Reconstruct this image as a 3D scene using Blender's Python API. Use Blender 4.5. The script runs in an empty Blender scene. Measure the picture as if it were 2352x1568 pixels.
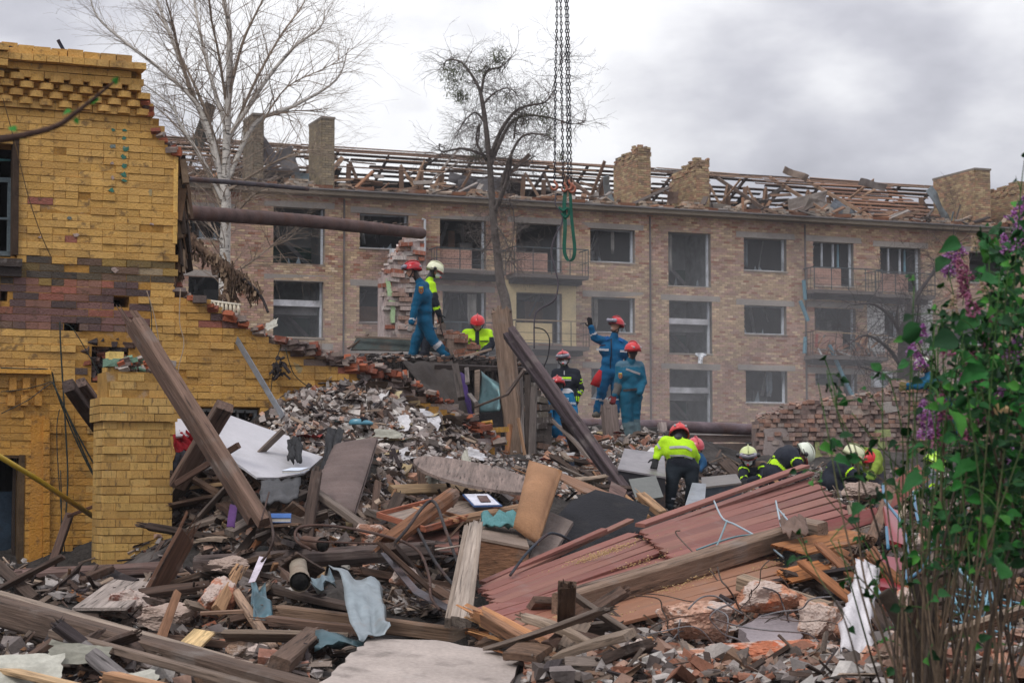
import bpy, math, random, time
import numpy as np
from mathutils import Vector, Matrix, noise
from mathutils.bvhtree import BVHTree
T0 = time.time()
random.seed(7); rng = np.random.default_rng(7)
scene = bpy.context.scene
COL = scene.collection
R = math.radians
# ------------------------------------------------------------------ camera, sky, sun, exposure
FPX = 4600.0; EYE = 1.7; PITCH = math.atan(346/4600.0)
cam_d = bpy.data.cameras.new('camera'); cam = bpy.data.objects.new('camera', cam_d); COL.objects.link(cam)
cam_d.sensor_width = 36.0; cam_d.lens = FPX/2352*36.0; cam_d.clip_end = 3000; cam_d.clip_start = 0.3
cam.location = (0, 0, EYE); cam.rotation_euler = (R(90)+PITCH, 0, 0)
cam_d.dof.use_dof = True; cam_d.dof.focus_distance = 21; cam_d.dof.aperture_fstop = 6.3
scene.camera = cam
scene.view_settings.view_transform = 'Standard'; scene.view_settings.look = 'None'
scene.view_settings.exposure = 0.0; scene.view_settings.gamma = 1
world = bpy.data.worlds.new('World'); scene.world = world; world.use_nodes = True
def build_world():
    nt = world.node_tree; N = nt.nodes; L = nt.links; N.clear()
    out = N.new('ShaderNodeOutputWorld')
    sky = N.new('ShaderNodeTexSky'); sky.sky_type = 'NISHITA'; sky.sun_disc = False
    sky.sun_elevation = R(48); sky.sun_rotation = R(215)
    b1 = N.new('ShaderNodeBackground'); b1.inputs[1].default_value = 0.10
    L.new(sky.outputs[0], b1.inputs[0])
    tc = N.new('ShaderNodeTexCoord')
    mp = N.new('ShaderNodeMapping'); mp.inputs['Scale'].default_value = (1, 1, 2.0); mp.inputs['Location'].default_value = (3.3, 1.0, 0.55)
    L.new(tc.outputs['Generated'], mp.inputs[0])
    n1 = N.new('ShaderNodeTexNoise'); n1.inputs['Scale'].default_value = 5.5; n1.inputs['Detail'].default_value = 7; n1.inputs['Roughness'].default_value = 0.5
    L.new(mp.outputs[0], n1.inputs['Vector'])
    # broad thinner patch of cloud towards the middle left of the view
    def spot(px, py, k):
        d = Vector(((px-1176)/FPX, math.cos(PITCH)-(784-py)/FPX*math.sin(PITCH), (784-py)/FPX*math.cos(PITCH)+math.sin(PITCH))).normalized()
        dt = N.new('ShaderNodeVectorMath'); dt.operation = 'DISTANCE'; dt.inputs[1].default_value = d
        nm = N.new('ShaderNodeVectorMath'); nm.operation = 'NORMALIZE'; L.new(tc.outputs['Generated'], nm.inputs[0]); L.new(nm.outputs[0], dt.inputs[0])
        mr = N.new('ShaderNodeMapRange'); mr.interpolation_type = 'SMOOTHERSTEP'
        mr.inputs[1].default_value = 0.0; mr.inputs[2].default_value = k[0]; mr.inputs[3].default_value = k[1]; mr.inputs[4].default_value = 0
        L.new(dt.outputs['Value'], mr.inputs[0]); return mr.outputs[0]
    s = n1.outputs['Fac']
    for a in (spot(1080, 330, (0.16, 0.19)), spot(1960, 200, (0.055, 0.15)), spot(680, 60, (0.13, 0.19)), spot(1950, 400, (0.13, -0.11)), spot(0, 250, (0.09, -0.07)), spot(2100, 0, (0.08, -0.05)), spot(930, 260, (0.03, -0.10))):
        ad = N.new('ShaderNodeMath'); ad.operation = 'ADD'; L.new(s, ad.inputs[0]); L.new(a, ad.inputs[1]); s = ad.outputs[0]
    cr = N.new('ShaderNodeValToRGB'); e = cr.color_ramp.elements
    e[0].position = 0.36; e[0].color = (0.36, 0.36, 0.41, 1)
    e[1].position = 0.66; e[1].color = (1.0, 1.0, 1.02, 1)
    m = e.new(0.50); m.color = (0.60, 0.60, 0.655, 1)
    L.new(s, cr.inputs[0])
    # an overcast sky is brighter overhead than near the horizon
    sep = N.new('ShaderNodeSeparateXYZ'); L.new(tc.outputs['Generated'], sep.inputs[0])
    mr = N.new('ShaderNodeMapRange'); mr.inputs[1].default_value = 0.12; mr.inputs[2].default_value = 1.0; mr.inputs[3].default_value = 1.0; mr.inputs[4].default_value = 2.1
    L.new(sep.outputs['Z'], mr.inputs[0])
    b2 = N.new('ShaderNodeBackground'); L.new(cr.outputs[0], b2.inputs[0]); L.new(mr.outputs[0], b2.inputs[1])
    mx = N.new('ShaderNodeMixShader'); mx.inputs[0].default_value = 0.93
    L.new(b1.outputs[0], mx.inputs[1]); L.new(b2.outputs[0], mx.inputs[2]); L.new(mx.outputs[0], out.inputs[0])
build_world()
sun_d = bpy.data.lights.new('sun', 'SUN'); sun_d.energy = 1.3; sun_d.angle = R(14); sun_d.color = (1.0, 0.97, 0.92)
sun = bpy.data.objects.new('sun', sun_d); COL.objects.link(sun)
_az = R(215)  # sun behind the camera, to its left
_sd = Vector((math.sin(_az)*math.cos(R(48)), math.cos(_az)*math.cos(R(48)), math.sin(R(48))))
sun.rotation_euler = _sd.to_track_quat('Z', 'Y').to_euler()

# ------------------------------------------------------------------ projection helpers (pixel of a 2352 px wide view + real distance -> point)
_cp, _sp = math.cos(PITCH), math.sin(PITCH)
def ray(px, py):
    u = (px-1176)/FPX; v = (784-py)/FPX
    return Vector((u, _cp - v*_sp, _sp + v*_cp))
def P(px, py, D):
    d = ray(px, py); k = D/d.y
    return Vector((d.x*k, D, EYE+d.z*k))
def proj(p):
    x, y, z = p[0], p[1], p[2]-EYE
    f = y*_cp + z*_sp; v = -y*_sp + z*_cp
    return 1176+x/f*FPX, 784-v/f*FPX
# ------------------------------------------------------------------ objects, tags
WM = {}
def tag(o, label=None, cat=None, group=None, kind=None):
    if label: o['label'] = label
    if cat: o['category'] = cat
    if group: o['group'] = group
    if kind: o['kind'] = kind
    return o
def link(name, mesh, M=None, parent=None, color=None):
    o = bpy.data.objects.new(name, mesh); COL.objects.link(o)
    M = M or Matrix.Identity(4)
    if parent is not None:
        o.parent = parent; o.matrix_local = WM[parent.name].inverted() @ M
    else:
        o.matrix_local = M
    WM[o.name] = M.copy()
    if color is not None: o.color = (color[0], color[1], color[2], 1)
    return o
def empty(name, loc, label=None, cat=None, group=None):
    o = link(name, None, Matrix.Translation(Vector(loc))); o.empty_display_size = 0.2
    return tag(o, label, cat, group)
class Acc:
    def __init__(s): s.v = []; s.c = []; s.idx = []; s.tot = []; s.n = 0
    def add(s, V, F, col=(.5, .5, .5)):
        V = np.asarray(V, dtype=np.float32).reshape(-1, 3); s.v.append(V)
        c = np.asarray(col, dtype=np.float32)
        if c.ndim == 1: c = np.repeat(c[None, :3], len(V), 0)
        s.c.append(c)
        for f in F:
            s.idx.append(np.asarray(f, dtype=np.int32)+s.n); s.tot.append(len(f))
        s.n += len(V)
    def addq(s, V, Q, col):   # Q (M,4) array, fast
        V = np.asarray(V, dtype=np.float32); s.v.append(V); s.c.append(np.asarray(col, dtype=np.float32))
        Q = np.asarray(Q, dtype=np.int32); s.idx.append((Q+s.n).ravel()); s.tot.extend([Q.shape[1]]*len(Q)); s.n += len(V)
    def mesh(s, name, mat, origin=(0, 0, 0), smooth=False):
        me = bpy.data.meshes.new(name)
        V = np.concatenate(s.v) - np.asarray(origin, dtype=np.float32); C = np.concatenate(s.c)
        idx = np.concatenate(s.idx); tot = np.asarray(s.tot, dtype=np.int32)
        me.vertices.add(len(V)); me.vertices.foreach_set('co', V.ravel())
        me.loops.add(len(idx)); me.loops.foreach_set('vertex_index', idx)
        me.polygons.add(len(tot)); st = np.zeros(len(tot), dtype=np.int32); st[1:] = np.cumsum(tot)[:-1]
        me.polygons.foreach_set('loop_start', st); me.polygons.foreach_set('loop_total', tot)
        me.polygons.foreach_set('use_smooth', np.full(len(tot), bool(smooth)))
        at = me.attributes.new('Col', 'FLOAT_COLOR', 'POINT')
        at.data.foreach_set('color', np.concatenate([C[:, :3], np.ones((len(C), 1), dtype=np.float32)], 1).ravel())
        me.update(calc_edges=True)
        if mat: me.materials.append(mat)
        return me
    def build(s, name, mat, parent=None, origin=None, smooth=False, color=None):
        if origin is None:
            origin = tuple(WM[parent.name].translation) if parent is not None else tuple(np.concatenate(s.v).mean(0))
        return link(name, s.mesh(name, mat, origin, smooth), Matrix.Translation(Vector(origin)), parent, color)
BQ = np.array([[0, 1, 3, 2], [4, 6, 7, 5], [0, 4, 5, 1], [2, 3, 7, 6], [0, 2, 6, 4], [1, 5, 7, 3]])
BS = np.array([[x, y, z] for x in (-1, 1) for y in (-1, 1) for z in (-1, 1)], dtype=np.float32)
def boxes(acc, C, A, Hf, cols, jit=0.0):
    """many boxes: centres (N,3), axes (N,3,3) rows = local axes (or one 3x3), half sizes (N,3), colours (N,3)"""
    C = np.asarray(C, dtype=np.float32).reshape(-1, 3); N = len(C)
    if N == 0: return
    A = np.asarray(A, dtype=np.float32)
    if A.ndim == 2: A = np.repeat(A[None], N, 0)
    Hf = np.asarray(Hf, dtype=np.float32)
    if Hf.ndim == 1: Hf = np.repeat(Hf[None], N, 0)
    cols = np.asarray(cols, dtype=np.float32)
    if cols.ndim == 1: cols = np.repeat(cols[None], N, 0)
    L = BS[None]*Hf[:, None, :]
    if jit: L = L + rng.normal(0, 1, L.shape)*jit*np.minimum(1, Hf[:, None, :]*6)
    V = np.einsum('nvi,nij->nvj', L, A)+C[:, None, :]
    Q = (BQ[None]+np.arange(N)[:, None, None]*8).reshape(-1, 4)
    acc.addq(V.reshape(-1, 3), Q, np.repeat(cols, 8, 0))
def box(acc, p0, p1, col=(.5, .5, .5)):
    p0 = np.array(p0, float); p1 = np.array(p1, float)
    boxes(acc, [(p0+p1)/2], np.eye(3), [abs(p1-p0)/2], [col])
def frame3(x, up=(0, 0, 1), roll=0.0):
    x = Vector(x).normalized(); up = Vector(up)
    if abs(x.dot(up)) > 0.98: up = Vector((0, 1, 0))
    y = up.cross(x).normalized(); z = x.cross(y)
    if roll:
        c, s = math.cos(roll), math.sin(roll); y, z = y*c+z*s, z*c-y*s
    return x, y, z
def obox(acc, a, b, w, h, col, roll=0.0, jit=0.0, up=(0, 0, 1)):
    a = Vector(a); b = Vector(b); x, y, z = frame3(b-a, up, roll)
    boxes(acc, [(a+b)/2], np.array([x, y, z]), [((b-a).length/2, w/2, h/2)], [col], jit)
def catmull(pts, k=5):
    pts = [Vector(p) for p in pts]; out = []
    for i in range(len(pts)-1):
        p0 = pts[max(i-1, 0)]; p1 = pts[i]; p2 = pts[i+1]; p3 = pts[min(i+2, len(pts)-1)]
        for j in range(k):
            t = j/k
            out.append(0.5*((2*p1)+(p2-p0)*t+(2*p0-5*p1+4*p2-p3)*t*t+(3*p1-p0-3*p2+p3)*t**3))
    out.append(pts[-1]); return out
def tube(acc, pts, rad, n=6, col=(.5, .5, .5), cap=True):
    pts = [Vector(p) for p in pts]; m = len(pts)
    if not hasattr(rad, '__len__'): rad = [rad]*m
    elif len(rad) != m: rad = list(np.interp(np.linspace(0, 1, m), np.linspace(0, 1, len(rad)), rad))
    V = []; F = []
    d = (pts[1]-pts[0]).normalized(); up = Vector((0, 0, 1)) if abs(d.z) < .9 else Vector((1, 0, 0))
    y = up.cross(d).normalized()
    for i, p in enumerate(pts):
        t = (pts[min(i+1, m-1)]-pts[max(i-1, 0)]).normalized()
        y = (y-t*y.dot(t)); y = y.normalized() if y.length > 1e-6 else t.orthogonal().normalized(); z = t.cross(y)
        for k in range(n):
            a = 2*math.pi*k/n; V.append(p+(y*math.cos(a)+z*math.sin(a))*rad[i])
    for i in range(m-1):
        for k in range(n):
            k2 = (k+1) % n; F.append((i*n+k, i*n+k2, (i+1)*n+k2, (i+1)*n+k))
    if cap: F.append(list(range(n))[::-1]); F.append([(m-1)*n+k for k in range(n)])
    acc.add([tuple(v) for v in V], F, col)
def lin(r, g, b):
    f = lambda c: (c/255/12.92) if c/255 <= .04045 else ((c/255+.055)/1.055)**2.4
    return (f(r), f(g), f(b))
def inpoly(x, y, poly):
    c = False; j = len(poly)-1
    for i in range(len(poly)):
        xi, yi = poly[i]; xj, yj = poly[j]
        if (yi > y) != (yj > y) and x < (xj-xi)*(y-yi)/(yj-yi)+xi: c = not c
        j = i
    return c
# ------------------------------------------------------------------ materials
def mat(name, src='obj', rough=0.85, ns=6.0, na=0.25, bump=0.3, bs=30.0, stain=None, stretch=None, metal=0.0, fine=0.12, spec=0.25, trans=0.0):
    m = bpy.data.materials.new(name); m.use_nodes = True; nt = m.node_tree; N = nt.nodes; L = nt.links
    bs_ = N['Principled BSDF']; bs_.inputs['Roughness'].default_value = rough; bs_.inputs['Metallic'].default_value = metal
    bs_.inputs['Specular IOR Level'].default_value = spec
    if src == 'obj': s = N.new('ShaderNodeObjectInfo'); c = s.outputs['Color']
    elif src == 'attr': s = N.new('ShaderNodeAttribute'); s.attribute_name = 'Col'; c = s.outputs['Color']
    else:
        s = N.new('ShaderNodeRGB'); s.outputs[0].default_value = (*src, 1); c = s.outputs[0]
    tc = N.new('ShaderNodeTexCoord'); vec = tc.outputs['Object']
    if stretch or src == 'obj':
        mp = N.new('ShaderNodeMapping'); mp.inputs['Scale'].default_value = stretch or (1, 1, 1); L.new(vec, mp.inputs[0])
        if src == 'obj':
            oi = N.new('ShaderNodeObjectInfo'); ml = N.new('ShaderNodeMath'); ml.operation = 'MULTIPLY'; ml.inputs[1].default_value = 37.0
            L.new(oi.outputs['Random'], ml.inputs[0]); L.new(ml.outputs[0], mp.inputs['Location'])
        svec = mp.outputs[0]
        if not stretch: vec = svec
    else: svec = vec
    def nz(scale, det, v):
        n = N.new('ShaderNodeTexNoise'); n.inputs['Scale'].default_value = scale; n.inputs['Detail'].default_value = det; n.inputs['Roughness'].default_value = .6
        L.new(v, n.inputs['Vector']); return n.outputs['Fac']
    def mr(v, a, b, c0, d):
        q = N.new('ShaderNodeMapRange'); q.inputs[1].default_value = a; q.inputs[2].default_value = b; q.inputs[3].default_value = c0; q.inputs[4].default_value = d
        L.new(v, q.inputs[0]); return q.outputs[0]
    def vm(op, a, b=None, sc=None):
        q = N.new('ShaderNodeVectorMath'); q.operation = op; L.new(a, q.inputs[0])
        if sc is not None: L.new(sc, q.inputs['Scale'])
        return q.outputs[0]
    a = nz(ns, 5, svec); c = vm('SCALE', c, sc=mr(a, .3, .7, 1-na, 1+na))
    f = nz(bs, 4, svec); c = vm('SCALE', c, sc=mr(f, .3, .7, 1-fine, 1+fine))
    for st in (stain or []):
        col, sc, lo, hi, amt, use = st
        q = mr(nz(sc, 6, svec if use else vec), lo, hi, 0, amt)
        mx = N.new('ShaderNodeMix'); mx.data_type = 'RGBA'; L.new(q, mx.inputs[0]); L.new(c, mx.inputs[6]); mx.inputs[7].default_value = (*col, 1); c = mx.outputs[2]
    L.new(c, bs_.inputs['Base Color'])
    if bump:
        b = N.new('ShaderNodeBump'); b.inputs['Strength'].default_value = bump; b.inputs['Distance'].default_value = 0.02
        L.new(f, b.inputs['Height']); L.new(b.outputs[0], bs_.inputs['Normal'])
    return m
GR = (0.6, 9.0, 9.0)
M_wood = mat('weathered_timber', 'obj', .85, 2.0, .35, .5, 7.0, [((.012, .009, .007), 3.2, .56, .68, .85, True), ((.22, .19, .17), 2.3, .56, .74, .65, False)], GR, fine=.25)
M_woodA = mat('rubble_timber', 'attr', .85, 5.0, .3, .3, 40.0, [((.015, .011, .009), 9, .6, .72, .6, False)])
M_redwood = mat('red_painted_boards', 'obj', .7, 1.2, .12, .2, 9.0, [((.22, .13, .085), 1.1, .57, .64, .5, True), ((.32, .27, .25), 3.0, .55, .8, .3, False), ((.03, .015, .012), 4, .64, .72, .5, True)], GR, fine=.07, spec=.25)
M_paint = mat('yellow_painted_brick', 'attr', .6, 3.0, .14, .6, 45.0, [((.20, .125, .06), 1.6, .5, .75, .55, False), ((.09, .055, .03), 9.0, .58, .70, .7, False), ((.12, .22, .19), 1.7, .70, .72, .5, False)], spec=.35, fine=.08)
M_paintO = mat('yellow_painted_brick_piece', 'obj', .6, 3.0, .14, .6, 45.0, [((.09, .055, .03), 9.0, .56, .68, .7, False), ((.12, .22, .19), 1.7, .70, .72, .5, False)], spec=.35, fine=.08)
M_brickA = mat('old_brickwork', 'attr', .95, 5.0, .25, .5, 40.0, [((.36, .33, .31), 6.0, .58, .72, .5, False)])
M_brick = mat('loose_brick', 'obj', .95, 9.0, .3, .6, 50.0, [((.38, .35, .33), 7.0, .55, .68, .7, False)])
M_far = mat('facade_brickwork', 'attr', .95, .45, .16, .2, 12.0, [((.06, .05, .048), .3, .52, .72, .5, False), ((.3, .27, .25), .9, .62, .75, .35, False)], fine=.1)
M_farO = mat('facade_brick_piece', 'obj', .95, .45, .16, .2, 12.0, fine=.08)
M_conc = mat('concrete', 'obj', .92, 1.6, .22, .5, 28.0, [((.10, .085, .075), 3.0, .56, .72, .6, False), ((.42, .40, .38), 4.0, .6, .8, .5, False)])
M_concA = mat('rubble_mix', 'attr', .93, 7.0, .25, .4, 50.0)
M_dirt = mat('rubble_dirt', (.038, .033, .030), .98, 1.3, .5, 1.0, 22.0, [((.19, .165, .155), .9, .5, .75, .7, False), ((.012, .010, .010), 1.1, .58, .72, .85, False)], fine=.4)
M_ground = mat('bare_ground', (.09, .075, .065), .98, .4, .3, .5, 4.0)
M_metal = mat('sheet_metal', 'obj', .42, 1.5, .25, .25, 12.0, [((.16, .09, .05), 3.0, .60, .72, .6, False), ((.05, .05, .05), 2.0, .6, .75, .5, False)], metal=.55, spec=.5)
M_iron = mat('rusty_iron', 'obj', .75, 4.0, .35, .5, 40.0, [((.14, .06, .035), 3.0, .5, .7, .6, False)], metal=.25)
M_cloth = mat('cloth', 'obj', .9, 3.0, .22, .35, 60.0, [((.16, .14, .13), 2.2, .55, .75, .4, False)])
M_clothA = mat('work_clothing', 'attr', .85, 5.0, .16, .35, 70.0, [((.20, .19, .18), 3.2, .60, .80, .30, False)])
M_skin = mat('skin', 'attr', .55, 8, .06, .1, 80, spec=.4, fine=.04)
M_gloss = mat('helmet_shell', 'obj', .28, 6.0, .06, .04, 40.0, [((.12, .10, .09), 9, .60, .75, .25, False)], spec=.5, fine=.03)
M_board = mat('white_board', 'obj', .6, 2.0, .08, .1, 20.0, [((.30, .28, .26), 2.4, .58, .75, .5, False)], fine=.04)
M_paper = mat('paper', 'obj', .75, 8.0, .12, .2, 30.0, [((.30, .26, .22), 7.0, .58, .75, .5, False)])
M_dark = mat('dark_felt', 'obj', .95, 2.0, .3, .7, 30.0, [((.07, .06, .052), 2.5, .5, .75, .7, False)])
M_glass = mat('dull_glass', 'obj', .15, 2, .1, 0.05, 20, spec=.6)
M_bark = mat('bark', 'attr', .9, 8.0, .35, .6, 25.0, fine=.25)
M_birch = mat('birch_bark', 'attr', .8, 3.0, .15, .3, 20.0, [((.03, .027, .025), 5.0, .56, .64, .9, True)], (1, 1, 4.0), fine=.15)
M_leaf = mat('lilac_leaf', 'obj', .6, 20.0, .18, .2, 60.0, spec=.2)
M_leafA = mat('lilac_leaves', 'attr', .6, 20.0, .18, .2, 60.0, spec=.2)
M_flower = mat('lilac_flower', 'attr', .7, 30.0, .15, .1, 60.0)
M_room = mat('plastered_room', 'attr', .95, 1.0, .3, .1, 10.0, [((.03, .03, .035), .7, .5, .7, .7, False)])
# ================================================================== far apartment building
class Plane:
    def __init__(s, D0, tan):
        s.D0 = D0; s.t = tan; c = 1/math.sqrt(1+tan*tan); s.e = Vector((c, c*tan, 0)); s.n = Vector((c*tan, -c, 0)); s.c = c
    def F(s, px, py):
        d = ray(px, py); k = s.D0/(d.y-s.t*d.x); return (d.x*k/s.c, EYE+d.z*k)
    def W(s, a, h, off=0.0):
        p = s.e*a+s.n*off; return Vector((p.x, p.y+s.D0, h))
    def axes(s): return np.array([s.e, s.n, (0, 0, 1)], dtype=np.float32)
    def bx(s, acc, a0, a1, h0, h1, o0, o1, col, jit=0):
        boxes(acc, [s.W((a0+a1)/2, (h0+h1)/2, (o0+o1)/2)], s.axes(), [(abs(a1-a0)/2, abs(o1-o0)/2, abs(h1-h0)/2)], [col], jit)
def free_intervals(a0, a1, holes):
    iv = [(a0, a1)]
    for h0, h1 in holes:
        nv = []
        for x, y in iv:
            if h1 <= x or h0 >= y: nv.append((x, y)); continue
            if h0 > x: nv.append((x, h0))
            if h1 < y: nv.append((h1, y))
        iv = nv
    return iv
FB = Plane(81.0, 0.39)
def rect(pl, x0, y0, x1, y1):
    a0, h1 = pl.F(x0, y0); a1, h1b = pl.F(x1, y0+(x1-x0)*0.055)
    _, h0 = pl.F(x0, y1)
    return (a0, a1, h0, h1)
WIN = [ # x0,y0,x1,y1 measured at the left jamb, kind
 (428, 478, 520, 546, 'w'), (628, 474, 746, 604, 's'), (826, 489, 938, 569, 'f'), (1010, 502, 1116, 615, 'b'), (1185, 511, 1290, 622, 'b'), (1355, 524, 1458, 600, 'f'),
 (1534, 532, 1632, 655, 's'), (1708, 545, 1806, 620, 'w'), (1867, 554, 1960, 655, 'b'), (2021, 566, 2114, 668, 'b'), (2225, 578, 2312, 648, 'w'),
 (433, 633, 520, 700, 'w'), (628, 643, 743, 773, 'S'), (825, 656, 935, 740, 'w'), (1016, 668, 1116, 768, 'w'), (1185, 671, 1290, 785, 'b'), (1358, 681, 1458, 762, 'f'),
 (1536, 689, 1635, 810, 'S'), (1709, 700, 1806, 766, 'f'), (1870, 705, 1965, 800, 'b'), (2030, 712, 2064, 775, 'f'), (2076, 716, 2114, 776, 'f'), (2190, 722, 2290, 790, 'w'),
 (628, 800, 743, 930, 'S'), (825, 810, 935, 880, 'w'), (1018, 825, 1118, 900, 'w'), (1190, 832, 1292, 900, 'b'), (1358, 845, 1455, 915, 'w'), (1537, 847, 1636, 970, 'S'), (1712, 850, 1808, 924, 'w'), (1872, 857, 1968, 925, 'b'), (2030, 864, 2120, 930, 'w'), (2190, 872, 2290, 935, 'w'),
 (1538, 1005, 1638, 1110, 'S'), (1712, 1005, 1808, 1075, 'w'), (1360, 1000, 1458, 1065, 'w'), (1190, 990, 1292, 1060, 'w'), (1874, 1010, 1970, 1078, 'w')]
bld = empty('apartment_building', FB.W(0, 0, 0), 'long four storey brick apartment block behind, windows blown out and roof stripped to its rafters', 'building')
A0f = FB.F(330, 600)[0]; A1f = FB.F(2480, 600)[0]; HBf = 0.0; HTf = FB.F(1176, 474)[1]
OPEN = [rect(FB, *w[:4])+(w[4], i, w) for i, w in enumerate(WIN)]
def far_wall():
    mort = lin(158, 144, 132)
    acc = Acc()
    hs = sorted({HBf, HTf, *[o[2] for o in OPEN], *[o[3] for o in OPEN]})
    for h0, h1 in zip(hs[:-1], hs[1:]):
        hm = (h0+h1)/2
        for a, b in free_intervals(A0f, A1f, [(o[0], o[1]) for o in OPEN if o[2] < hm < o[3]]):
            FB.bx(acc, a, b, h0, h1, -.42, 0, mort)
    # attic floor, gable ends, rear wall
    FB.bx(acc, A0f, A1f, HTf-.3, HTf, -12, -.43, lin(90, 82, 76))
    FB.bx(acc, A0f, A1f, HBf, HTf, -12.3, -12.01, lin(120, 110, 100))
    FB.bx(acc, A0f-.3, A0f-.01, HBf, HTf, -12.3, 0, lin(130, 115, 100)); FB.bx(acc, A1f+.01, A1f+.3, HBf, HTf, -12.3, 0, lin(130, 115, 100))
    acc.build('wall', M_far, bld)
    # bricks
    pal = np.array([lin(176, 150, 122), lin(168, 142, 116), lin(166, 134, 118), lin(172, 140, 126), lin(196, 170, 138), lin(160, 120, 100), lin(186, 150, 132), lin(150, 104, 84), lin(200, 178, 150)])
    pitch_h = .0955; L = .258
    C = []; Hh = []; K = []; ind = []
    r = 0; h = 2.0
    while h+pitch_h < HTf-.02:
        hm = h+pitch_h/2
        holes = [(o[0], o[1]) for o in OPEN if o[2]-.02 < hm < o[3]+.02]
        off = (r % 2)*L/2
        for a, b in free_intervals(A0f, A1f, holes):
            x = math.floor((a-off)/L)*L+off
            while x < b:
                x0 = max(x, a); x1 = min(x+L-.012, b)
                if x1-x0 > .04:
                    p = FB.W((x0+x1)/2, hm, .012)
                    # warmer and paler zones follow the building, mixed bricks inside them
                    z = noise.noise(Vector((x*.18, hm*.25, 0)))
                    if hm > HTf-1.3: w = [.2, .25, .15, .08, .1, .1, .05, .07, 0]
                    elif z > .05: w = [.34, .16, .08, .08, .2, .04, .05, .02, .03]
                    else: w = [.08, .12, .2, .22, .08, .1, .14, .05, .01]
                    c = pal[rng.choice(9, p=np.array(w)/sum(w))]*rng.uniform(.86, 1.12)
                    full = x1-x0 > L-.03
                    if full and len(ind) < 290 and 745 < proj(p)[0] < 830 and 480 < proj(p)[1] < 800: ind.append((p, c))
                    else: C.append(p); Hh.append(((x1-x0)/2, .016, (pitch_h-.016)/2)); K.append(c)
                x += L
        h += pitch_h; r += 1
    acc = Acc(); boxes(acc, C, FB.axes(), Hh, K, .0015)
    tag(acc.build('bricks', M_far, bld), kind='stuff')
    acc = Acc(); boxes(acc, [(0, 0, 0)], np.eye(3), [((L-.012)/2, .016, (pitch_h-.013)/2)], [(1, 1, 1)])
    me = acc.mesh('brick', M_farO)
    Rm = Matrix((( FB.e.x, FB.n.x, 0, 0), (FB.e.y, FB.n.y, 0, 0), (0, 0, 1, 0), (0, 0, 0, 1)))
    for p, c in ind: link('brick', me, Matrix.Translation(p) @ Rm, bld, c)
far_wall()
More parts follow.
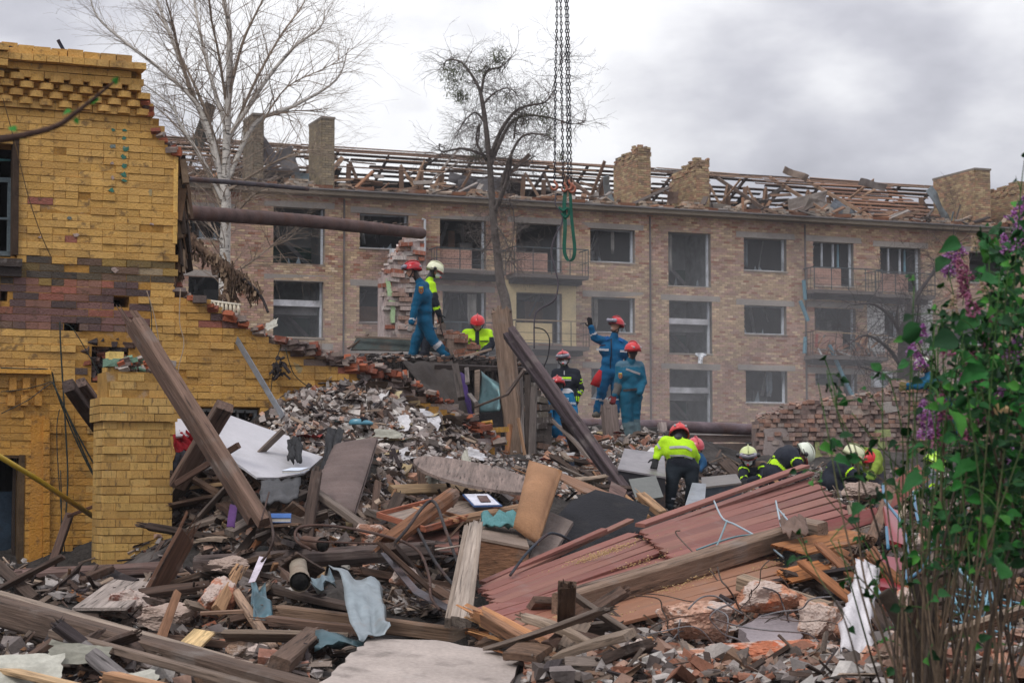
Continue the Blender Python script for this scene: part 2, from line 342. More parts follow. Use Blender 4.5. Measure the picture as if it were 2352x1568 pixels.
def far_rooms():
    con = lin(150, 142, 135)
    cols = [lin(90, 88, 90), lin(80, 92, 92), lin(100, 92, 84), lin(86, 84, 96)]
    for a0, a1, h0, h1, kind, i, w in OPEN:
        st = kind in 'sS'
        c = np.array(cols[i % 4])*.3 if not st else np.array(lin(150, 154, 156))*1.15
        acc = Acc(); d = -5.0 if not st else -3.2
        fl = h0-(.85 if kind in 'wf' else .05); e = .35
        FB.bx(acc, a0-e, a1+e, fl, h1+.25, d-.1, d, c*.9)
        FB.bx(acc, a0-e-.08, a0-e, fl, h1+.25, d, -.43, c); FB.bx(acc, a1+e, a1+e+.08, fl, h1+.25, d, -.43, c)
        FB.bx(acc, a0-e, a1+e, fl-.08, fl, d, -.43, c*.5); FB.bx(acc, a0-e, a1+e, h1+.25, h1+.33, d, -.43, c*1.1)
        if st:   # stair flight seen from the side inside the stairwell
            g = lin(40, 84, 70)
            FB.bx(acc, a0-e, a1+e, fl, fl+1.1, d, d+.02, g); acc.add([FB.W(a0-e, fl, d+.04), FB.W(a1+e, fl, d+.04), FB.W(a0-e, h1-.2, d+.04)], [(0, 1, 2)], g)
            obox(acc, FB.W(a0, h1-.1, d+.5), FB.W(a1, h0+.2, d+.5), 1.0, .16, lin(120, 120, 120), roll=0)
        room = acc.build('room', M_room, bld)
        # furniture shapes left standing inside
        if not st:
            ac = Acc(); rr = random.Random(i)
            for k in range(rr.randint(2, 4)):
                x = rr.uniform(a0, a1-.4); ww = rr.uniform(.2, .9); hh = rr.uniform(.6, 1.9)
                FB.bx(ac, x, x+ww, fl, fl+hh, d+rr.uniform(.3, 3), d+rr.uniform(3.05, 3.6), lin(*[rr.randint(60, 150)]*3) if rr.random() < .6 else lin(110, 80, 60))
            for k in range(5):
                x = rr.uniform(a0, a1); y = rr.uniform(-3.2, -1.0); obox(ac, FB.W(x, h1+.1, y), FB.W(x+rr.uniform(-.4, .4), h1-rr.uniform(.3, 1.3), y-.2), rr.uniform(.03, .25), .02, lin(*[rr.randint(90, 190)]*3), roll=rr.random())
            ac.build('furniture', M_room, room)
        # window frame remains
        fr = Acc(); white = lin(196, 202, 210); t = .055
        FB.bx(fr, a1-t-.02, a1-.003, h0+.003, h1-.003, -.34, -.22, white)
        FB.bx(fr, a1+.003-.003, a1, h0, h1, -.41, -.0, con)
        if kind in 'wf': FB.bx(fr, a0+.003, a1-.08, h0+.003, h0+t, -.34, -.22, white)
        if kind == 'f':
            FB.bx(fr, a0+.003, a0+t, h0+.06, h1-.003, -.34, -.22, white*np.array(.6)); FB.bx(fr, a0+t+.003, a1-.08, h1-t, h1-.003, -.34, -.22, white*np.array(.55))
        if kind == 'b' and i in (8, 9):
            m = (a0+a1)/2
            for q in (a0+.55, m+.1, m+.35): FB.bx(fr, q, q+.06, h0+.05, h1-.05, -.33, -.23, white if q != m+.35 else lin(90, 130, 145))
        if kind == 'S':   # stair landing edge crosses the opening
            hm = h0+(h1-h0)*.56
            FB.bx(fr, a0+.003, a1-.08, hm, hm+.24, -.5, -.2, lin(188, 188, 192)); FB.bx(fr, a0+.003, a1-.08, hm-.3, hm-.003, -1.6, -.6, lin(120, 120, 122))
        if kind in 'wfs' or i == 23:   # splinters of glass and a torn curtain left in the frame
            rq = random.Random(i+40)
            for q in range(2):
                x = rq.uniform(a0+.05, a1-.4); g = rq.uniform(.06, .28); fr.add([FB.W(x, h0+.05, -.28), FB.W(x+g, h0+.05, -.28), FB.W(x+g*rq.random(), h0+.08+g*rq.uniform(.8, 2), -.28), FB.W(x+g*.5, h0+.06, -.26)], [(0, 1, 2), (1, 0, 3), (0, 2, 3), (2, 1, 3)], lin(96, 106, 112))
            if rq.random() < .6:
                x = rq.uniform(a0+.1, a1-.5); w_ = rq.uniform(.15, .45); l_ = rq.uniform(.5, h1-h0-.15); n_ = 7
                V_ = [FB.W(x+w_*t/n_, h1-.03-(0 if s_ == 0 else l_*(1-.3*((t*7+i) % 3)/2)), -.5+.05*math.sin(t*2.5)) for s_ in (0, 1) for t in range(n_+1)]
                fr.add(V_, [(t, t+1, n_+2+t, n_+1+t) for t in range(n_)], lin(*rq.choice([(170, 166, 160), (110, 120, 128), (150, 130, 116)])))
        wd = fr.build('window', M_room, bld)
        ln = Acc(); FB.bx(ln, a0-.38, a1+.38, h1, h1+.24, -.3, .035, con, .008)
        if not (kind == 'b' and i == 15): ln.build('lintel', M_far, bld)
        sl = Acc(); FB.bx(sl, a0-.03, a1+.03, h0-.05, h0, -.4, .06 if kind != 's' else .03, lin(150, 140, 130), .01)
        sl.build('sill', M_far, wd)
        # infill parapet behind the balcony
        if kind == 'b':
            pa = Acc(); cc = lin(205, 184, 140) if i == 15 else None
            C = []; Hh = []; K = []; aw = a0+(a1-a0)*.70
            if i == 15: FB.bx(pa, a0+.003, aw+.2, h0, h0+.8, -.3, -.05, cc)
            else:
                FB.bx(pa, a0+.003, aw, h0, h0+.80, -.3, -.065, lin(120, 110, 100))
                r = 0; h = h0
                while h < h0+.72:
                    x = a0+.01-(r % 2)*.13
                    while x < aw:
                        x0 = max(x, a0+.01); x1 = min(x+.245, aw-.01)
                        if x1-x0 > .04: C.append(FB.W((x0+x1)/2, h+.045, -.05)); Hh.append(((x1-x0)/2, .016, .041)); K.append(np.array(lin(176, 138, 122))*rng.uniform(.8, 1.1))
                        x += .258
                    h += .0955; r += 1
                boxes(pa, C, FB.axes(), Hh, K, .001)
            pa.build('parapet', M_far, bld)
far_rooms()
def far_details():
    # cream and white repainted panels
    a0, a1, h0, h1 = rect(FB, 1155, 643, 1322, 795); oa = OPEN[15]
    for k, (x0, x1, y0, y1) in enumerate(((a0, oa[0], h0, h1), (oa[1], a1, h0, h1), (oa[0], oa[1], oa[3], h1))):
        acc = Acc(); FB.bx(acc, x0, x1, y0, y1, .03, .05, lin(214, 194, 150)); acc.build('painted_panel', M_far, bld)
    a0, a1, h0, h1 = rect(FB, 1990, 676, 2140, 812)
    for x0, x1, y0, y1 in ((a0, OPEN[20][0], h0, h1), (OPEN[20][1], OPEN[21][0], h0, h1), (OPEN[21][1], a1, h0, h1)):
        acc = Acc(); FB.bx(acc, x0, x1, y0, y1, .03, .05, lin(190, 190, 188)); acc.build('painted_panel', M_far, bld)
    # cornice
    acc = Acc(); FB.bx(acc, A0f-.5, A1f+.5, HTf, HTf+.16, -.3, .42, lin(150, 138, 122)); FB.bx(acc, A0f-.5, A1f+.5, HTf+.163, HTf+.22, -.3, .55, lin(120, 116, 116))
    acc.build('cornice', M_far, bld)
    # expansion joints / downpipes
    for px in (789, 1512-20, 1848):
        a = FB.F(px, 600)[0]; acc = Acc(); FB.bx(acc, a-.03, a+.03, 3, HTf-.1, .03, .09, lin(95, 88, 86)); acc.build('downpipe', M_far, bld)
    acc = Acc(); a, h = FB.F(972, 505); tube(acc, [FB.W(a-.1, h, .15), FB.W(a+.02, h, .15), FB.W(a+.02, h-2.0, .15)], .05, 6, lin(205, 208, 212)); acc.build('downpipe', M_far, bld)
    for pts in (((1838, 645), (1842, 690)), ((1830, 692), (1848, 738)), ((1842, 775), (1840, 812))):
        acc = Acc(); q = [FB.W(*FB.F(*p), .3) for p in pts]; tube(acc, q, .085, 8, lin(92, 132, 148)); acc.build('downpipe', M_far, bld)
    acc = Acc(); q = [FB.W(*FB.F(*p), .7) for p in ((1886, 795), (1910, 850), (1945, 925))]; tube(acc, q, .09, 8, lin(84, 128, 146)); acc.build('downpipe', M_far, bld)
    # balconies
    def balcony(x0, x1, ys, yt, slab_h=14, broken=False, wood=False):
        a0, hs = FB.F(x0, ys); a1 = FB.F(x1, ys)[0]; ht = FB.F(x0, yt)[1]; dp = 1.0
        acc = Acc(); FB.bx(acc, a0, a1, hs-.16, hs, .04, dp, lin(96, 88, 84), .01); FB.bx(acc, a0+.1, a1-.1, hs-.34, hs-.163, .05, dp*.55, lin(60, 56, 54))
        b = acc.build('balcony', M_far, bld)
        rl = Acc(); c = lin(60, 70, 74) if not wood else lin(70, 60, 54); rr = random.Random(int(x0))
        n = max(3, int((a1-a0)/.8))
        for o_, q0, q1 in ((dp-.04, a0, a1),):
            obox(rl, FB.W(q0, ht, o_), FB.W(q1, ht-(0 if not broken else .1), o_), .06 if wood else .045, .045, lin(150, 128, 100) if wood else c)
            obox(rl, FB.W(q0, (hs+ht)/2, o_), FB.W(q1, (hs+ht)/2, o_), .02, .02, c); obox(rl, FB.W(q0, hs+.2, o_), FB.W(q1, hs+.2, o_), .02, .02, c)
        for k in range(n+1):
            a = a0+(a1-a0)*k/n+(rr.uniform(-.1, .1) if broken else 0); obox(rl, FB.W(a, hs, dp-.04), FB.W(a+(rr.uniform(-.15, .15) if broken else 0), ht, dp-.04), .035, .035, c)
        for a in (a0, a1):
            obox(rl, FB.W(a, ht, .05), FB.W(a, ht, dp-.04), .04, .04, c); obox(rl, FB.W(a, (hs+ht)/2, .05), FB.W(a, (hs+ht)/2, dp-.04), .02, .02, c)
            for o_ in (.35, .65): obox(rl, FB.W(a, hs, o_), FB.W(a, ht, o_), .02, .02, c)
        rl.build('railing', M_far, b)
        if broken:
            jk = Acc()
            for k in range(60):
                a = rr.uniform(a0, a1); l = rr.uniform(.2, .8); an = rr.uniform(-1.5, 1.5); hh = hs+rr.uniform(.02, .5)
                obox(jk, FB.W(a, hh, rr.uniform(.2, dp)), FB.W(a+l*math.cos(an), max(hs+.03, hh+l*math.sin(an)), rr.uniform(.2, dp)), rr.uniform(.02, .2), .02, random.choice([lin(150, 110, 80), lin(190, 190, 190), lin(80, 70, 64), lin(120, 60, 50), lin(150, 96, 60)]))
            jk.build('junk', M_far, b)
    balcony(985, 1142, 622, 574); balcony(1162, 1330, 632, 572); balcony(1165, 1332, 795, 738, wood=True); balcony(1845, 2000, 668, 618); balcony(1985, 2120, 678, 628)
    balcony(1845, 2012, 818, 764, broken=True, wood=True); balcony(985, 1140, 790, 742)
    # roof: rafters, battens, posts
    HR = 16.25; ro = -6.0; he = HTf+.3; rr = random.Random(3)
    brn = [lin(120, 94, 76), lin(104, 82, 68), lin(140, 112, 90), lin(92, 76, 66), lin(150, 122, 100)]
    a = A0f+.3; k = 0
    while a < A1f:
        sk = .06 if rr.random() > .25 else rr.uniform(-.6, .6)
        sag = .0 if rr.random() > .3 else -rr.uniform(0, .5)
        acc = Acc(); obox(acc, FB.W(a, he, -.1), FB.W(a+sk, HR+sag*.3, ro), .075, .15, rr.choice(brn))
        if rr.random() < .16: acc.build('rafter', M_far, bld)
        if k % 2: acc = Acc(); obox(acc, FB.W(a+.05, HR+sag*.3, ro), FB.W(a+.05, he, -12), .075, .13, lin(70, 56, 50)); acc.build('rafter', M_far, bld)
        if k % 5:
            acc = Acc(); s2 = rr.uniform(-.25, .25); obox(acc, FB.W(a+s2, HTf, -4.2), FB.W(a+s2*.3, HR-.9+rr.uniform(-.2, .1), -4.2), .2, .16, rr.choice(brn[:3])); acc.build('roof_post', M_far, bld)
            acc = Acc(); s3 = rr.choice([-1, 1])*rr.uniform(.4, 1.2); obox(acc, FB.W(a+s3, HTf, -3.6), FB.W(a, HR-.8, -4.2), .11, .11, rr.choice(brn)); acc.build('roof_brace', M_far, bld)
        a += rr.uniform(.85, 1.15); k += 1
    # horizontal battens: rear slope seen through the open front, a few left along the ridge and eaves in front
    def battens(side, rows, p_miss, seg=(1.5, 5), w=.11, cols=brn, a_lo=A0f, a_hi=A1f, jit=.03):
        for t in rows:
            off = ro*(1-t) if side == 'f' else ro+(ro+.0)*t
            h = he+(HR-he)*(1-t) if True else 0
            if side == 'f': off = -.1+(ro+.1)*(1-t)
            else: off = ro-(6.0)*t
            a = a_lo
            while a < a_hi:
                l = rr.uniform(*seg); b = min(a+l, a_hi)
                if rr.random() > p_miss:
                    acc = Acc(); obox(acc, FB.W(a, h+.09+rr.uniform(-jit, jit), off), FB.W(b, h+.09+rr.uniform(-jit, jit), off), w, .035, rr.choice(cols), roll=.4 if side == 'f' else -.4)
                    acc.build('batten', M_far, bld)
                a = b+rr.uniform(0, .08)
    dk = [lin(92, 72, 60), lin(78, 62, 54), lin(104, 82, 66)]
    battens('r', [.02, .075, .13, .19, .25, .31, .37, .43, .49], .10, (3, 8), .17, dk)
    battens('f', [.0, .05, .11], .12, (3, 7), .12, [lin(150, 124, 104), lin(136, 108, 90), lin(120, 98, 84)])
    battens('f', [.17, .25, .36, .48], .66, (1, 3.5), .12)
    for q in range(150):
        a = rr.uniform(A0f, A1f); t = rr.uniform(0, 1); o_ = -.3-5.5*t; h = he+(HR-he)*t*rr.uniform(.2, 1.0); l = rr.uniform(.5, 2.2); an = rr.choice([rr.gauss(0, .15), rr.uniform(-1.3, 1.3)])
        acc = Acc(); obox(acc, FB.W(a, h, o_), FB.W(a+l*math.cos(an), max(HTf+.25, min(HR+.15, h+l*math.sin(an))), o_+rr.uniform(-.6, .6)), rr.uniform(.07, .22), .04, rr.choice(brn+[lin(150, 140, 132), lin(96, 88, 84)]), roll=rr.random()*3); acc.build('fallen_board', M_far, bld)
    aL = FB.F(700, 400)[0]; battens('f', [.16, .25, .33, .42, .5, .58, .7], .35, (1.2, 3.5), .13, brn, A0f, aL)
    aR0 = FB.F(2010, 450)[0]; aR1 = FB.F(2190, 450)[0]; battens('f', [.15, .25, .35, .45, .54, .63, .72, .82, .9], .0, (2.2, 3.6), .27, [lin(122, 86, 66), lin(112, 80, 64), lin(134, 98, 76)], aR0, aR1)
    battens('f', [.12, .2], .3, (2, 4), .13, brn, FB.F(1640, 400)[0], aR0)
    # solid dark lower part of the rear slope
    acc = Acc()
    a = A0f
    while a < A1f:
        b = a+rr.uniform(.4, 1.6); t0 = rr.uniform(.34, .5) if rr.random() > .3 else rr.uniform(.22, .34)
        acc.add([FB.W(a, he+(HR-he)*(1-t0), ro-6*t0), FB.W(b, he+(HR-he)*(1-t0), ro-6*t0), FB.W(b, he-.3, -12), FB.W(a, he-.3, -12),
                 FB.W(a, he+(HR-he)*(1-t0)+.05, ro-6*t0), FB.W(b, he+(HR-he)*(1-t0)+.05, ro-6*t0), FB.W(b, he-.25, -12.05), FB.W(a, he-.25, -12.05)], [(0, 1, 2, 3), (7, 6, 5, 4), (0, 4, 5, 1)], lin(44, 38, 38)); a = b+.02
    acc.build('roof_decking', M_far, bld)
    # wall plate stubs and brick blocks on the eaves
    a = A0f; k = 0
    while a < A1f:
        acc = Acc(); l = rr.uniform(.7, 1.2); C = []; Hh = []; K = []
        for r_ in range(rr.randint(2, 4)):
            x = a+(r_ % 2)*.1+rr.uniform(0, .05)
            while x < a+l-r_*.12:
                C.append(FB.W(x+.12, HTf+.27+r_*.09, .15+rr.uniform(-.05, .05))); Hh.append((.118, .12, .042)); K.append(np.array(rr.choice([lin(176, 158, 140), lin(170, 140, 118), lin(160, 150, 140)]))*rr.uniform(.8, 1.05)); x += .25
        boxes(acc, C, FB.axes(), Hh, K, .01); acc.build('eaves_brickwork', M_far, bld)
        acc = Acc(); obox(acc, FB.W(a+l+.05, HTf+.33, .1), FB.W(a+l+rr.uniform(.6, .95), HTf+.33+rr.uniform(-.06, .06), .2), .2, .14, rr.choice([lin(112, 72, 52), lin(124, 84, 62)])); acc.build('wall_plate', M_far, bld)
        a += l+1.0
    # loose sheets and boards lying over the rafters
    def sheet(x, y, w, h, an, col, off=-2.0, n=5, nm='roof_sheet'):
        acc = Acc(); a, hh = FB.F(x, y); dd = -off*.15; V = []
        for i in range(n+1):
            for j in range(n+1):
                u = (i/n-.5)*w; v = (j/n-.5)*h; q = (noise.noise(Vector((u*1.5+x, v*1.5, 0)))*.25+.03*math.sin(i*3.1))
                V.append(FB.W(a*(1-off*.0)+u*math.cos(an)-v*math.sin(an), hh+dd+u*math.sin(an)+v*math.cos(an), off+q+v*.3))
        F = [(i*(n+1)+j, (i+1)*(n+1)+j, (i+1)*(n+1)+j+1, i*(n+1)+j+1) for i in range(n) for j in range(n)]
        acc.add(V, F, col); o = acc.build(nm, M_far, bld); md = o.modifiers.new('s', 'SOLIDIFY'); md.thickness = .03
    for s in ((640, 350, 1.3, .6, -.9, lin(120, 116, 120)), (692, 372, .7, 1.1, .4, lin(130, 128, 130)), (660, 398, 1.3, .35, .1, lin(110, 106, 108)), (733, 412, .9, .45, 0, lin(120, 134, 142)), (1150, 425, 2.3, .5, .1, lin(120, 118, 120)), (1100, 415, 1.2, .4, -.2, lin(110, 108, 110)),
              (1910, 468, 2.0, .7, .25, lin(164, 154, 146)), (1955, 480, 2.2, .5, -.15, lin(150, 142, 134)), (1990, 488, 1.3, .6, -.5, lin(118, 124, 132)), (1445, 455, .35, 1.8, .35, lin(134, 144, 150)), (2215, 475, .4, 2.0, .75, lin(140, 150, 156)), (1490, 440, .7, .45, 0, lin(120, 140, 150)),
              (2265, 500, .9, .4, 0, lin(120, 140, 150)), (1600, 455, .8, .5, .1, lin(130, 110, 100)), (1500, 470, 1.6, .4, .1, lin(140, 128, 118)), (495, 285, .5, 1.7, -.25, lin(76, 74, 70)), (2080, 492, 1.3, .3, 0, lin(150, 146, 146)), (1700, 480, 1.4, .4, -.1, lin(140, 132, 124)), (2290, 455, 1.2, .5, .1, lin(120, 116, 112)), (1880, 400, 1.2, .3, -.3, lin(140, 124, 112)), (2060, 425, 1.4, .3, -.15, lin(132, 124, 120))):
        sheet(*s)
    jk = Acc()
    for k in range(500):
        a = rr.uniform(A0f, A1f); l = rr.uniform(.2, 1.1); an = rr.uniform(-.5, .5) if rr.random() < .8 else rr.uniform(-1.5, 1.5); o_ = rr.uniform(-2.5, .35)
        h = HTf+.25+rr.uniform(0, .28)
        obox(jk, FB.W(a, h, o_), FB.W(a+l*math.cos(an), max(HTf+.26, h+l*math.sin(an)), o_+rr.uniform(-.3, .3)), rr.uniform(.05, .3), rr.uniform(.02, .08), rr.choice([lin(130, 100, 80), lin(150, 142, 136), lin(100, 90, 84), lin(150, 110, 84), lin(70, 62, 60), lin(168, 150, 134)]), roll=rr.uniform(-.5, .5))
    tag(jk.build('roof_debris', M_far, bld), kind='stuff')
    # chimneys: slab-like stacks running back over the roof
    def chimney(x0, x1, yt, yb, depth, ragged, col, side_only=False):
        a0, h1 = FB.F(x0, yt); a1 = FB.F(x1, yt)[0]; h0 = HTf+.2
        acc = Acc(); FB.bx(acc, a0+.03, a1-.03, h0, h1-.25, -depth+.03, -.03-.3, lin(120, 112, 104)); ch = acc.build('chimney', M_far, bld)
        C = []; Hh = []; K = []; r = 0; h = h0
        while h < h1:
            top = h > h1-.7
            for side in ('f', 'l', 'r'):
                lo, hi = (a0, a1) if side == 'f' else (.3, depth)
                x = lo-(r % 2)*.125
                while x < hi:
                    q0 = max(x, lo); q1 = min(x+.245, hi)
                    if q1-q0 > .05:
                        dd = 0 if side == 'f' else (q0+q1)/2-.3
                        lim = h1-ragged*(dd*.28+max(0, noise.noise(Vector((q0*3, r*.4, x0)))*.9))
                        if h+.05 < lim or ragged == 0:
                            c = np.array(rr.choice(col))*rr.uniform(.72, 1.08)
                            jx = rr.uniform(-.04, .04) if (top and ragged) else 0
                            if side == 'f': C.append(FB.W((q0+q1)/2, h+.045, -.3+jx)); Hh.append(((q1-q0)/2, .05, .042))
                            else: C.append(FB.W(a0+jx if side == 'l' else a1+jx, h+.045, -(q0+q1)/2)); Hh.append((.05, (q1-q0)/2, .042))
                            K.append(c)
                    x += .256
            h += .0955; r += 1
        acc = Acc(); boxes(acc, C, FB.axes(), Hh, K, .004); tag(acc.build('bricks', M_far, ch), kind='stuff')
        if ragged == 0:
            acc = Acc(); FB.bx(acc, a0-.06, a1+.06, h1+.003, h1+.09, -depth-.06, -.22, lin(130, 122, 112)); acc.build('cap', M_far, ch)
    tanp = [lin(180, 158, 124), lin(166, 142, 110), lin(172, 136, 110), lin(150, 126, 104)]
    chimney(588, 608, 262, 400, 1.9, 0, [lin(140, 126, 108), lin(126, 116, 100)])
    chimney(745, 771, 270, 405, 2.1, 0, [lin(150, 136, 112), lin(136, 124, 106)])
    chimney(1472, 1499, 328, 450, 2.7, .55, tanp); chimney(1606, 1634, 360, 465, 2.6, .6, tanp)
    chimney(2248, 2281, 388, 500, 3.6, 0, tanp); chimney(2345, 2375, 412, 500, 2.8, .3, tanp)
far_details()
def ac_unit(x, y, w, h, lab):
    a0, h1 = FB.F(x, y); a1, h0 = FB.F(x+w, y+h)
    e = empty('air_conditioner', FB.W(a0, h0, .1), lab, 'air conditioner')
    acc = Acc(); FB.bx(acc, a0, a1, h0, h1, .08, .36, lin(205, 208, 212)); acc.build('housing', M_far, e)
    acc = Acc(); c = FB.W((a0+a1)/2+.05, (h0+h1)/2, .37); n = 18; r = (h1-h0)*.38
    ring = [c+FB.e*math.cos(i/n*6.283)*r+Vector((0, 0, 1))*math.sin(i/n*6.283)*r for i in range(n)]
    acc.add(ring+[p+FB.n*.02 for p in ring], [list(range(n)), [n+i for i in range(n)][::-1]]+[(i, (i+1) % n, n+(i+1) % n, n+i) for i in range(n)], lin(110, 114, 118)); acc.build('fan_grille', M_far, e)
    acc = Acc(); FB.bx(acc, c.dot(FB.e)-.04, c.dot(FB.e)+.04, c.z-.04, c.z+.04, .39, .42, lin(210, 210, 215)); acc.build('fan_hub', M_far, e)
ac_unit(893, 573, 36, 30, 'white air conditioner box below the second top floor window, behind the broken pillar')
ac_unit(1998, 854, 42, 36, 'white air conditioner box low on the facade below the white panel')
def towel():
    c = FB.W(*FB.F(1604, 823), .2); acc = Acc()
    V = []; n = 5
    for i in range(n):
        for j in range(6):
            V.append(c+FB.e*((i/(n-1)-.5)*(.46 if j < 2 else .22)*(1+.2*math.sin(j)))+Vector((0, 0, .22-.09*j))+FB.n*(.06*math.sin(i*2+j)))
    acc.add(V, [(i*6+j, (i+1)*6+j, (i+1)*6+j+1, i*6+j+1) for i in range(n-1) for j in range(5)], (1, 1, 1))
    o = acc.build('hanging_rag', M_cloth, None, color=lin(225, 228, 232)); tag(o, 'white rag hanging from the stairwell sill, second floor down', 'rag'); o.modifiers.new('s', 'SOLIDIFY').thickness = .02
towel()
print('far', time.time()-T0)
# ================================================================== yellow brick building, left
FY = Plane(23.45, 0.42)
YTOP = [(-400, 60), (0, 112), (160, 131), (272, 141), (311, 153), (312, 228), (336, 234), (352, 262), (356, 305), (396, 333), (408, 352), (408, 664), (460, 673), (482, 700), (520, 716), (570, 740), (600, 762), (640, 786), (700, 797), (720, 815), (800, 832), (850, 852), (930, 872), (960, 900), (1035, 930), (1065, 1000), (1140, 1010), (1145, 1130)]
YHOLES = [(-200, 312, 39, 592), (-200, 1042, 54, 1330), (0, 664, 22, 692), (262, 680, 297, 706), (150, 737, 182, 762), (452, 934, 596, 976), (205, 795, 300, 880), (262, 228-40, 296, 204-14)]
YHOLES = YHOLES[:-1]
yb = empty('brick_building', FY.W(*FY.F(200, 1300)), 'yellow painted brick building at the left, its right half broken down to a sloping stub', 'building')
def ytop(px):
    return float(np.interp(px, [p[0] for p in YTOP], [p[1] for p in YTOP]))
def yellow():
    ph = .079; L = .268
    OP = []
    for x0, y0, x1, y1 in YHOLES:
        a0, h1 = FY.F(x0, (y0)); a1, h0 = FY.F(x1, y1); OP.append((a0, a1, h0, h1))
    a_lo = FY.F(-160, 600)[0]; a_hi = FY.F(1145, 1000)[0]
    # core of the wall behind the face bricks
    acc = Acc(); a = a_lo; core = lin(164, 122, 62)
    HM = {}
    while a < a_hi:
        px = proj(FY.W(a+.05, 3))[0]; h1 = FY.F(px, ytop(px))[1]-.09
        hs = free_intervals(0.0, max(.2, h1), [(o[2], o[3]) for o in OP if o[0]-.02 < a+.05 < o[1]+.02])
        for x, y in hs: FY.bx(acc, a, a+.1, x, y, -.5, .004, core)
        a += .1
    acc.build('wall_core', M_brickA, yb)
    pale = [lin(214, 168, 92), lin(208, 162, 86), lin(218, 173, 98), lin(204, 158, 86), lin(212, 167, 94)]
    bare = [lin(122, 88, 82), lin(108, 80, 76), lin(138, 98, 84), lin(96, 74, 72), lin(150, 92, 76), lin(116, 92, 84), lin(84, 68, 66)]
    soot = [lin(92, 80, 62), lin(120, 100, 60), lin(74, 66, 58), lin(160, 130, 70), lin(110, 86, 70), lin(170, 150, 120)]
    piece = []; r = 0; h = 0.35
    C = []; Hh = []; K = []
    def zone(px, py):
        n = noise.noise(Vector((px*.012, py*.02, 3)))
        if py < 590+n*12: return 'y'
        if px < 430 and py < 648+n*18:
            return 'y' if rng.random() < max(0, (612-py)/30) else 's'
        if px < 332 and py < 762+n*6 and not (px > 320): return 'b'
        if 186 < px < 345 and py < 895: return 'd'
        if px > 400:
            t = py-ytop(px)
            if t < 14+max(0, px-640)*.09+n*18: return 'g' if px > 640 and rng.random() < .8 else 'b'
            if t < 34 and rng.random() < .35: return 'b'
            if px > 1030: return 'b' if rng.random() < .35 else 'y'
        return 'y'
    while h < 6.9:
        x = math.floor(a_lo/L)*L + (r % 2)*L/2
        # english-ish bond: some courses of headers
        hdr = (r % 6 == 3)
        step = L/2 if hdr else L
        while x < a_hi:
            p = FY.W(x+step/2, h+ph/2); px, py = proj(p); t = ytop(px)
            if py > t+3-(9 if px > 412 and rng.random() < .35 else 0)+(8 if px > 412 and rng.random() < .3 else 0) and px > -60:
                a0, a1 = x+.002, x+step-.002
                skip = False
                for o in OP:
                    if o[2]-.02 < h+ph/2 < o[3]+.01:
                        if a0 >= o[0]-.03 and a1 <= o[1]+.03: skip = True
                        elif a0 < o[0] < a1: a1 = o[0]
                        elif a0 < o[1] < a1: a0 = o[1]
                if px > 404 and px < 412 and py < 664: skip = a0 > FY.F(409, py)[0]-.05
                if not skip and a1-a0 > .03 and not (a0 < FY.F(408, py)[0] < a1 and py < 664 and a1 > FY.F(408, py)[0]+.0 and False):
                    if py < 664 and px < 408: a1 = min(a1, FY.F(408, py)[0])
                    z = zone(px, py); off = rng.normal(0, .0045)
                    if z == 'y':
                        c = np.array(pale[rng.integers(5)])*rng.uniform(.85, .97)
                        if px > 400: c = c*np.array([.92, .88, .80])*(1-.25*max(0, noise.noise(Vector((px*.01, py*.014, 8)))+.1))
                        if py > 540: c = c*(1-.35*max(0, noise.noise(Vector((px*.02, py*.03, 1)))))
                        if py > 870 and px < 215: c = c*np.array([.92, .82, .62])
                        if rng.random() < .004: c = np.array(bare[4])
                    elif z == 'g': c = np.array(lin(138, 124, 122))*rng.uniform(.6, 1.15); off = rng.normal(-.01, .02)
                    elif z == 's': c = np.array(soot[rng.integers(6)])*rng.uniform(.7, 1.1)
                    elif z == 'b': c = np.array(bare[rng.integers(7)])*rng.uniform(.8, 1.1)
                    else: c = np.array(lin(70, 58, 56))*rng.uniform(.5, 1.3); off = -rng.uniform(0, .16)
                    yy = py-(118+px*.1)   # distance under the sloping top line
                    if px < 345 and py < 300:
                        base = 112+px*.10
                        tdown = py-base
                        if tdown < 58: off += .13 + (0.03 if tdown < 14 else 0)
                        elif tdown < 130:
                            k = int((h)/ph); q = int(round(x/(L/2))) if hdr else 0
                            off += .02
                    if a1-a0 > .02: piece.append(((a0+a1)/2, h+ph/2, off, (a1-a0)/2, c, px, py))
            x += step
        h += ph; r += 1
    # dentils of the cornice: four rows of rounded header bricks stepping outwards
    dent = []
    for row in range(4):
        a = a_lo
        while a < FY.F(330, 200)[0]:
            px0 = proj(FY.W(a, 6))[0]
            _, hh = FY.F(px0, 112+px0*.10+64+row*17.5)
            if not (px0 > 312 and row < 2): dent.append((a+(row % 2)*.105, hh, .11-.022*row, row))
            a += .21
    V = []; n = 7
    for d in (0, 1):
        for i in range(n):
            t = math.pi*(i/(n-1)); V.append((-.078*math.cos(t), .002+.062*math.sin(t)**.6*1.0, (-.033 if d == 0 else .033)))
        V.append((.078, -.12, (-.033 if d == 0 else .033))); V.append((-.078, -.12, (-.033 if d == 0 else .033)))
    m = n+2; F = [list(range(m))[::-1], [m+i for i in range(m)]]+[(i, (i+1) % m, m+(i+1) % m, m+i) for i in range(m)]
    acc = Acc(); acc.add(V, F); dme = acc.mesh('cornice_brick', M_paintO)
    Rm = Matrix(((FY.e.x, FY.n.x, 0, 0), (FY.e.y, FY.n.y, 0, 0), (0, 0, 1, 0), (0, 0, 0, 1)))
    for a, hh, off, row in dent:
        link('cornice_brick', dme, Matrix.Translation(FY.W(a, hh, off-.01)) @ Rm, yb, np.array(pale[rng.integers(5)])*rng.uniform(.85, 1.0))
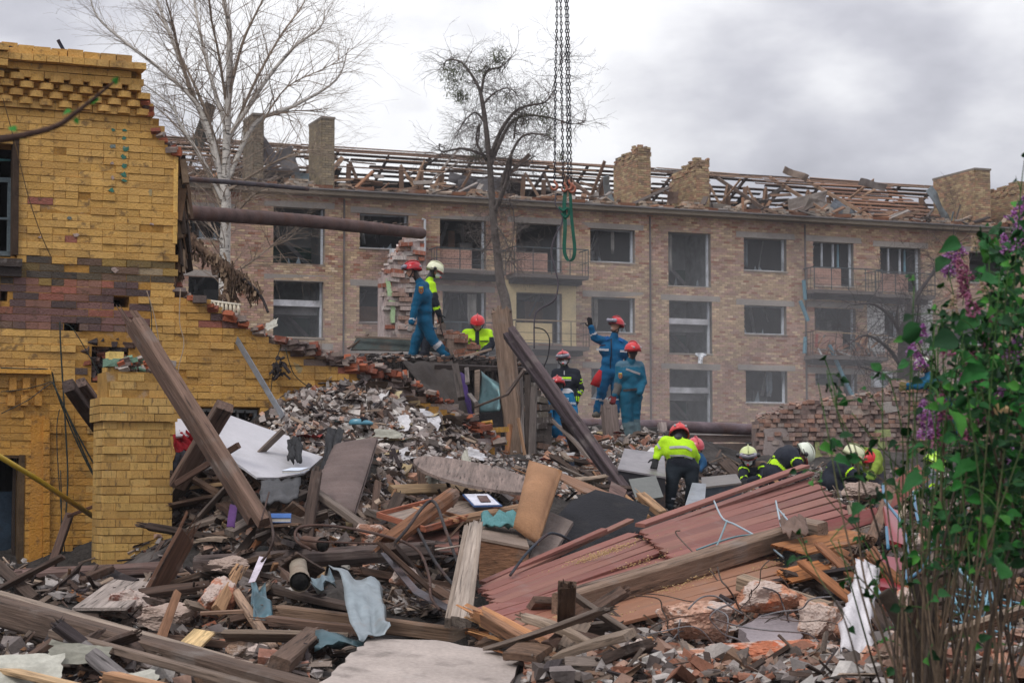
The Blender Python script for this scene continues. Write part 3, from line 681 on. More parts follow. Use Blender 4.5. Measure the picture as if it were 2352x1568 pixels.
    # the 300 that show largest are bricks of their own
    vis = [i for i, q in enumerate(piece) if 0 < q[5] < 1130 and 100 < q[6] < 1300 and q[3] > .11]
    vis.sort(key=lambda i: piece[i][5]); ind = set(vis[:300])
    mes = []
    for k in range(5):
        acc = Acc(); boxes(acc, [(0, 0, 0)], np.eye(3), [((L-.010)/2, .03, (ph-.007)/2)], [(1, 1, 1)], .0018); mes.append(acc.mesh('brick', M_paintO))
    for i, (a, hh, off, hl, c, px, py) in enumerate(piece):
        if i in ind: link('brick', mes[i % 5], Matrix.Translation(FY.W(a, hh, off-.018)) @ Rm @ Matrix.Diagonal((hl/((L-.010)/2), 1, 1, 1)), yb, c)
        else: C.append(FY.W(a, hh, off-.018)); Hh.append((hl, .03+max(0, off)*.9, (ph-.007)/2)); K.append(c)
    acc = Acc(); boxes(acc, C, FY.axes(), Hh, K, .0018); tag(acc.build('bricks', M_paint, yb), kind='stuff')
    # deep parts of the projecting cornice behind its face
    acc = Acc(); a0 = a_lo; a1, h1 = FY.F(309, 160); _, h1 = FY.F(150, 140)
    a = a_lo
    while a < a1:
        px = proj(FY.W(a, 6))[0]; FY.bx(acc, a, min(a+.2, a1), FY.F(px, 112+px*.10+56)[1], FY.F(px, 112+px*.10+8)[1], -.3, .085, lin(120, 92, 48)); a += .2
    acc.build('cornice_core', M_brickA, yb)
    # capping row: bricks on edge along the top
    px = -40
    while px < 272:
        a, hh = FY.F(px, 108+px*.10+8); acc = Acc(); FY.bx(acc, a, a+.165, hh-.05, hh+.05+random.uniform(-.01, .01), -.1, .17, np.array(pale[rng.integers(5)])*rng.uniform(.8, 1), .004)
        acc.build('capping_brick', M_paint, yb); px = proj(FY.W(a+.175, hh))[0]
    # dark interior boxes behind the openings
    for i, (a0, a1, h0, h1) in enumerate(OP):
        d = -3.0 if i in (0, 1) else (-1.6 if i == 5 else -.55)
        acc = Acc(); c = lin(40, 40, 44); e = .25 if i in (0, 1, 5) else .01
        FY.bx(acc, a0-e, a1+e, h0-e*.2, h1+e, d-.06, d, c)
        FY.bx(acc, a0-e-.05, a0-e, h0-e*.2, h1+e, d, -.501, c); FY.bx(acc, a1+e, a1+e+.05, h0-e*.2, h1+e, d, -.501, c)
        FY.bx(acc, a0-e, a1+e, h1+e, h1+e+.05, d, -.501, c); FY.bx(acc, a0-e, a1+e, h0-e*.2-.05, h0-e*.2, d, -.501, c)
        acc.build('recess', M_room, yb)
    grey = lin(92, 104, 110); dkw = lin(66, 52, 42)
    def bar(acc, x0, y0, x1, y1, w, col, o=-.12, t=.05):
        a0, h0 = FY.F(x0, y0); a1, h1 = FY.F(x1, y1); obox(acc, FY.W(a0, h0, o), FY.W(a1, h1, o), w, t, col, up=tuple(FY.n))
    acc = Acc(); bar(acc, 36, 318, 34, 586, .06, dkw, -.03, .16); bar(acc, 0, 318, 34, 316, .06, dkw, -.03, .1); w1 = acc.build('window_frame', M_woodA, yb)
    acc = Acc(); bar(acc, 28, 412, 26, 580, .05, grey, -.14); bar(acc, -20, 408, 30, 410, .05, grey, -.14); bar(acc, -20, 578, 30, 580, .05, grey, -.14); bar(acc, -20, 498, 28, 499, .025, grey, -.13, .03); acc.build('sash', M_woodA, w1)
    acc = Acc(); bar(acc, -20, 360, 30, 362, .02, lin(70, 120, 125), -.2); acc.build('curtain_rail', M_woodA, w1)
    acc = Acc(); a0, h0 = FY.F(-20, 612); a1, _ = FY.F(48, 604); FY.bx(acc, a0, a1, h0, h0+.085, -.1, .1, lin(70, 62, 58)); FY.bx(acc, a0, a1, h0-.1, h0-.003, -.1, .06, lin(60, 54, 52)); acc.build('window_ledge', M_brickA, yb)
    # door opening, frame and dark curtain-like door leaf
    acc = Acc(); bar(acc, 50, 1044, 46, 1310, .06, lin(88, 70, 50), -.06, .16); bar(acc, 0, 1046, 50, 1046, .05, lin(80, 62, 44), -.06, .14); bar(acc, 38, 1052, 34, 1310, .03, lin(60, 50, 44), -.14); f = acc.build('door_frame', M_woodA, yb)
    acc = Acc(); a0, h1 = FY.F(-60, 1128); a1, h0 = FY.F(33, 1330); FY.bx(acc, a0, a1, h0, h1, -.3, -.27, lin(44, 58, 72)); acc.build('door_panel', M_woodA, yb)
    # raised ledge, pilaster strip and small corbels around the door
    def relief(x0, y0, x1, y1, o, nm='moulding', c=lin(204, 146, 62)):
        a0, h1 = FY.F(x0, y0); a1, h0 = FY.F(x1, y1); acc = Acc(); FY.bx(acc, a0, a1, h0, h1, .0, o, c, .003); acc.build(nm, M_paint, yb)
    relief(-80, 846, 114, 860, .11, 'ledge', lin(216, 158, 66))
    for k in range(3):
        relief(20+k*31, 868, 36+k*31, 898, .055, 'corbel'); relief(16+k*31, 908, 32+k*31, 932, .055, 'corbel')
    y = 962
    while y < 1300: relief(98, y, 112, y+26, .05, 'pilaster_block', np.array(lin(200, 142, 58))*rng.uniform(.85, 1)); y += 28
    relief(72, 955, 96, 1300, .025, 'pilaster', lin(190, 134, 54))
    # basement window: frame with vertical bars
    acc = Acc()
    for a_, b_ in (((456, 940), (594, 944)), ((592, 940), (590, 974)), ((456, 960), (456, 974))): bar(acc, *a_, *b_, .035, lin(150, 156, 160), -.1)
    wf = acc.build('window_frame', M_woodA, yb)
    for x in (478, 500, 522, 545, 566): acc = Acc(); bar(acc, x, 942, x, 975, .012, lin(40, 40, 44), -.06, .012); acc.build('bar', M_woodA, wf)
    for x in (500, 552): acc = Acc(); bar(acc, x, 942, x, 975, .03, lin(150, 156, 160), -.13, .03); acc.build('mullion', M_woodA, wf)
    # whitewashed end strip at the broken corner, old plaster
    acc = Acc(); a1, h1 = FY.F(408, 362); _, h0 = FY.F(408, 560); FY.bx(acc, a1-.045, a1+.004, h0, h1, -.3, .016, lin(226, 182, 100), .003); acc.build('corner_strip', M_paint, yb)
    # torn layers hanging at the broken edge
    acc = Acc(); rr = random.Random(5)
    for k in range(130):
        a, hh = FY.F(410+rr.random()**2*18, rr.uniform(352, 600)); q = FY.W(a+rr.uniform(0, .05), hh, -rr.uniform(.05, .4)); ln = rr.uniform(.1, .45)
        obox(acc, q, q+Vector((rr.uniform(-.04, .07), rr.uniform(-.1, .1), -ln)), rr.uniform(.02, .09), rr.uniform(.01, .04), np.array(rr.choice([lin(70, 52, 40), lin(92, 70, 52), lin(50, 40, 34), lin(110, 92, 74)])), roll=rr.random()*3, jit=.01)
    tag(acc.build('torn_insulation', M_woodA, yb), kind='stuff')
    # rough mortar and brick ends along the broken upper steps
    acc = Acc()
    for x0, y0, x1, y1, n_ in ((330, 232, 356, 300, 26), (356, 300, 408, 350, 34), (405, 660, 480, 700, 30), (480, 700, 600, 762, 50), (600, 762, 720, 812, 50), (650, 792, 930, 872, 420), (930, 872, 1040, 930, 60), (1040, 930, 1145, 1010, 60)):
        for k in range(n_):
            t = rr.random(); a, hh = FY.F(x0+(x1-x0)*t, y0+(y1-y0)*t+rr.uniform(-3, 8)); q = FY.W(a, hh+(rr.uniform(-.02, .07) if x0 == 650 else 0), -rr.uniform(-.08, .45))
            c = np.array(rr.choice([lin(120, 70, 56), lin(96, 84, 80), lin(150, 86, 62), lin(80, 66, 62), lin(140, 126, 118)]))
            s = rr.uniform(.02, .075); obox(acc, q-Vector((s, 0, 0)), q+Vector((s, rr.uniform(-.05, .05), rr.uniform(-.03, .03))), s*1.1, s*.9, c, roll=rr.random()*3, jit=.008)
    tag(acc.build('broken_edge', M_brickA, yb), kind='stuff')
    # rough knocked-out patch
    acc = Acc()
    for k in range(220):
        a, hh = FY.F(rr.uniform(192, 340), rr.uniform(775, 895)); q = FY.W(a, hh, -rr.uniform(.0, .3)); s = rr.uniform(.02, .07)
        obox(acc, q-Vector((s, 0, 0)), q+Vector((s, 0, rr.uniform(-.02, .02))), s*1.2, s, np.array(rr.choice([lin(74, 64, 64), lin(58, 52, 52), lin(92, 74, 66), lin(120, 72, 56)])), roll=rr.random()*3, jit=.01)
    tag(acc.build('broken_brickwork', M_brickA, yb), kind='stuff')
yellow()
def flakes():
    r_ = random.Random(6)
    for x, y, w, h, c in ((285, 300, 8, 8, 0), (284, 318, 8, 8, 0), (286, 343, 14, 18, 0), (284, 361, 12, 12, 0), (284, 382, 10, 12, 0), (285, 403, 12, 14, 0), (284, 416, 9, 9, 0), (258, 300, 7, 9, 0), (259, 336, 9, 13, 2), (257, 376, 6, 8, 1), (258, 410, 7, 10, 1), (256, 437, 11, 12, 0), (160, 502, 10, 9, 2), (175, 540, 16, 9, 1), (90, 545, 7, 5, 1), (122, 233, 9, 10, 1), (348, 515, 9, 7, 1), (262, 620, 12, 14, 1)):
        x += r_.uniform(-1, 1); w *= 1.35; n = 9; a, h_ = FY.F(x, y); k = FY.W(a, h_).y/FPX; sh = [(math.cos(i/n*6.283)*r_.uniform(.22, .65), math.sin(i/n*6.283)*r_.uniform(.22, .65)) for i in range(n)]; acc = Acc()
        T_ = [FY.W(a+u*w*k, h_+v*h*k, .024) for u, v in sh]; B_ = [FY.W(a+u*w*k, h_+v*h*k, .0) for u, v in sh]
        acc.add([tuple(q) for q in T_+B_], [list(range(n)), [n+i for i in range(n)][::-1]]+[(i, n+i, n+(i+1) % n, (i+1) % n) for i in range(n)], (lin(70, 120, 104), lin(170, 150, 140), lin(120, 130, 124))[c]); acc.build('paint_flake', M_brickA, yb)
flakes()
# ------------------------------------------------------------------ free standing pier in front
FP = Plane(19.5*(1-.42*(300-1176)/FPX), 0.42)
def pier():
    pb = empty('brick_pier', FP.W(*FP.F(300, 1330)), 'yellow painted square brick pier with a wider band near its top, timber leaning past it', 'pier')
    ph = .0785; L = .262; rr = random.Random(9)
    aL = FP.F(236, 1100)[0]; aR = FP.F(397, 1100)[0]; zt = FP.F(300, 842)[1]; zb0, zb1 = FP.F(300, 973)[1], FP.F(300, 906)[1]
    acc = Acc(); FP.bx(acc, aL+.03, aR-.03, 0.2, zt-.05, -.49, -.006, lin(160, 124, 68)); acc.build('core', M_brickA, pb)
    pale = [lin(208, 168, 96), lin(202, 160, 90), lin(214, 174, 104), lin(196, 154, 86)]
    mes = []
    for k in range(4):
        a_ = Acc(); boxes(a_, [(0, 0, 0)], np.eye(3), [(.5, .04, (ph-.007)/2)], [(1, 1, 1)], .002); mes.append(a_.mesh('brick', M_paintO))
    h = .5; r = 0
    Rf = Matrix(((FP.e.x, FP.n.x, 0, 0), (FP.e.y, FP.n.y, 0, 0), (0, 0, 1, 0), (0, 0, 0, 1)))
    Rs = Matrix(((-FP.n.x, -FP.e.x, 0, 0), (-FP.n.y, -FP.e.y, 0, 0), (0, 0, 1, 0), (0, 0, 0, 1)))
    while h < zt:
        wide = .035 if zb0 < h+ph/2 < zb1 else 0
        top = h+ph/2 > zb1
        lo, hi = aL-wide+(.05+(h-zb1)*.12 if top else 0), aR+wide
        x = lo-(r % 2)*L/2
        while x < hi:
            if rr.random() < .25 and x > lo: x -= L*rr.choice([.5, .25])
            a0, a1 = max(x, lo)+.003, min(x+L, hi)-.003
            if a1-a0 > .03 and not (h > zt-.2 and rr.random() < .3):
                link('brick', rr.choice(mes), Matrix.Translation(FP.W((a0+a1)/2, h+ph/2+rr.gauss(0, .0015), -.04+wide+rr.gauss(0, .004))) @ Rf @ Matrix.Diagonal((a1-a0, 1, 1, 1)), pb, np.array(rr.choice(pale))*rr.uniform(.84, 1.0))
            x += L
        x = .0-(r % 2)*.13
        while x < .5+wide:
            a0, a1 = max(x, .045-wide)+.004, min(x+L, .5+wide)-.004
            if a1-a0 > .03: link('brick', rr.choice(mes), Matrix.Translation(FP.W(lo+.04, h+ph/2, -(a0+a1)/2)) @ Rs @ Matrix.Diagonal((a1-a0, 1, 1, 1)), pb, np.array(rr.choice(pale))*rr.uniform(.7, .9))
            x += L
        h += ph; r += 1
    # rubble heaped on its broken top
    acc = Acc()
    for k in range(120):
        q = FP.W(rr.uniform(aL+.12, aR), zt+rr.uniform(-.08, .05)+.06*rr.random(), -rr.uniform(.0, .45)); s = rr.uniform(.012, .05)
        obox(acc, q-Vector((s, 0, 0)), q+Vector((s, 0, rr.uniform(-.03, .03))), s*1.3, s*.8, np.array(rr.choice([lin(150, 140, 134), lin(110, 96, 90), lin(168, 96, 70), lin(180, 172, 164), lin(110, 140, 120)])), roll=rr.random()*3, jit=.006)
    tag(acc.build('rubble_on_top', M_brickA, pb), kind='stuff')
    for (x, y, c) in ((268, 816, lin(226, 196, 120)), (262, 832, lin(120, 150, 130)), (282, 836, lin(170, 160, 150))):
        a, hh = FP.F(x, y); acc = Acc(); FP.bx(acc, a-.07, a+.07, hh-.04, hh+.04, -.2, -.02, c, .006); acc.build('loose_top_brick', M_brickA, pb)
pier()
print('yellow', time.time()-T0)
# ================================================================== ground and rubble relief
CP = [ # px, py, distance of the rubble surface seen there
 (-200,1620,13),(300,1640,13),(700,1625,13),(1176,1590,12.6),(1700,1568,12.6),(2352,1568,12),(-200,1470,16),(300,1492,15.5),(500,1540,14.2),(100,1500,14.8),(700,1492,15),(1050,1500,14.6),(1500,1500,14.2),(2000,1480,14),(2400,1480,13.5),
 (0,1350,18.4),(250,1345,18.6),(500,1330,18.2),(800,1350,17.2),(1050,1350,16.6),(1250,1400,16),(1600,1350,17),(1900,1350,17),(2300,1350,16),
 (0,1315,20.2),(200,1312,20.6),(430,1230,19.5),(560,1160,20),(700,1190,19),(850,1160,19.5),(1000,1190,19.5),(1150,1220,18.5),(1400,1240,19.5),(1650,1240,20),(1950,1230,20),(2300,1230,19),
 (440,1100,21),(560,1060,21.3),(650,960,22),(700,895,22.6),(810,842,23.2),(900,878,23.2),(1000,948,23.0),(1100,1050,22.6),(1180,1110,22.5),(900,1050,21.4),(760,1080,20.8),(1050,1130,20.8),(1300,1130,22.5),(1500,1225,22),(1560,1222,22.8),(1570,1205,24.2),(1560,1178,25.4),(1640,1185,25),(1470,1180,24),(1420,1130,25.5),
 (1260,1090,26),(1340,1060,28.5),(1450,1050,30),(1330,1010,33),(1480,1000,35),(1260,1050,30),(1600,1130,28),(1750,1110,30),(1900,1120,31),(2100,1120,31),(2300,1120,30),(1560,1200,24.5),(1800,1170,25.5),(2050,1180,25),(2300,1180,24),
 (1150,1085,26),(1050,1050,26.5),(1100,1075,29),(1000,1010,28),(1000,980,31),(940,930,27),(920,900,30),(1150,1040,33),(1000,960,35),
 (1600,1070,37),(1800,1060,38),(2000,1050,38),(2300,1040,38),(1480,985,38),(1300,990,38),(1000,900,39)]
_cp3 = np.array([P(*c) for c in CP]); _low = np.array([(x, y, .3) for x in (-14, -8, 0, 8, 14) for y in (46, 54)]+[(x, y, .5) for x in (-14, 12) for y in (14, 22, 30, 38)]+[(x, 8, .25) for x in (-8, -3, 3, 8)]+[(-7, 26, .8), (-6, 30, .9), (-5, 34, 1.0), (-9, 30, .6)])
_cp3 = np.concatenate([_cp3, _low])
def Hbase(X, Y):
    X = np.asarray(X, float); Y = np.asarray(Y, float); sh = X.shape; X = X.ravel(); Y = Y.ravel()
    d2 = (X[:, None]-_cp3[None, :, 0])**2+((Y[:, None]-_cp3[None, :, 1])*.75)**2
    w = 1/(d2+.10)**1.8
    return ((w*_cp3[None, :, 2]).sum(1)/w.sum(1)).reshape(sh)
GX = np.arange(-15, 15.01, .10); GY = np.arange(8, 56.01, .12)
_gx, _gy = np.meshgrid(GX, GY, indexing='ij'); _H = Hbase(_gx, _gy)
def _fbm(x, y):
    return .16*noise.noise(Vector((x*.9, y*.9, 0)))+.09*noise.noise(Vector((x*2.3, y*2.3, 5)))+.05*noise.noise(Vector((x*5.5, y*5.5, 9)))
_N = np.array([[_fbm(x, y) for y in GY] for x in GX]); _H = _H+_N
def H(x, y):
    fx = (x-GX[0])/.10; fy = (y-GY[0])/.12
    i = int(min(max(fx, 0), len(GX)-2)); j = int(min(max(fy, 0), len(GY)-2)); u = min(max(fx-i, 0), 1); v = min(max(fy-j, 0), 1)
    return float(_H[i, j]*(1-u)*(1-v)+_H[i+1, j]*u*(1-v)+_H[i, j+1]*(1-u)*v+_H[i+1, j+1]*u*v)
def Hn(x, y):
    e = .15; return Vector(((H(x-e, y)-H(x+e, y))/(2*e), (H(x, y-e)-H(x, y+e))/(2*e), 1)).normalized()
def G(px, py, lift=0.0, lo=10.5, hi=52):
    d = ray(px, py); y = lo
    while y < hi:
        k = y/d.y; z = EYE+d.z*k
        if z < H(d.x*k, y)+lift: 
            return Vector((d.x*k, y, z))
        y += .06
    return None
def terrain():
    nx, ny = len(GX), len(GY)
    V = np.stack([_gx, _gy, _H], -1).reshape(-1, 3)
    i, j = np.meshgrid(np.arange(nx-1), np.arange(ny-1), indexing='ij'); q = (i*ny+j).ravel()
    Q = np.stack([q, q+ny, q+ny+1, q+1], -1); acc = Acc(); acc.addq(V, Q, np.full((len(V), 3), .08))
    o = acc.build('rubble_ground', M_dirt, None, (0, 0, 0)); tag(o, 'dark rubble covered ground heaped into mounds', None, None, 'structure')
    acc = Acc(); acc.add([(-1500, -300, 0), (1500, -300, 0), (1500, 2500, 0), (-1500, 2500, 0)], [(0, 1, 2, 3)], (.1, .1, .1)); o = acc.build('ground', M_ground, None, (0, 0, 0)); tag(o, 'bare flat ground around the rubble', None, None, 'structure')
terrain()
print('terrain', time.time()-T0)
# ================================================================== timbers, boards and other large debris, one by one
_P0 = P
def P(px, py, D): return _P0(px, py, D*.985 if (D < 20 and py > 1180) else D)
def vjit(n, s): return (rng.normal(0, 1, (n, 3))*s)
def beam_mesh(L, w, h, name, m, segs=None, spa=0.0, spb=0.0, bend=0.0, rnd=0.0, crack=True, taper=1.0):
    acc = Acc(); segs = segs or max(3, int(L/.18)); V = []; n = 8
    ch = min(w, h)*(.10 if rnd == 0 else .29)
    ring = [(-w/2+ch, -h/2), (w/2-ch, -h/2), (w/2, -h/2+ch), (w/2, h/2-ch), (w/2-ch, h/2), (-w/2+ch, h/2), (-w/2, h/2-ch), (-w/2, -h/2+ch)]
    s0 = rng.uniform(0, 99)
    for i in range(segs+1):
        t = i/segs; x = -L/2+L*t; k = 1-(1-taper)*t
        bo = bend*math.sin(math.pi*t)
        for j, (y, z) in enumerate(ring):
            q = noise.noise(Vector((x*2.5, j*1.7, s0)))*min(w, h)*.07
            xx = x
            if i == 0 and spa: xx += spa*rng.uniform(-.2, 1)*(1 if j % 3 else .3)
            if i == segs and spb: xx -= spb*rng.uniform(-.2, 1)*(1 if j % 3 else .3)
            V.append((xx, y*k*(1+q/w), z*k*(1+q/h)+bo))
    F = [(i*n+j, (i+1)*n+j, (i+1)*n+(j+1) % n, i*n+(j+1) % n) for i in range(segs) for j in range(n)]
    F += [list(range(n)), [segs*n+j for j in range(n)][::-1]]
    acc.add(V, F)
    for e, sp in ((-1, spa), (1, spb)):
        if sp:
            for k in range(int(4+w*30)):
                y = rng.uniform(-.42, .42)*w; z = rng.uniform(-.42, .42)*h; ln = sp*rng.uniform(.5, 1.6); tw = rng.uniform(.06, .22)*min(w, h)
                x0 = e*(L/2-sp*1.1); x1 = x0+e*(sp*1.0+ln)
                a = [(x0, y-tw, z-tw), (x0, y+tw, z-tw), (x0, y+tw, z+tw), (x0, y-tw, z+tw), (x1, y+rng.uniform(-.02, .02), z+rng.uniform(-.02, .02)), (x1-e*.02, y+tw*.4, z)]
                acc.add(a, [(0, 1, 5, 4), (1, 2, 5), (2, 3, 4, 5), (3, 0, 4)])
    return acc.mesh(name, m)
def mframe(a, b, roll=0.0, up=(0, 0, 1)):
    x, y, z = frame3(b-a, up, roll); c = (a+b)/2
    return Matrix(((x.x, y.x, z.x, c.x), (x.y, y.y, z.y, c.y), (x.z, y.z, z.z, c.z), (0, 0, 0, 1)))
def beam(name, label, cat, a, b, wpx, hpx=None, col=(.1, .08, .06), roll=0.0, m=None, spa=0, spb=0, bend=0, rnd=0, group=None, parent=None, taper=1.0, up=(0, 0, 1), meters=False):
    """a, b = (px, py, distance); sizes in pixels at the mean distance unless meters"""
    A_ = P(*a) if not isinstance(a, Vector) else a; B_ = P(*b) if not isinstance(b, Vector) else b
    D = (A_.y+B_.y)/2; k = 1 if meters else D/FPX
    w = wpx*k; h = (hpx if hpx is not None else wpx)*k
    me = beam_mesh((B_-A_).length, w, h, name, m or M_wood, spa=spa, spb=spb, bend=bend, rnd=rnd, taper=taper)
    o = link(name, me, mframe(A_, B_, roll, up), parent, col)
    if parent is None: tag(o, label, cat, group)
    return o
W_dk = lin(92, 76, 68); W_br = lin(120, 96, 80); W_gr = lin(134, 120, 110); W_pale = lin(168, 148, 130); W_char = lin(62, 54, 54); W_or = lin(168, 112, 74); W_lt = lin(196, 164, 126)
FRAC = 1
# leaning double timber in front of the pier
e = empty('leaning_timber', P(600, 1200, 17.6), 'long dark brown cracked timber leaning from the mound against the yellow brick pier', 'timber')
beam('beam', None, None, (312, 735, 18.7), (608, 1200, 17.6), 29, 29, lin(112, 90, 78), .3, spa=.12, parent=e); beam('beam', None, None, (293, 742, 18.8), (579, 1196, 17.7), 17, 26, lin(96, 76, 66), .3, spa=.2, parent=e)
e = empty('wall_beam', P(215, 975, 20.8), 'short thick dark beam slanting down behind the brick pier', 'beam')
beam('beam', None, None, (157, 885, 20.3), (245, 1010, 21.4), 26, 30, lin(74, 62, 58), -.35, parent=e); beam('beam', None, None, (186, 878, 20.5), (262, 985, 21.5), 22, 22, lin(104, 86, 78), -.35, parent=e)
beam('timber', 'brown timber crossing behind the long leaning one, top by the basement window', 'timber', (517, 932, 18.9), (408, 1112, 19.6), 40, 28, lin(108, 88, 78), .4)
beam('timber', 'thin dark timber poking right from behind the long leaning timber over the white board', 'timber', (405, 1110, 18.6), (548, 1022, 18.2), 12, 14, lin(92, 70, 60), .2)
beam('upright_post', 'tall upright rough brown timber post standing between the workers', 'post', (1152, 712, 29), (1192, 1090, 28.6), 41, 36, lin(122, 102, 88), .2, spa=.05)
e = empty('charred_beam', P(1440, 1135, 25), 'long charred black beam with a groove leaning left from the grey cabinet up to the post', 'beam')
beam('beam', None, None, (1175, 757, 27.4), (1450, 1140, 25), 17, 20, lin(86, 74, 76), .5, parent=e, spb=.05); beam('beam', None, None, (1162, 770, 27.5), (1438, 1150, 25.1), 14, 18, lin(66, 56, 60), .5, parent=e, spb=.05)
e = empty('long_beam', P(300, 1450, 14.4), 'long massive squared beam running down to the right across the bottom left corner', 'beam')
beam('beam', None, None, (-40, 1392, 15.6), (735, 1606, 13.1), 68, 62, lin(96, 80, 70), .0, parent=e); beam('board', None, None, (-10, 1362, 15.9), (760, 1582, 13.5), 36, 14, lin(148, 132, 118), .0, parent=e)
beam('log', 'fire blackened round log with orange splits lying in front of the yellow wall', 'log', (28, 1328, 17.75), (420, 1304, 18.0), 42, 42, lin(104, 84, 78), rnd=1, spa=.08, taper=.85)
beam('log', 'long dark round log lying across the middle of the rubble, under the rebar loops', 'log', (452, 1298, 17.7), (1000, 1262, 17.2), 46, 46, lin(88, 76, 72), rnd=1, taper=.85, spb=.1)
beam('log', 'second charred log underneath the split one before the yellow wall', 'log', (-30, 1362, 18.0), (210, 1378, 17.8), 30, 30, lin(78, 64, 56), rnd=1)
beam('board', 'broad pale grey board lying flat on the heap left of the brick lump', 'board', (228, 1398, 16.2), (318, 1330, 17.6), 120, 7, lin(158, 146, 138), .0, up=(0, .25, 1))
beam('rotten_plank', 'wide dark rotten plank standing up with a ragged top before the long log', 'plank', (352, 1368, 17.0), (432, 1222, 17.3), 66, 12, lin(88, 62, 48), 1.2, spb=.16, up=(0, -1, .4))
e = empty('broken_beam', P(850, 1420, 15.6), 'pair of broken squared beams lying flat under the crumpled zinc sheet', 'beam')
beam('beam', None, None, (634, 1405, 15.5), (1084, 1462, 15.5), 32, 34, lin(128, 104, 86), .1, parent=e, spa=.1); beam('beam', None, None, (612, 1424, 15.3), (860, 1452, 15.25), 24, 24, lin(108, 86, 74), .1, parent=e, spa=.12)
beam('beam_stub', 'short thick beam stub with a dark sawn end beside the concrete slab', 'beam', (640, 1530, 13.6), (722, 1460, 14.6), 48, 42, lin(106, 86, 74), .3, spb=.08)
e = empty('timber_bundle', P(1060, 1430, 15.2), 'bundle of four pale weathered timbers nailed together standing on end by the red boards', 'timber')
for x0, x1, c, w in ((1028, 1072, 140, 13), (1045, 1088, 160, 21), (1063, 1097, 168, 15), (1077, 1103, 150, 12)): beam('timber', None, None, (x0, 1424+(x0 % 7), 15.0), (x1, 1224-(x1 % 3)*9, 16.2), w, 26, lin(c, c-14, c-26), .1, parent=e, spb=.06)
beam('splintered_log', 'rough reddish brown splintered log sticking up above the red cabinet panel', 'log', (886, 1248, 17.2), (1038, 1138, 18.2), 40, 36, lin(124, 86, 62), .3, rnd=1, spa=.12, spb=.08)
e = empty('splintered_beam', P(1250, 1490, 13.8), 'fresh orange splintered beam running down right below the red floor boards', 'beam')
beam('beam', None, None, (1100, 1408, 14.6), (1455, 1592, 12.9), 30, 36, lin(176, 126, 88), .4, parent=e, spa=.2); beam('beam', None, None, (1110, 1420, 14.5), (1400, 1590, 12.85), 18, 40, lin(140, 104, 80), .4, parent=e, spa=.25)
for i, (a, b, w, c) in enumerate((((1102, 1432, 14.6), (1290, 1530, 13.9), 12, lin(172, 130, 90)), ((1120, 1460, 14.4), (1260, 1500, 14.0), 9, lin(186, 136, 90)), ((1160, 1500, 14.2), (1300, 1545, 13.7), 12, lin(150, 100, 66)))):
    beam('splinter', ('long torn splinter just under the left edge of the floor boards', 'thin pale splinter pointing left above the concrete slab', 'brown splinter right of the concrete slab corner')[i], 'splinter', a, b, w, w*.6, c, .2*i, spa=.15)
beam('floor_joist', 'thick grey joist lying across the red floor boards', 'joist', (1287, 1390, 14.85), (1830, 1226, 17.5), 46, 50, lin(128, 106, 90), .12)
beam('timber_offcut', 'short pale notched offcut standing on the joist over the red boards', 'offcut', (1580, 1330, 16.2), (1640, 1290, 16.6), 20, 22, lin(156, 142, 126), .4)
beam('beam', 'pale ended squared beam pointing left below the red boards, under the wires', 'beam', (1700, 1336, 15.1), (1905, 1402, 14.6), 32, 36, lin(150, 130, 110), .2)
beam('broken_stud', 'broken orange ended stud right beside the bending worker in dark trousers', 'stud', (1412, 1138, 22.5), (1480, 1200, 21.4), 34, 30, lin(164, 124, 88), .2, spa=.1)
beam('broken_stud', 'smaller broken stud between its thicker twin and the red boards', 'stud', (1470, 1136, 22.4), (1525, 1182, 21.6), 20, 20, lin(160, 128, 98), .2, spa=.1)
beam('lath', 'orange lath lying along the lower edge of the floor boards', 'lath', (1250, 1482, 14.5), (1500, 1468, 14.5), 20, 12, lin(190, 138, 92), .1, spa=.1)
beam('lath', 'long thin yellow splinter following the lower edge of the floor boards', 'lath', (1290, 1470, 14.9), (1730, 1372, 16.2), 7, 7, lin(206, 170, 118), .1, spa=.1)
beam('log', 'smooth pale round pole lying right of the splintered log', 'log', (985, 1208, 18.0), (1205, 1166, 18.6), 24, 24, lin(152, 120, 94), rnd=1)
beam('stick', 'split pale stick slanting down between the brick lump and the zinc sheet', 'stick', (540, 1358, 16.2), (632, 1496, 14.6), 20, 18, lin(150, 124, 104), .2, spa=.08, spb=.08)
beam('stake', 'pointed tan stake of split wood leaning right in the left heap', 'stake', (500, 1402, 15.8), (545, 1312, 16.4), 30, 16, lin(162, 126, 94), .9, spb=.1, taper=.6)
beam('stake', 'slim brown stake standing below the rotten plank', 'stake', (368, 1470, 15.2), (408, 1360, 15.8), 22, 12, lin(136, 100, 76), .8, taper=.8)
beam('board', 'pale new board sawn square lying in the dirt left of the beam stub', 'board', (418, 1500, 14.8), (470, 1450, 15.4), 52, 8, lin(206, 176, 128), .1, up=(0, -.5, 1))
beam('grey_stump', 'smooth grey round ended stump poking up in front of the long beam', 'timber', (166, 1468, 13.9), (300, 1575, 12.9), 44, 20, lin(112, 106, 104), .3, rnd=1)
beam('board', 'pale splintered board in the bottom left corner, lowest of all', 'board', (-20, 1530, 13.4), (230, 1590, 12.7), 34, 12, lin(186, 156, 120), .1, spa=.1)
beam('beam', 'orange ended beam at the very bottom edge left of centre', 'beam', (404-160, 1556, 13.0), (430, 1600, 12.6), 34, 34, lin(168, 128, 96), .1, spa=.08)
beam('board', 'weathered board lying under the long beam at the bottom left', 'board', (120, 1452, 14.0), (640, 1592, 12.9), 26, 18, lin(118, 102, 90), .1)
beam('board', 'thin brown board slanting across the middle of the left heap', 'board', (460, 1408, 15.6), (620, 1400, 15.7), 14, 8, lin(156, 126, 106), .1)
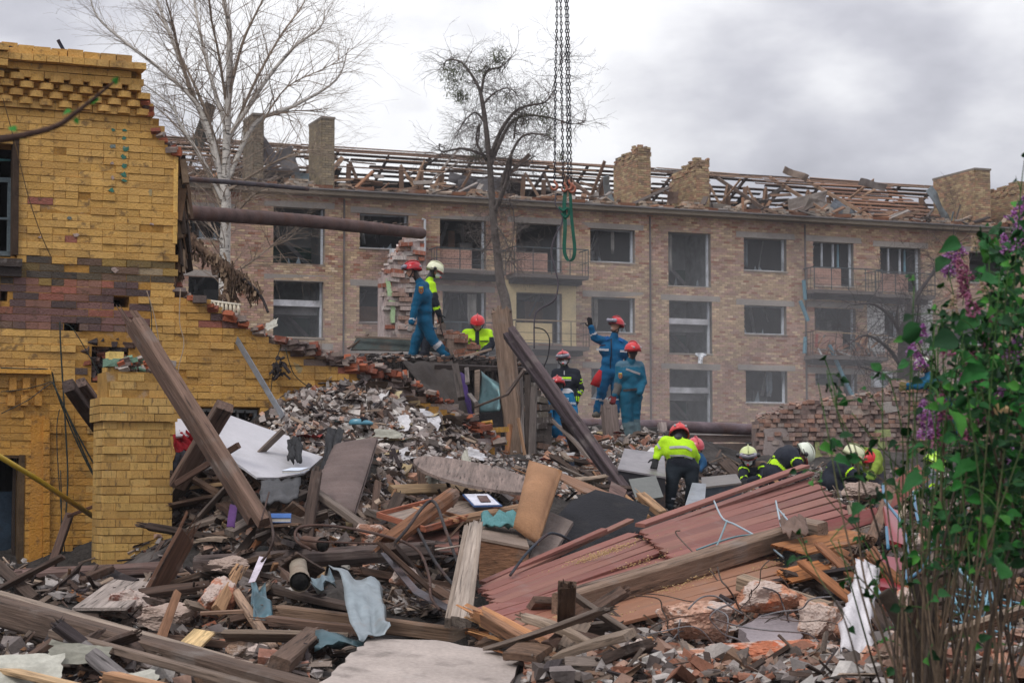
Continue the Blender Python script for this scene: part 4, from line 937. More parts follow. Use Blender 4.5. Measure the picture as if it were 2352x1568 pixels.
beam('stick', 'leaning dark lath against the yellow wall beside the brick pier', 'stick', (115, 1310, 20.3), (160, 1180, 20.6), 18, 14, lin(86, 68, 60), .3)
beam('stick', 'short dark lath bridging from the leaning one to the pier', 'stick', (158, 1184, 20.5), (222, 1160, 20.2), 10, 8, lin(90, 64, 52), .3)
beam('metal_strip', 'flat grey metal strip leaning on the yellow wall above the basement window', 'strip', (538, 770, 22.2), (650, 958, 21.4), 13, 4, lin(128, 132, 138), 1.2, m=M_metal)
acc = Acc(); tube(acc, [P(-30, 1030, 18.6), P(90, 1103, 19.2), P(236, 1200, 20.4)], .026, 10); tag(acc.build('gas_pipe', M_gloss, None, smooth=True, color=lin(170, 140, 40)), 'straight yellow gas pipe slanting down in front of the doorway', 'pipe')
beam('post', 'grey charred post stub leaning against the pipe below the pointing worker', 'post', (1410, 1052, 34), (1398, 932, 34.5), 34, 26, lin(112, 98, 92), .2, spb=.1)
beam('post', 'slender dusty stake standing before the pipe right of the teal worker', 'post', (1528, 1045, 36), (1520, 972, 36.5), 18, 16, lin(150, 136, 130), .2, spb=.05)
beam('plank', 'dark plank laid as the edge of the charred upper floor', 'plank', (880, 826, 31.5), (1215, 832, 31), 14, 14, lin(58, 48, 44), .1)
beam('plank', 'burnt plank under the edge of the charred upper floor', 'plank', (1000, 842, 30.6), (1250, 850, 30.2), 16, 12, lin(50, 42, 40), .2)
beam('batten', 'thin grey rod leaning across the upright post', 'rod', (1165, 905, 28.3), (1205, 848, 28.0), 7, 7, lin(130, 116, 110), .1)
beam('stick', 'bent dark stick reaching left of the upright post over the bent teal sheet', 'stick', (1090, 935, 27.6), (1168, 905, 27.8), 5, 5, lin(80, 68, 62), .1)
beam('lath', 'narrow orange lath at the left foot of the upright post', 'lath', (1160, 1085, 27.8), (1172, 975, 28.0), 11, 9, lin(150, 104, 72), .1)
beam('lath', 'thin lath on the right foot of the upright post', 'lath', (1214, 1090, 27.6), (1190, 960, 27.8), 6, 6, lin(150, 118, 92), .1)
# large pipes
def pipe(name, label, pts, r, col, hollow=True):
    e_ = empty(name, pts[0], label, 'pipe')
    acc = Acc(); tube(acc, pts, r, 20, cap=not hollow)
    if hollow:
        i_ = Acc(); tube(i_, pts, r*.86, 20, cap=False); 
        o_ = acc.build('pipe_wall', M_iron, e_, smooth=True, color=col); 
        d = i_.build('pipe_bore', M_iron, e_, smooth=True, color=tuple(np.array(col)*.3))
        c2 = Acc(); 
        for q in (pts[0], pts[-1]):
            t = (Vector(pts[1])-Vector(pts[0])).normalized(); y = t.orthogonal().normalized(); z = t.cross(y)
            R1 = [q+(y*math.cos(k/20*6.283)+z*math.sin(k/20*6.283))*r for k in range(20)]; R2 = [q+(y*math.cos(k/20*6.283)+z*math.sin(k/20*6.283))*r*.86 for k in range(20)]
            c2.add(R1+R2, [(k, (k+1) % 20, 20+(k+1) % 20, 20+k) for k in range(20)])
        c2.build('pipe_rim', M_iron, e_, color=col)
    else: acc.build('pipe_wall', M_iron, e_, smooth=True, color=col)
    return e_
pg = pipe('rusty_pipe', 'large rust brown pipe sticking out from behind the yellow wall over to the broken pillar', [P(425, 488, 26), P(700, 507, 30), P(967, 536, 34.2)], .10, lin(96, 76, 72))
acc = Acc()
for k in range(45):
    t = random.random(); px = 470+t*480; q = P(px, 488+(px-425)*.083-14, 26.5+8*(px-425)/540); s = random.uniform(.01, .04); obox(acc, q, q+Vector((s*2, 0, random.uniform(-.01, .02))), s, s*.6, np.array(lin(*random.choice([(120, 110, 104), (80, 70, 66), (100, 84, 74)]))), jit=.004)
tag(acc.build('debris_on_pipe', M_concA, pg), kind='stuff')
pipe('thin_pipe', 'thin dark pipe running above the large rusty one at the left', [P(418, 410, 26), P(560, 421, 28.5), P(706, 434, 31)], .035, lin(80, 74, 78))
pipe('dusty_pipe', 'large dusty purple brown pipe lying behind the workers at the right', [P(1300, 974, 37), P(1520, 978, 38.5), P(1742, 987, 40)], .115, lin(112, 98, 102))
beam('concrete_beam', 'long dusty concrete beam below the pipe behind the workers', 'beam', (1280, 1002, 37.4), (1745, 1008, 40.2), 16, 16, lin(158, 140, 132), m=M_conc)
beam('lintel_beam', 'darker brick lintel beam under the long concrete one', 'beam', (1500, 1030, 38.2), (1745, 1030, 40.4), 22, 24, lin(124, 110, 102), m=M_conc)
# ------------------------------------------------------------------ slabs, sheets, panels
def slab(name, label, cat, pts, th, col, m, parent=None, sub=1, ragged=0.0):
    W_ = [P(*p) if not isinstance(p, Vector) else p for p in pts]
    if ragged:
        o_ = []
        for i, p in enumerate(W_):
            q = W_[(i+1) % len(W_)]; n = max(1, int((q-p).length/.09))
            for k in range(n): o_.append(p.lerp(q, k/n)+Vector((rng.normal(0, ragged), rng.normal(0, ragged), 0)))
        W_ = o_
    c = sum(W_, Vector())/len(W_); nn = Vector()
    for i in range(len(W_)): nn += (W_[i]-c).cross(W_[(i+1) % len(W_)]-c)
    nn.normalize()
    if nn.y > 0 and abs(nn.z) < .2 or nn.z < 0: nn = -nn
    # flatten to plane
    W_ = [p-nn*(p-c).dot(nn)*.85 for p in W_]
    x = (W_[1]-W_[0]).normalized(); y = nn.cross(x).normalized(); x = y.cross(nn)
    Mx = Matrix(((x.x, y.x, nn.x, c.x), (x.y, y.y, nn.y, c.y), (x.z, y.z, nn.z, c.z), (0, 0, 0, 1))); inv = Mx.inverted()
    L_ = [inv @ p for p in W_]; n = len(L_); acc = Acc()
    V = [(p.x, p.y, p.z) for p in L_]+[(p.x+rng.normal(0, ragged*.7), p.y+rng.normal(0, ragged*.7), p.z-th) for p in L_]
    a2 = sum((L_[i].x*L_[(i+1) % n].y-L_[(i+1) % n].x*L_[i].y) for i in range(n)); top = list(range(n)); bot = [n+i for i in range(n)][::-1]
    sd = [(i, n+i, n+(i+1) % n, (i+1) % n) for i in range(n)]
    if a2 < 0: top = top[::-1]; bot = bot[::-1]; sd = [f[::-1] for f in sd]
    acc.add(V, [top, bot]+sd)
    o = link(name, acc.mesh(name, m), Mx, parent, col)
    if parent is None: tag(o, label, cat)
    return o
def sheet(name, label, cat, corners, nu, nv, amp, col, m, th=.006, freq=2.2, seed=0, sharp=False, parent=None, cuts=0.0, smooth=True):
    c = [P(*p) if not isinstance(p, Vector) else p for p in corners]; acc = Acc(); V = []
    nn = ((c[1]-c[0]).cross(c[3]-c[0])).normalized()
    for i in range(nu+1):
        for j in range(nv+1):
            u, v = i/nu, j/nv; p = c[0]*(1-u)*(1-v)+c[1]*u*(1-v)+c[2]*u*v+c[3]*(1-u)*v
            q = noise.noise(Vector((u*freq*2, v*freq*2, seed*3.1))); q2 = noise.noise(Vector((u*freq*5, v*freq*5, seed*3.1+7)))
            if sharp: q = 1-2*abs(q)*2; q2 = (1-2*abs(q2)*2)*.5
            edge = (rng.normal(0, 1)*cuts) if (i in (0, nu) or j in (0, nv)) else 0
            V.append(p+nn*(q*amp+q2*amp*.35)+(c[1]-c[0]).normalized()*edge+(c[3]-c[0]).normalized()*edge*.7)
    F = [(i*(nv+1)+j, (i+1)*(nv+1)+j, (i+1)*(nv+1)+j+1, i*(nv+1)+j+1) for i in range(nu) for j in range(nv)]
    acc.add([tuple(p) for p in V], F, (1, 1, 1)); o = acc.build(name, m, parent, smooth=smooth and not sharp, color=col)
    md = o.modifiers.new('s', 'SOLIDIFY'); md.thickness = th
    if parent is None: tag(o, label, cat)
    return o
slab('concrete_slab', 'big pale grey concrete slab lying in the foreground at the bottom edge', 'slab', [(690, 1610, 12.3), (770, 1530, 13.1), (850, 1466, 14.2), (1000, 1474, 14.3), (1120, 1492, 14.1), (1202, 1512, 13.8), (1180, 1560, 13.2), (1150, 1620, 12.4)], .13, lin(172, 160, 152), M_conc, ragged=.010)
slab('white_board', 'large cracked white board lying tilted left of the grey mattress', 'board', [(520, 942, 20.6), (600, 978, 20.6), (664, 1002, 20.6), (672, 1030, 20.3), (742, 1048, 20.3), (700, 1085, 19.6), (640, 1095, 19.2), (590, 1096, 19.0), (545, 1060, 19.2), (500, 1000, 19.8), (494, 985, 20.2)], .02, lin(190, 188, 192), M_board)
slab('white_board', 'small white board fragment behind the leaning timber beside the pier', 'board', [(402, 962, 20.8), (440, 962, 20.8), (466, 1000, 20.5), (404, 1000, 20.4)], .02, lin(190, 186, 190), M_board)
sheet('red_cloth', 'crumpled red patterned cloth wedged beside the brick pier', 'cloth', [(402, 992, 20.7), (452, 1004, 20.4), (446, 1040, 20.1), (402, 1048, 20.2)], 12, 12, .09, lin(150, 26, 36), M_cloth, .01, 3, 4)
sheet('dark_cloth', 'dark flowered cloth below the red one beside the pier', 'cloth', [(402, 1042, 20.1), (446, 1030, 20.0), (430, 1090, 19.6), (400, 1110, 19.7)], 10, 10, .06, lin(54, 56, 66), M_cloth, .01, 3, 5)
def softbox(name, label, cat, corners, th, col, m, rows=8, puff=.03, wav=0.0, nu=10):
    c = [P(*p) for p in corners]; nn = ((c[1]-c[0]).cross(c[3]-c[0])).normalized()
    if nn.z < 0 and abs(nn.z) > .1 or (abs(nn.z) <= .1 and nn.y > 0): nn = -nn
    acc = Acc(); V = []; nv = rows*3
    for s_ in (1, -1):
        for i in range(nu+1):
            for j in range(nv+1):
                u, v = i/nu, j/nv; p = c[0]*(1-u)*(1-v)+c[1]*u*(1-v)+c[2]*u*v+c[3]*(1-u)*v
                ed = min(1, min(u, 1-u)*nu/1.3)*min(1, min(v, 1-v)*nv/1.5); ed = ed**.5
                g = wav*math.cos(v*rows*6.283) if s_ > 0 else 0
                V.append(p+nn*s_*(th/2*(.35+.65*ed)+puff*ed*(math.sin(u*3.14)*math.sin(v*3.14))+g*ed+.006*noise.noise(p*6)))
    k = (nu+1)*(nv+1); F = []
    for i in range(nu):
        for j in range(nv):
            a = i*(nv+1)+j; q = (a, a+nv+1, a+nv+2, a+1); F.append(q); F.append(tuple(k+t for t in q[::-1]))
    for i in range(nu):
        for j in (0, nv): a = i*(nv+1)+j; F.append((a, a+nv+1, k+a+nv+1, k+a))
    for j in range(nv):
        for i in (0, nu): a = i*(nv+1)+j; F.append((a, a+1, k+a+1, k+a))
    acc.add([tuple(p) for p in V], F); o = acc.build(name, m, None, smooth=True, color=col); tag(o, label, cat); return o
softbox('mattress', 'dirty ribbed grey brown mattress sliding down the middle of the mound', 'mattress', [(768, 1026, 20.1), (868, 1008, 20.1), (816, 1178, 18.5), (692, 1178, 18.5)], .12, lin(108, 94, 90), M_cloth, 13, .012, .011)
softbox('seat_cushion', 'tan brown sofa cushion standing on its edge in the centre', 'cushion', [(1214, 1062, 18.1), (1290, 1088, 18.0), (1238, 1246, 16.9), (1180, 1204, 17.0)], .17, lin(154, 116, 86), M_cloth, 3, .055)
slab('grey_board', 'dark grey board leaning right of the sofa cushion', 'board', [(1262, 1178, 17.8), (1316, 1192, 17.7), (1262, 1290, 16.9), (1212, 1282, 16.9)], .03, lin(116, 104, 98), M_conc)
# oval table top
def table_top():
    pts = []
    for k in range(22):
        a = k/22*6.283; u = math.cos(a); v = math.sin(a); u = abs(u)**.75*(1 if u > 0 else -1)
        pts.append(P(1092+u*142+v*16, 1088+u*26+v*30, 19.6-v*.75-u*.1))
    slab('table_top', 'weathered grey oval table top tilted over the rubble right of the mound', 'table top', pts, .03, lin(128, 112, 104), M_wood)
table_top()
slab('black_felt', 'black roofing felt sheet propped up like a dark tent behind the red floor boards', 'felt', [(1252, 1206, 17.9), (1312, 1150, 18.8), (1368, 1122, 19.4), (1420, 1140, 19.4), (1492, 1166, 19.2), (1478, 1212, 18.6), (1392, 1262, 17.6), (1290, 1300, 17.2)], .012, lin(34, 34, 38), M_dark)
slab('brown_panel', 'thin brown veneer panel above the black felt', 'panel', [(1268, 1076, 20.6), (1400, 1130, 20.4), (1460, 1160, 20.2), (1340, 1130, 20.0), (1290, 1100, 20.2)], .02, lin(140, 106, 84), M_wood)
slab('brown_panel', 'small folded brown panel at the right end of the black felt', 'panel', [(1404, 1100, 21.5), (1440, 1128, 21.2), (1424, 1162, 20.6), (1392, 1160, 20.8)], .02, lin(104, 82, 76), M_wood)
def boxthing(name, label, cat, tl, tr, fr, fl, down, col, coltop, m, mt, nm=('front', 'top')):
    c = [P(*q) for q in (tl, tr, fr, fl)]; e_ = empty(name, sum(c, Vector())/4-Vector((0, 0, down)), label, cat)
    dn = Vector((0, 0, -down)); acc = Acc()
    V = [*c, *[q+dn for q in c]]; acc.add(V, [(3, 2, 6, 7), (2, 1, 5, 6), (0, 3, 7, 4), (1, 0, 4, 5), (7, 6, 5, 4)]); acc.build('carcass', m, e_, color=col)
    acc = Acc(); up = Vector((0, 0, .022)); cc = sum(c, Vector())/4; t = [q+(q-cc)*.03+up*.1 for q in c]; V = [*t, *[q+up for q in t]]; acc.add(V, [(0, 1, 2, 3), (4, 7, 6, 5), (3, 2, 6, 7), (2, 1, 5, 6), (1, 0, 4, 5), (0, 3, 7, 4)]); acc.build('top', mt, e_, color=coltop)
    return e_
boxthing('broken_cabinet', 'brown veneer cabinet with a dusty top lying below the sofa cushion', 'cabinet', (1112, 1208, 17.6), (1200, 1222, 17.5), (1214, 1262, 16.6), (1100, 1240, 16.7), .34, lin(122, 88, 66), lin(132, 116, 104), M_wood, M_conc)
sheet('towel', 'teal and grey striped towel crumpled on the brown cabinet', 'towel', [(1108, 1182, 17.6), (1192, 1184, 17.4), (1190, 1212, 17.1), (1106, 1206, 17.2)], 14, 12, .07, lin(92, 138, 140), M_cloth, .012, 2.6, 3)
boxthing('grey_cabinet', 'dented dusty grey metal cabinet under the hands of the bending worker', 'cabinet', (1436, 1034, 27.0), (1524, 1046, 26.8), (1528, 1098, 25.2), (1420, 1080, 25.2), .5, lin(52, 50, 54), lin(142, 136, 138), M_metal, M_metal)
boxthing('radiator_box', 'dark slatted metal box with debris on top behind the upper floor boards', 'heater', (1612, 1100, 26.6), (1690, 1092, 26.8), (1702, 1112, 25.6), (1614, 1122, 25.4), .35, lin(66, 72, 80), lin(120, 112, 106), M_metal, M_metal)
slab('metal_plate', 'bent grey metal plate leaning between the worker and the heater', 'plate', [(1590, 1106, 24.8), (1622, 1112, 24.8), (1618, 1160, 23.6), (1570, 1172, 23.4)], .01, lin(140, 144, 150), M_metal)
slab('glass_panel', 'murky framed glass pane standing against the grey cabinet', 'pane', [(1444, 1100, 24.4), (1506, 1092, 24.6), (1524, 1140, 24.0), (1462, 1150, 23.8)], .015, lin(86, 88, 80), M_glass)
# wooden drawer / frame with cross bars
def drawer():
    e_ = empty('wooden_tray', P(1000, 1180, 18.4), 'broken shallow wooden tray with cross bars lying under the table top', 'tray')
    c = [(868, 1182, 18.3), (1040, 1138, 19.4), (1145, 1168, 18.6), (975, 1215, 17.6)]
    for i in range(4): beam('side', None, None, c[i], c[(i+1) % 4], 7, 13, lin(150, 92, 70), .0, parent=e_)
    beam('cross_bar', None, None, (940, 1163, 18.7), (1050, 1196, 18.0), 9, 6, lin(176, 130, 96), parent=e_); beam('cross_bar', None, None, (958, 1158, 18.8), (1070, 1190, 18.1), 7, 6, lin(168, 120, 88), parent=e_)
    slab('bottom', None, None, [(874, 1184, 18.3), (1040, 1142, 19.35), (1140, 1168, 18.6), (975, 1213, 17.65)], .008, lin(140, 124, 112), M_wood, parent=e_)
drawer()
e = empty('framed_picture', P(1110, 1150, 18.6), 'blue edged picture with a brown flower print lying on the wooden tray', 'picture')
slab('frame', None, None, [(1062, 1134, 18.9), (1122, 1134, 18.9), (1154, 1160, 18.3), (1088, 1162, 18.3)], .012, lin(60, 86, 130), M_board, parent=e)
slab('print', None, None, [(1066, 1133.5, 18.86), (1120, 1133.5, 18.86), (1148, 1157.5, 18.32), (1090, 1159.5, 18.32)], .004, lin(206, 206, 216), M_paper, parent=e)
sheet('print_motif', None, None, [(1095, 1138, 18.72), (1118, 1138, 18.72), (1128, 1152, 18.42), (1104, 1152, 18.42)], 5, 5, .0, lin(96, 74, 70), M_paper, .002, parent=e)
slab('veneer_panel', 'reddish brown veneer panel standing behind the splintered log', 'panel', [(930, 1240, 17.9), (1020, 1196, 18.6), (1056, 1205, 18.5), (1052, 1275, 17.3), (1010, 1262, 17.3), (940, 1246, 17.6)], .018, lin(112, 76, 66), M_wood)
# zinc sheets
sheet('zinc_sheet', 'crumpled pale blue zinc sheet in the middle foreground', 'metal sheet', [(755, 1302, 15.6), (878, 1352, 15.4), (892, 1455, 14.2), (828, 1462, 14.0)], 12, 12, .16, lin(140, 150, 154), M_metal, .004, .9, 2, cuts=.006)
sheet('zinc_sheet', 'smaller crushed zinc piece left of the big crumpled one', 'metal sheet', [(718, 1335, 15.7), (762, 1312, 15.7), (768, 1345, 15.3), (722, 1352, 15.3)], 7, 7, .10, lin(120, 138, 146), M_metal, .004, 1.3, 6)
sheet('zinc_sheet', 'dark teal zinc strip curled below the big crumpled sheet', 'metal sheet', [(725, 1456, 14.5), (850, 1470, 14.3), (835, 1490, 14.0), (722, 1482, 14.1)], 8, 5, .08, lin(74, 98, 104), M_metal, .004, 1.2, 7)
sheet('zinc_sheet', 'narrow teal zinc strip standing beside the split stick', 'metal sheet', [(575, 1340, 16.0), (606, 1350, 16.0), (628, 1420, 15.3), (582, 1418, 15.3)], 6, 8, .09, lin(84, 116, 126), M_metal, .004, 1.2, 8)
slab('red_tape', 'strip of white and red tape trailing over the long log', 'tape', [(570, 1336, 16.4), (586, 1336, 16.4), (612, 1278, 17.0), (596, 1278, 17.1)], .003, lin(200, 190, 200), M_paper)
slab('angle_iron', 'rusty steel angle slanting down right of the zinc sheet', 'angle iron', [(874, 1268, 16.6), (886, 1264, 16.6), (960, 1350, 15.8), (1034, 1392, 15.4), (1028, 1402, 15.3), (950, 1362, 15.7)], .012, lin(92, 88, 92), M_iron)
# roofing felt and hangings at the charred edge
sheet('hanging_felt', 'large dark brown felt blanket hanging from the charred floor edge', 'felt', [(925, 836, 30.7), (1040, 832, 30.7), (1086, 990, 28.4), (1030, 975, 28.2)], 14, 16, .16, lin(56, 50, 47), M_dark, .02, 1.6, 11)
sheet('purple_curtain', 'dark purple curtain strip hanging right of the brown felt', 'curtain', [(1046, 858, 30.2), (1066, 858, 30.1), (1092, 972, 29.2), (1078, 968, 29.0)], 8, 8, .08, lin(62, 44, 92), M_cloth, .01, 3, 12)
sheet('dark_felt', 'black crumpled felt darkening the void behind the purple curtain', 'felt', [(1030, 838, 31.4), (1240, 842, 31.2), (1230, 1080, 29.9), (1050, 1060, 29.6)], 12, 14, .2, lin(26, 23, 25), M_dark, .02, 2.0, 13)  # near-black felt added as the darkness behind the void under the floor
sheet('teal_sheet', 'curved teal glossy metal sheet hanging left of the upright post', 'metal sheet', [(1102, 850, 29.2), (1142, 880, 28.8), (1150, 945, 28.6), (1098, 948, 28.9)], 8, 8, .12, lin(84, 112, 116), M_metal, .01, .8, 14)
slab('door_edge', 'brown edged broken door beside the teal sheet', 'door', [(1090, 850, 29.3), (1102, 848, 29.3), (1100, 950, 28.8), (1090, 955, 28.8)], .04, lin(120, 104, 92), M_wood)
for i, (x0, y0, x1, y1, w, c) in enumerate(((1045, 838, 1060, 915, 16, 70), (1072, 846, 1074, 880, 10, 100), (1078, 905, 1094, 925, 9, 120), (1196, 860, 1202, 1040, 9, 110), (1212, 862, 1214, 1080, 14, 58), (1226, 890, 1222, 1050, 16, 84))):
    beam('charred_lath', ('curved charred lath beside the brown felt', 'short grey lath under the charred floor edge', 'stub of lath by the teal sheet', 'grey conduit right of the upright post', 'black upright right of the grey conduit', 'flaking upright against the dark brick stub')[i], 'lath', (x0, y0, 29.4-i*.1), (x1, y1, 28.6-i*.1), w, w*.6, lin(c, c-8, c-12), .2)
# red floor boards
def floor_panel(name, label, L0, L1, R0, R1, n, cols, gap=.005, th=.028, special=None, Rsplit=None):
    """boards between left edge L0->L1 and right edge R0->R1 (px, py, D)"""
    e_ = empty(name, P(*L1), label, 'floor')
    l0, l1, r0, r1 = [P(*q) for q in (L0, L1, R0, R1)]
    for k in range(n):
        t0, t1 = k/n, (k+1)/n; rr0, rr1 = (r0, r1)
        a = l0.lerp(l1, (t0+t1)/2); b = r0.lerp(r1, (t0+t1)/2)
        wa = (l0.lerp(l1, t1)-l0.lerp(l1, t0)); wb = (r0.lerp(r1, t1)-r0.lerp(r1, t0))
        if special and k in special: a, b = special[k](a, b)
        x = (b-a).normalized(); up = x.cross((wa+wb)*.5).normalized()
        if up.z < 0: up = -up
        dx = rng.normal(0, .035); a = a-x*abs(dx); b = b+x*rng.normal(0, .03)
        wmid = ((wa+wb)*.5-x*((wa+wb)*.5).dot(x)).length
        lift = up*rng.uniform(0, .003)
        me = beam_mesh((b-a).length, wmid-gap, th, 'board', M_redwood, segs=6, spa=.03, spb=.03)
        link('board', me, mframe(a+lift, b+lift, rng.normal(0, .006), tuple(up)), e_, np.array(cols[k % len(cols)])*rng.uniform(.88, 1.08))
    # joists underneath
    for t in (.08, .5, .9):
        a = l0.lerp(r0, t); b = l1.lerp(r1, t); x = (b-a).normalized(); up = Vector((0, 0, -.075))
        beam('joist', None, None, a+up, b+up, .08, .09, lin(120, 92, 72), parent=e_, meters=True)
    return e_
red = [lin(138, 90, 80), lin(144, 95, 84), lin(128, 86, 77), lin(142, 98, 85), lin(132, 84, 75)]
floor_panel('floor_section', 'upper red painted board floor section rising to the right below the crouching workers', (1478, 1222, 17.6), (1560, 1300, 16.6), (1862, 1098, 21.6), (1975, 1196, 20.0), 7, red)
floor_panel('floor_section', 'lower left red painted board floor section, gap along its broken right end', (1108, 1352, 15.6), (1150, 1402, 15.0), (1452, 1222, 17.9), (1520, 1272, 17.0), 5, red)
floor_panel('floor_section', 'worn red brown board floor section under the thick joist, its lower edge torn', (1104, 1398, 15.0), (1232, 1482, 14.1), (1690, 1228, 18.2), (1842, 1330, 16.2), 7, [red[0], lin(140, 88, 80), lin(146, 94, 80), lin(150, 102, 82), lin(156, 112, 88), lin(152, 110, 86), lin(150, 106, 82)])
for i, (a, b, w, c) in enumerate((((1470, 1206, 17.9), (1850, 1070, 21.8), 22, red[1]), ((1480, 1222, 17.7), (1862, 1086, 21.5), 20, red[2]), ((1108, 1338, 15.9), (1388, 1216, 17.6), 17, red[0]), ((1112, 1350, 15.7), (1448, 1194, 18.4), 18, red[3]))):
    beam('red_board', ('topmost loose red board along the upper floor section, nearest the crouching workers', 'second loose red board just under the topmost one', 'lowest loose red board lifted off the lower left floor section', 'longest loose red board sticking out over the black felt')[i], 'board', a, b, w, 8, c, .1, m=M_redwood)
# ------------------------------------------------------------------ wires and rebar
def wire(label, pts, r, col, name='rebar', cat='rebar', m=None, k=6, n=6):
    W_ = [P(*p) for p in pts]; acc = Acc(); tube(acc, catmull(W_, k), r, n); tag(acc.build(name, m or M_iron, None, smooth=True, color=col), label, cat)
rb = lin(84, 66, 60); rg = lin(120, 118, 120)
wire('long rusty bar looping over the middle heap and down past the steel angle', [(715, 1262, 17.0), (680, 1240, 17.1), (690, 1210, 17.3), (770, 1208, 17.2), (890, 1232, 16.8), (958, 1262, 16.4), (985, 1320, 15.9), (990, 1370, 15.5), (1010, 1400, 15.3)], .012, rb)
wire('rusty hairpin bar lying over the ceramic pipe', [(905, 1248, 16.9), (800, 1246, 16.9), (700, 1240, 16.9), (684, 1225, 17.0)], .010, rb)
wire('dark bar bent like a hook over the splintered log', [(880, 1275, 16.6), (930, 1220, 16.6), (975, 1160, 16.9), (1000, 1155, 16.9), (1025, 1220, 16.5), (1060, 1310, 16.0), (1100, 1360, 15.8)], .014, lin(66, 62, 62))
wire('black bar slanting down left of the timber bundle', [(960, 1215, 16.8), (1000, 1290, 16.2), (1060, 1365, 15.6)], .014, lin(60, 58, 60))
wire('pale rod crossing to the timber bundle with a hooked end', [(1000, 1262, 16.2), (1070, 1250, 16.0), (1080, 1240, 16.0), (1076, 1226, 16.1)], .009, lin(170, 160, 150))
wire('black hose arching from the cabinet to the grey board', [(1172, 1320, 15.9), (1210, 1270, 16.3), (1255, 1228, 16.6), (1280, 1226, 16.8), (1310, 1240, 16.9)], .012, lin(60, 66, 74))
wire('dark bent bar beside the base of the leaning timber', [(600, 1195, 17.3), (618, 1130, 17.6)], .008, rb)
wire('dark bar snaking from the leaning timber to the ground', [(618, 1175, 17.0), (628, 1230, 16.9), (620, 1262, 16.9), (600, 1290, 16.9)], .011, lin(74, 62, 58))
wire('thin bent wire standing over the joist on the red boards', [(1662, 1062+0, 17)] and [(1562, 1218, 16.6), (1556, 1230, 16.6), (1640, 1320, 16.2), (1662, 1380, 15.8)], .006, lin(96, 84, 78))
rr = random.Random(21)
for i in range(26):
    cx, cy = rr.choice([(1640, 1400), (1700, 1400), (1620, 1470), (1760, 1420), (1660, 1520), (1820, 1450), (1900, 1500), (1580, 1500)]); pts = []; a = rr.uniform(0, 6.28); x, y, D = cx+rr.uniform(-60, 60), cy+rr.uniform(-30, 30), rr.uniform(13.6, 14.6)
    for k in range(rr.randint(4, 7)):
        pts.append((x, y, D)); a += rr.uniform(-1.0, 1.0); x += math.cos(a)*rr.uniform(28, 60); y += math.sin(a)*rr.uniform(16, 36)-6*(k == 0); D += rr.uniform(-.15, .15)
    o = wire('springy grey wire in the tangle over the orange brick lumps at the bottom right', pts, rr.choice([.004, .005, .006]), rg if rr.random() < .6 else lin(90, 80, 74), 'wire', 'wire')
WSPOT = ['over the large pink lump', 'over the grey plaster slab', 'across the bottom masonry block', 'beside the white sack', 'under the pale ended beam', 'on the splintered floor edge', 'over the orange crusted bar']
for i, o in enumerate([o for o in bpy.data.objects if o.name.startswith('wire')]):
    o['group'] = 'tangled wires over the brick lumps'; V_ = np.array([v.co for v in o.data.vertices])+np.array(o.location); x, y = proj(V_.mean(0)); k = min(range(7), key=lambda q: (((1600, 1430), (1770, 1450), (1640, 1530), (1920, 1450), (1760, 1370), (1530, 1440), (1800, 1510))[q][0]-x)**2+(((1600, 1430), (1770, 1450), (1640, 1530), (1920, 1450), (1760, 1370), (1530, 1440), (1800, 1510))[q][1]-y)**2)
    sz = V_.ptp(0) if hasattr(V_, 'ptp') else np.ptp(V_, 0); o['label'] = ('long', 'short')[sz[0] < .45]+' '+('flat', 'upright')[sz[2] > sz[0]*.5]+' '+('thin', 'thick')[len(V_) > 190]+' wire springing '+WSPOT[k]
# sawdust spilled on the boards
acc = Acc(); rr = random.Random(13)
for x, y, D, n_, sx, sy in ((1390, 1268, 16.7, 500, 40, 8), (1330, 1285, 16.3, 50, 60, 8), (1470, 1290, 16.5, 90, 40, 8), (1760, 1300, 16.6, 120, 30, 18), (1560, 1345, 15.6, 140, 50, 12), (1340, 1440, 14.5, 120, 60, 10)):
    for k in range(n_):
        u = rr.gauss(0, 1); p = P(x+u*sx, y-u*sx*.33+rr.gauss(0, 1)*sy*.5, D+u*sx*.0028); s = rr.uniform(.002, .006); obox(acc, p-Vector((s, 0, 0)), p+Vector((s, s, 0)), s, s*.5, np.array(lin(206, 178, 128))*rr.uniform(.8, 1.1), roll=rr.random()*3)
tag(acc.build('sawdust', M_concA, None), 'yellow sawdust spilled over the red floor boards', 'sawdust', None, 'stuff')
# pipe stubs
def stub(label, a, b, r, col):
    a, b = P(*a), P(*b); e_ = empty('pipe_stub', a, label, 'pipe')
    acc = Acc(); tube(acc, [a, a.lerp(b, .25), a.lerp(b, .26), b], [r*1.15, r*1.12, r, r], 16, cap=False); acc.build('pipe_wall', M_iron, e_, smooth=True, color=col)
    acc = Acc(); tube(acc, [a, b], r*.9, 16); acc.build('pipe_bore', M_dark, e_, smooth=True, color=(.01, .01, .01))
stub('pale ceramic pipe stub with a dark mouth beside the zinc sheet', (689, 1336, 16.0), (684, 1292, 16.6), .072, lin(150, 138, 122)); stub('short dark pipe lying with its mouth to the right above the log', (742, 1250, 17.0), (700, 1244, 17.3), .055, lin(110, 90, 80))
stub('broken drain pipe end standing left of the long log', (606, 1268, 17.6), (600, 1312-6, 17.8), .08, lin(96, 84, 78)); stub('small grey pipe end under the right corner of the concrete slab', (1222, 1538, 13.4), (1262, 1562, 13.2), .04, lin(120, 108, 100))
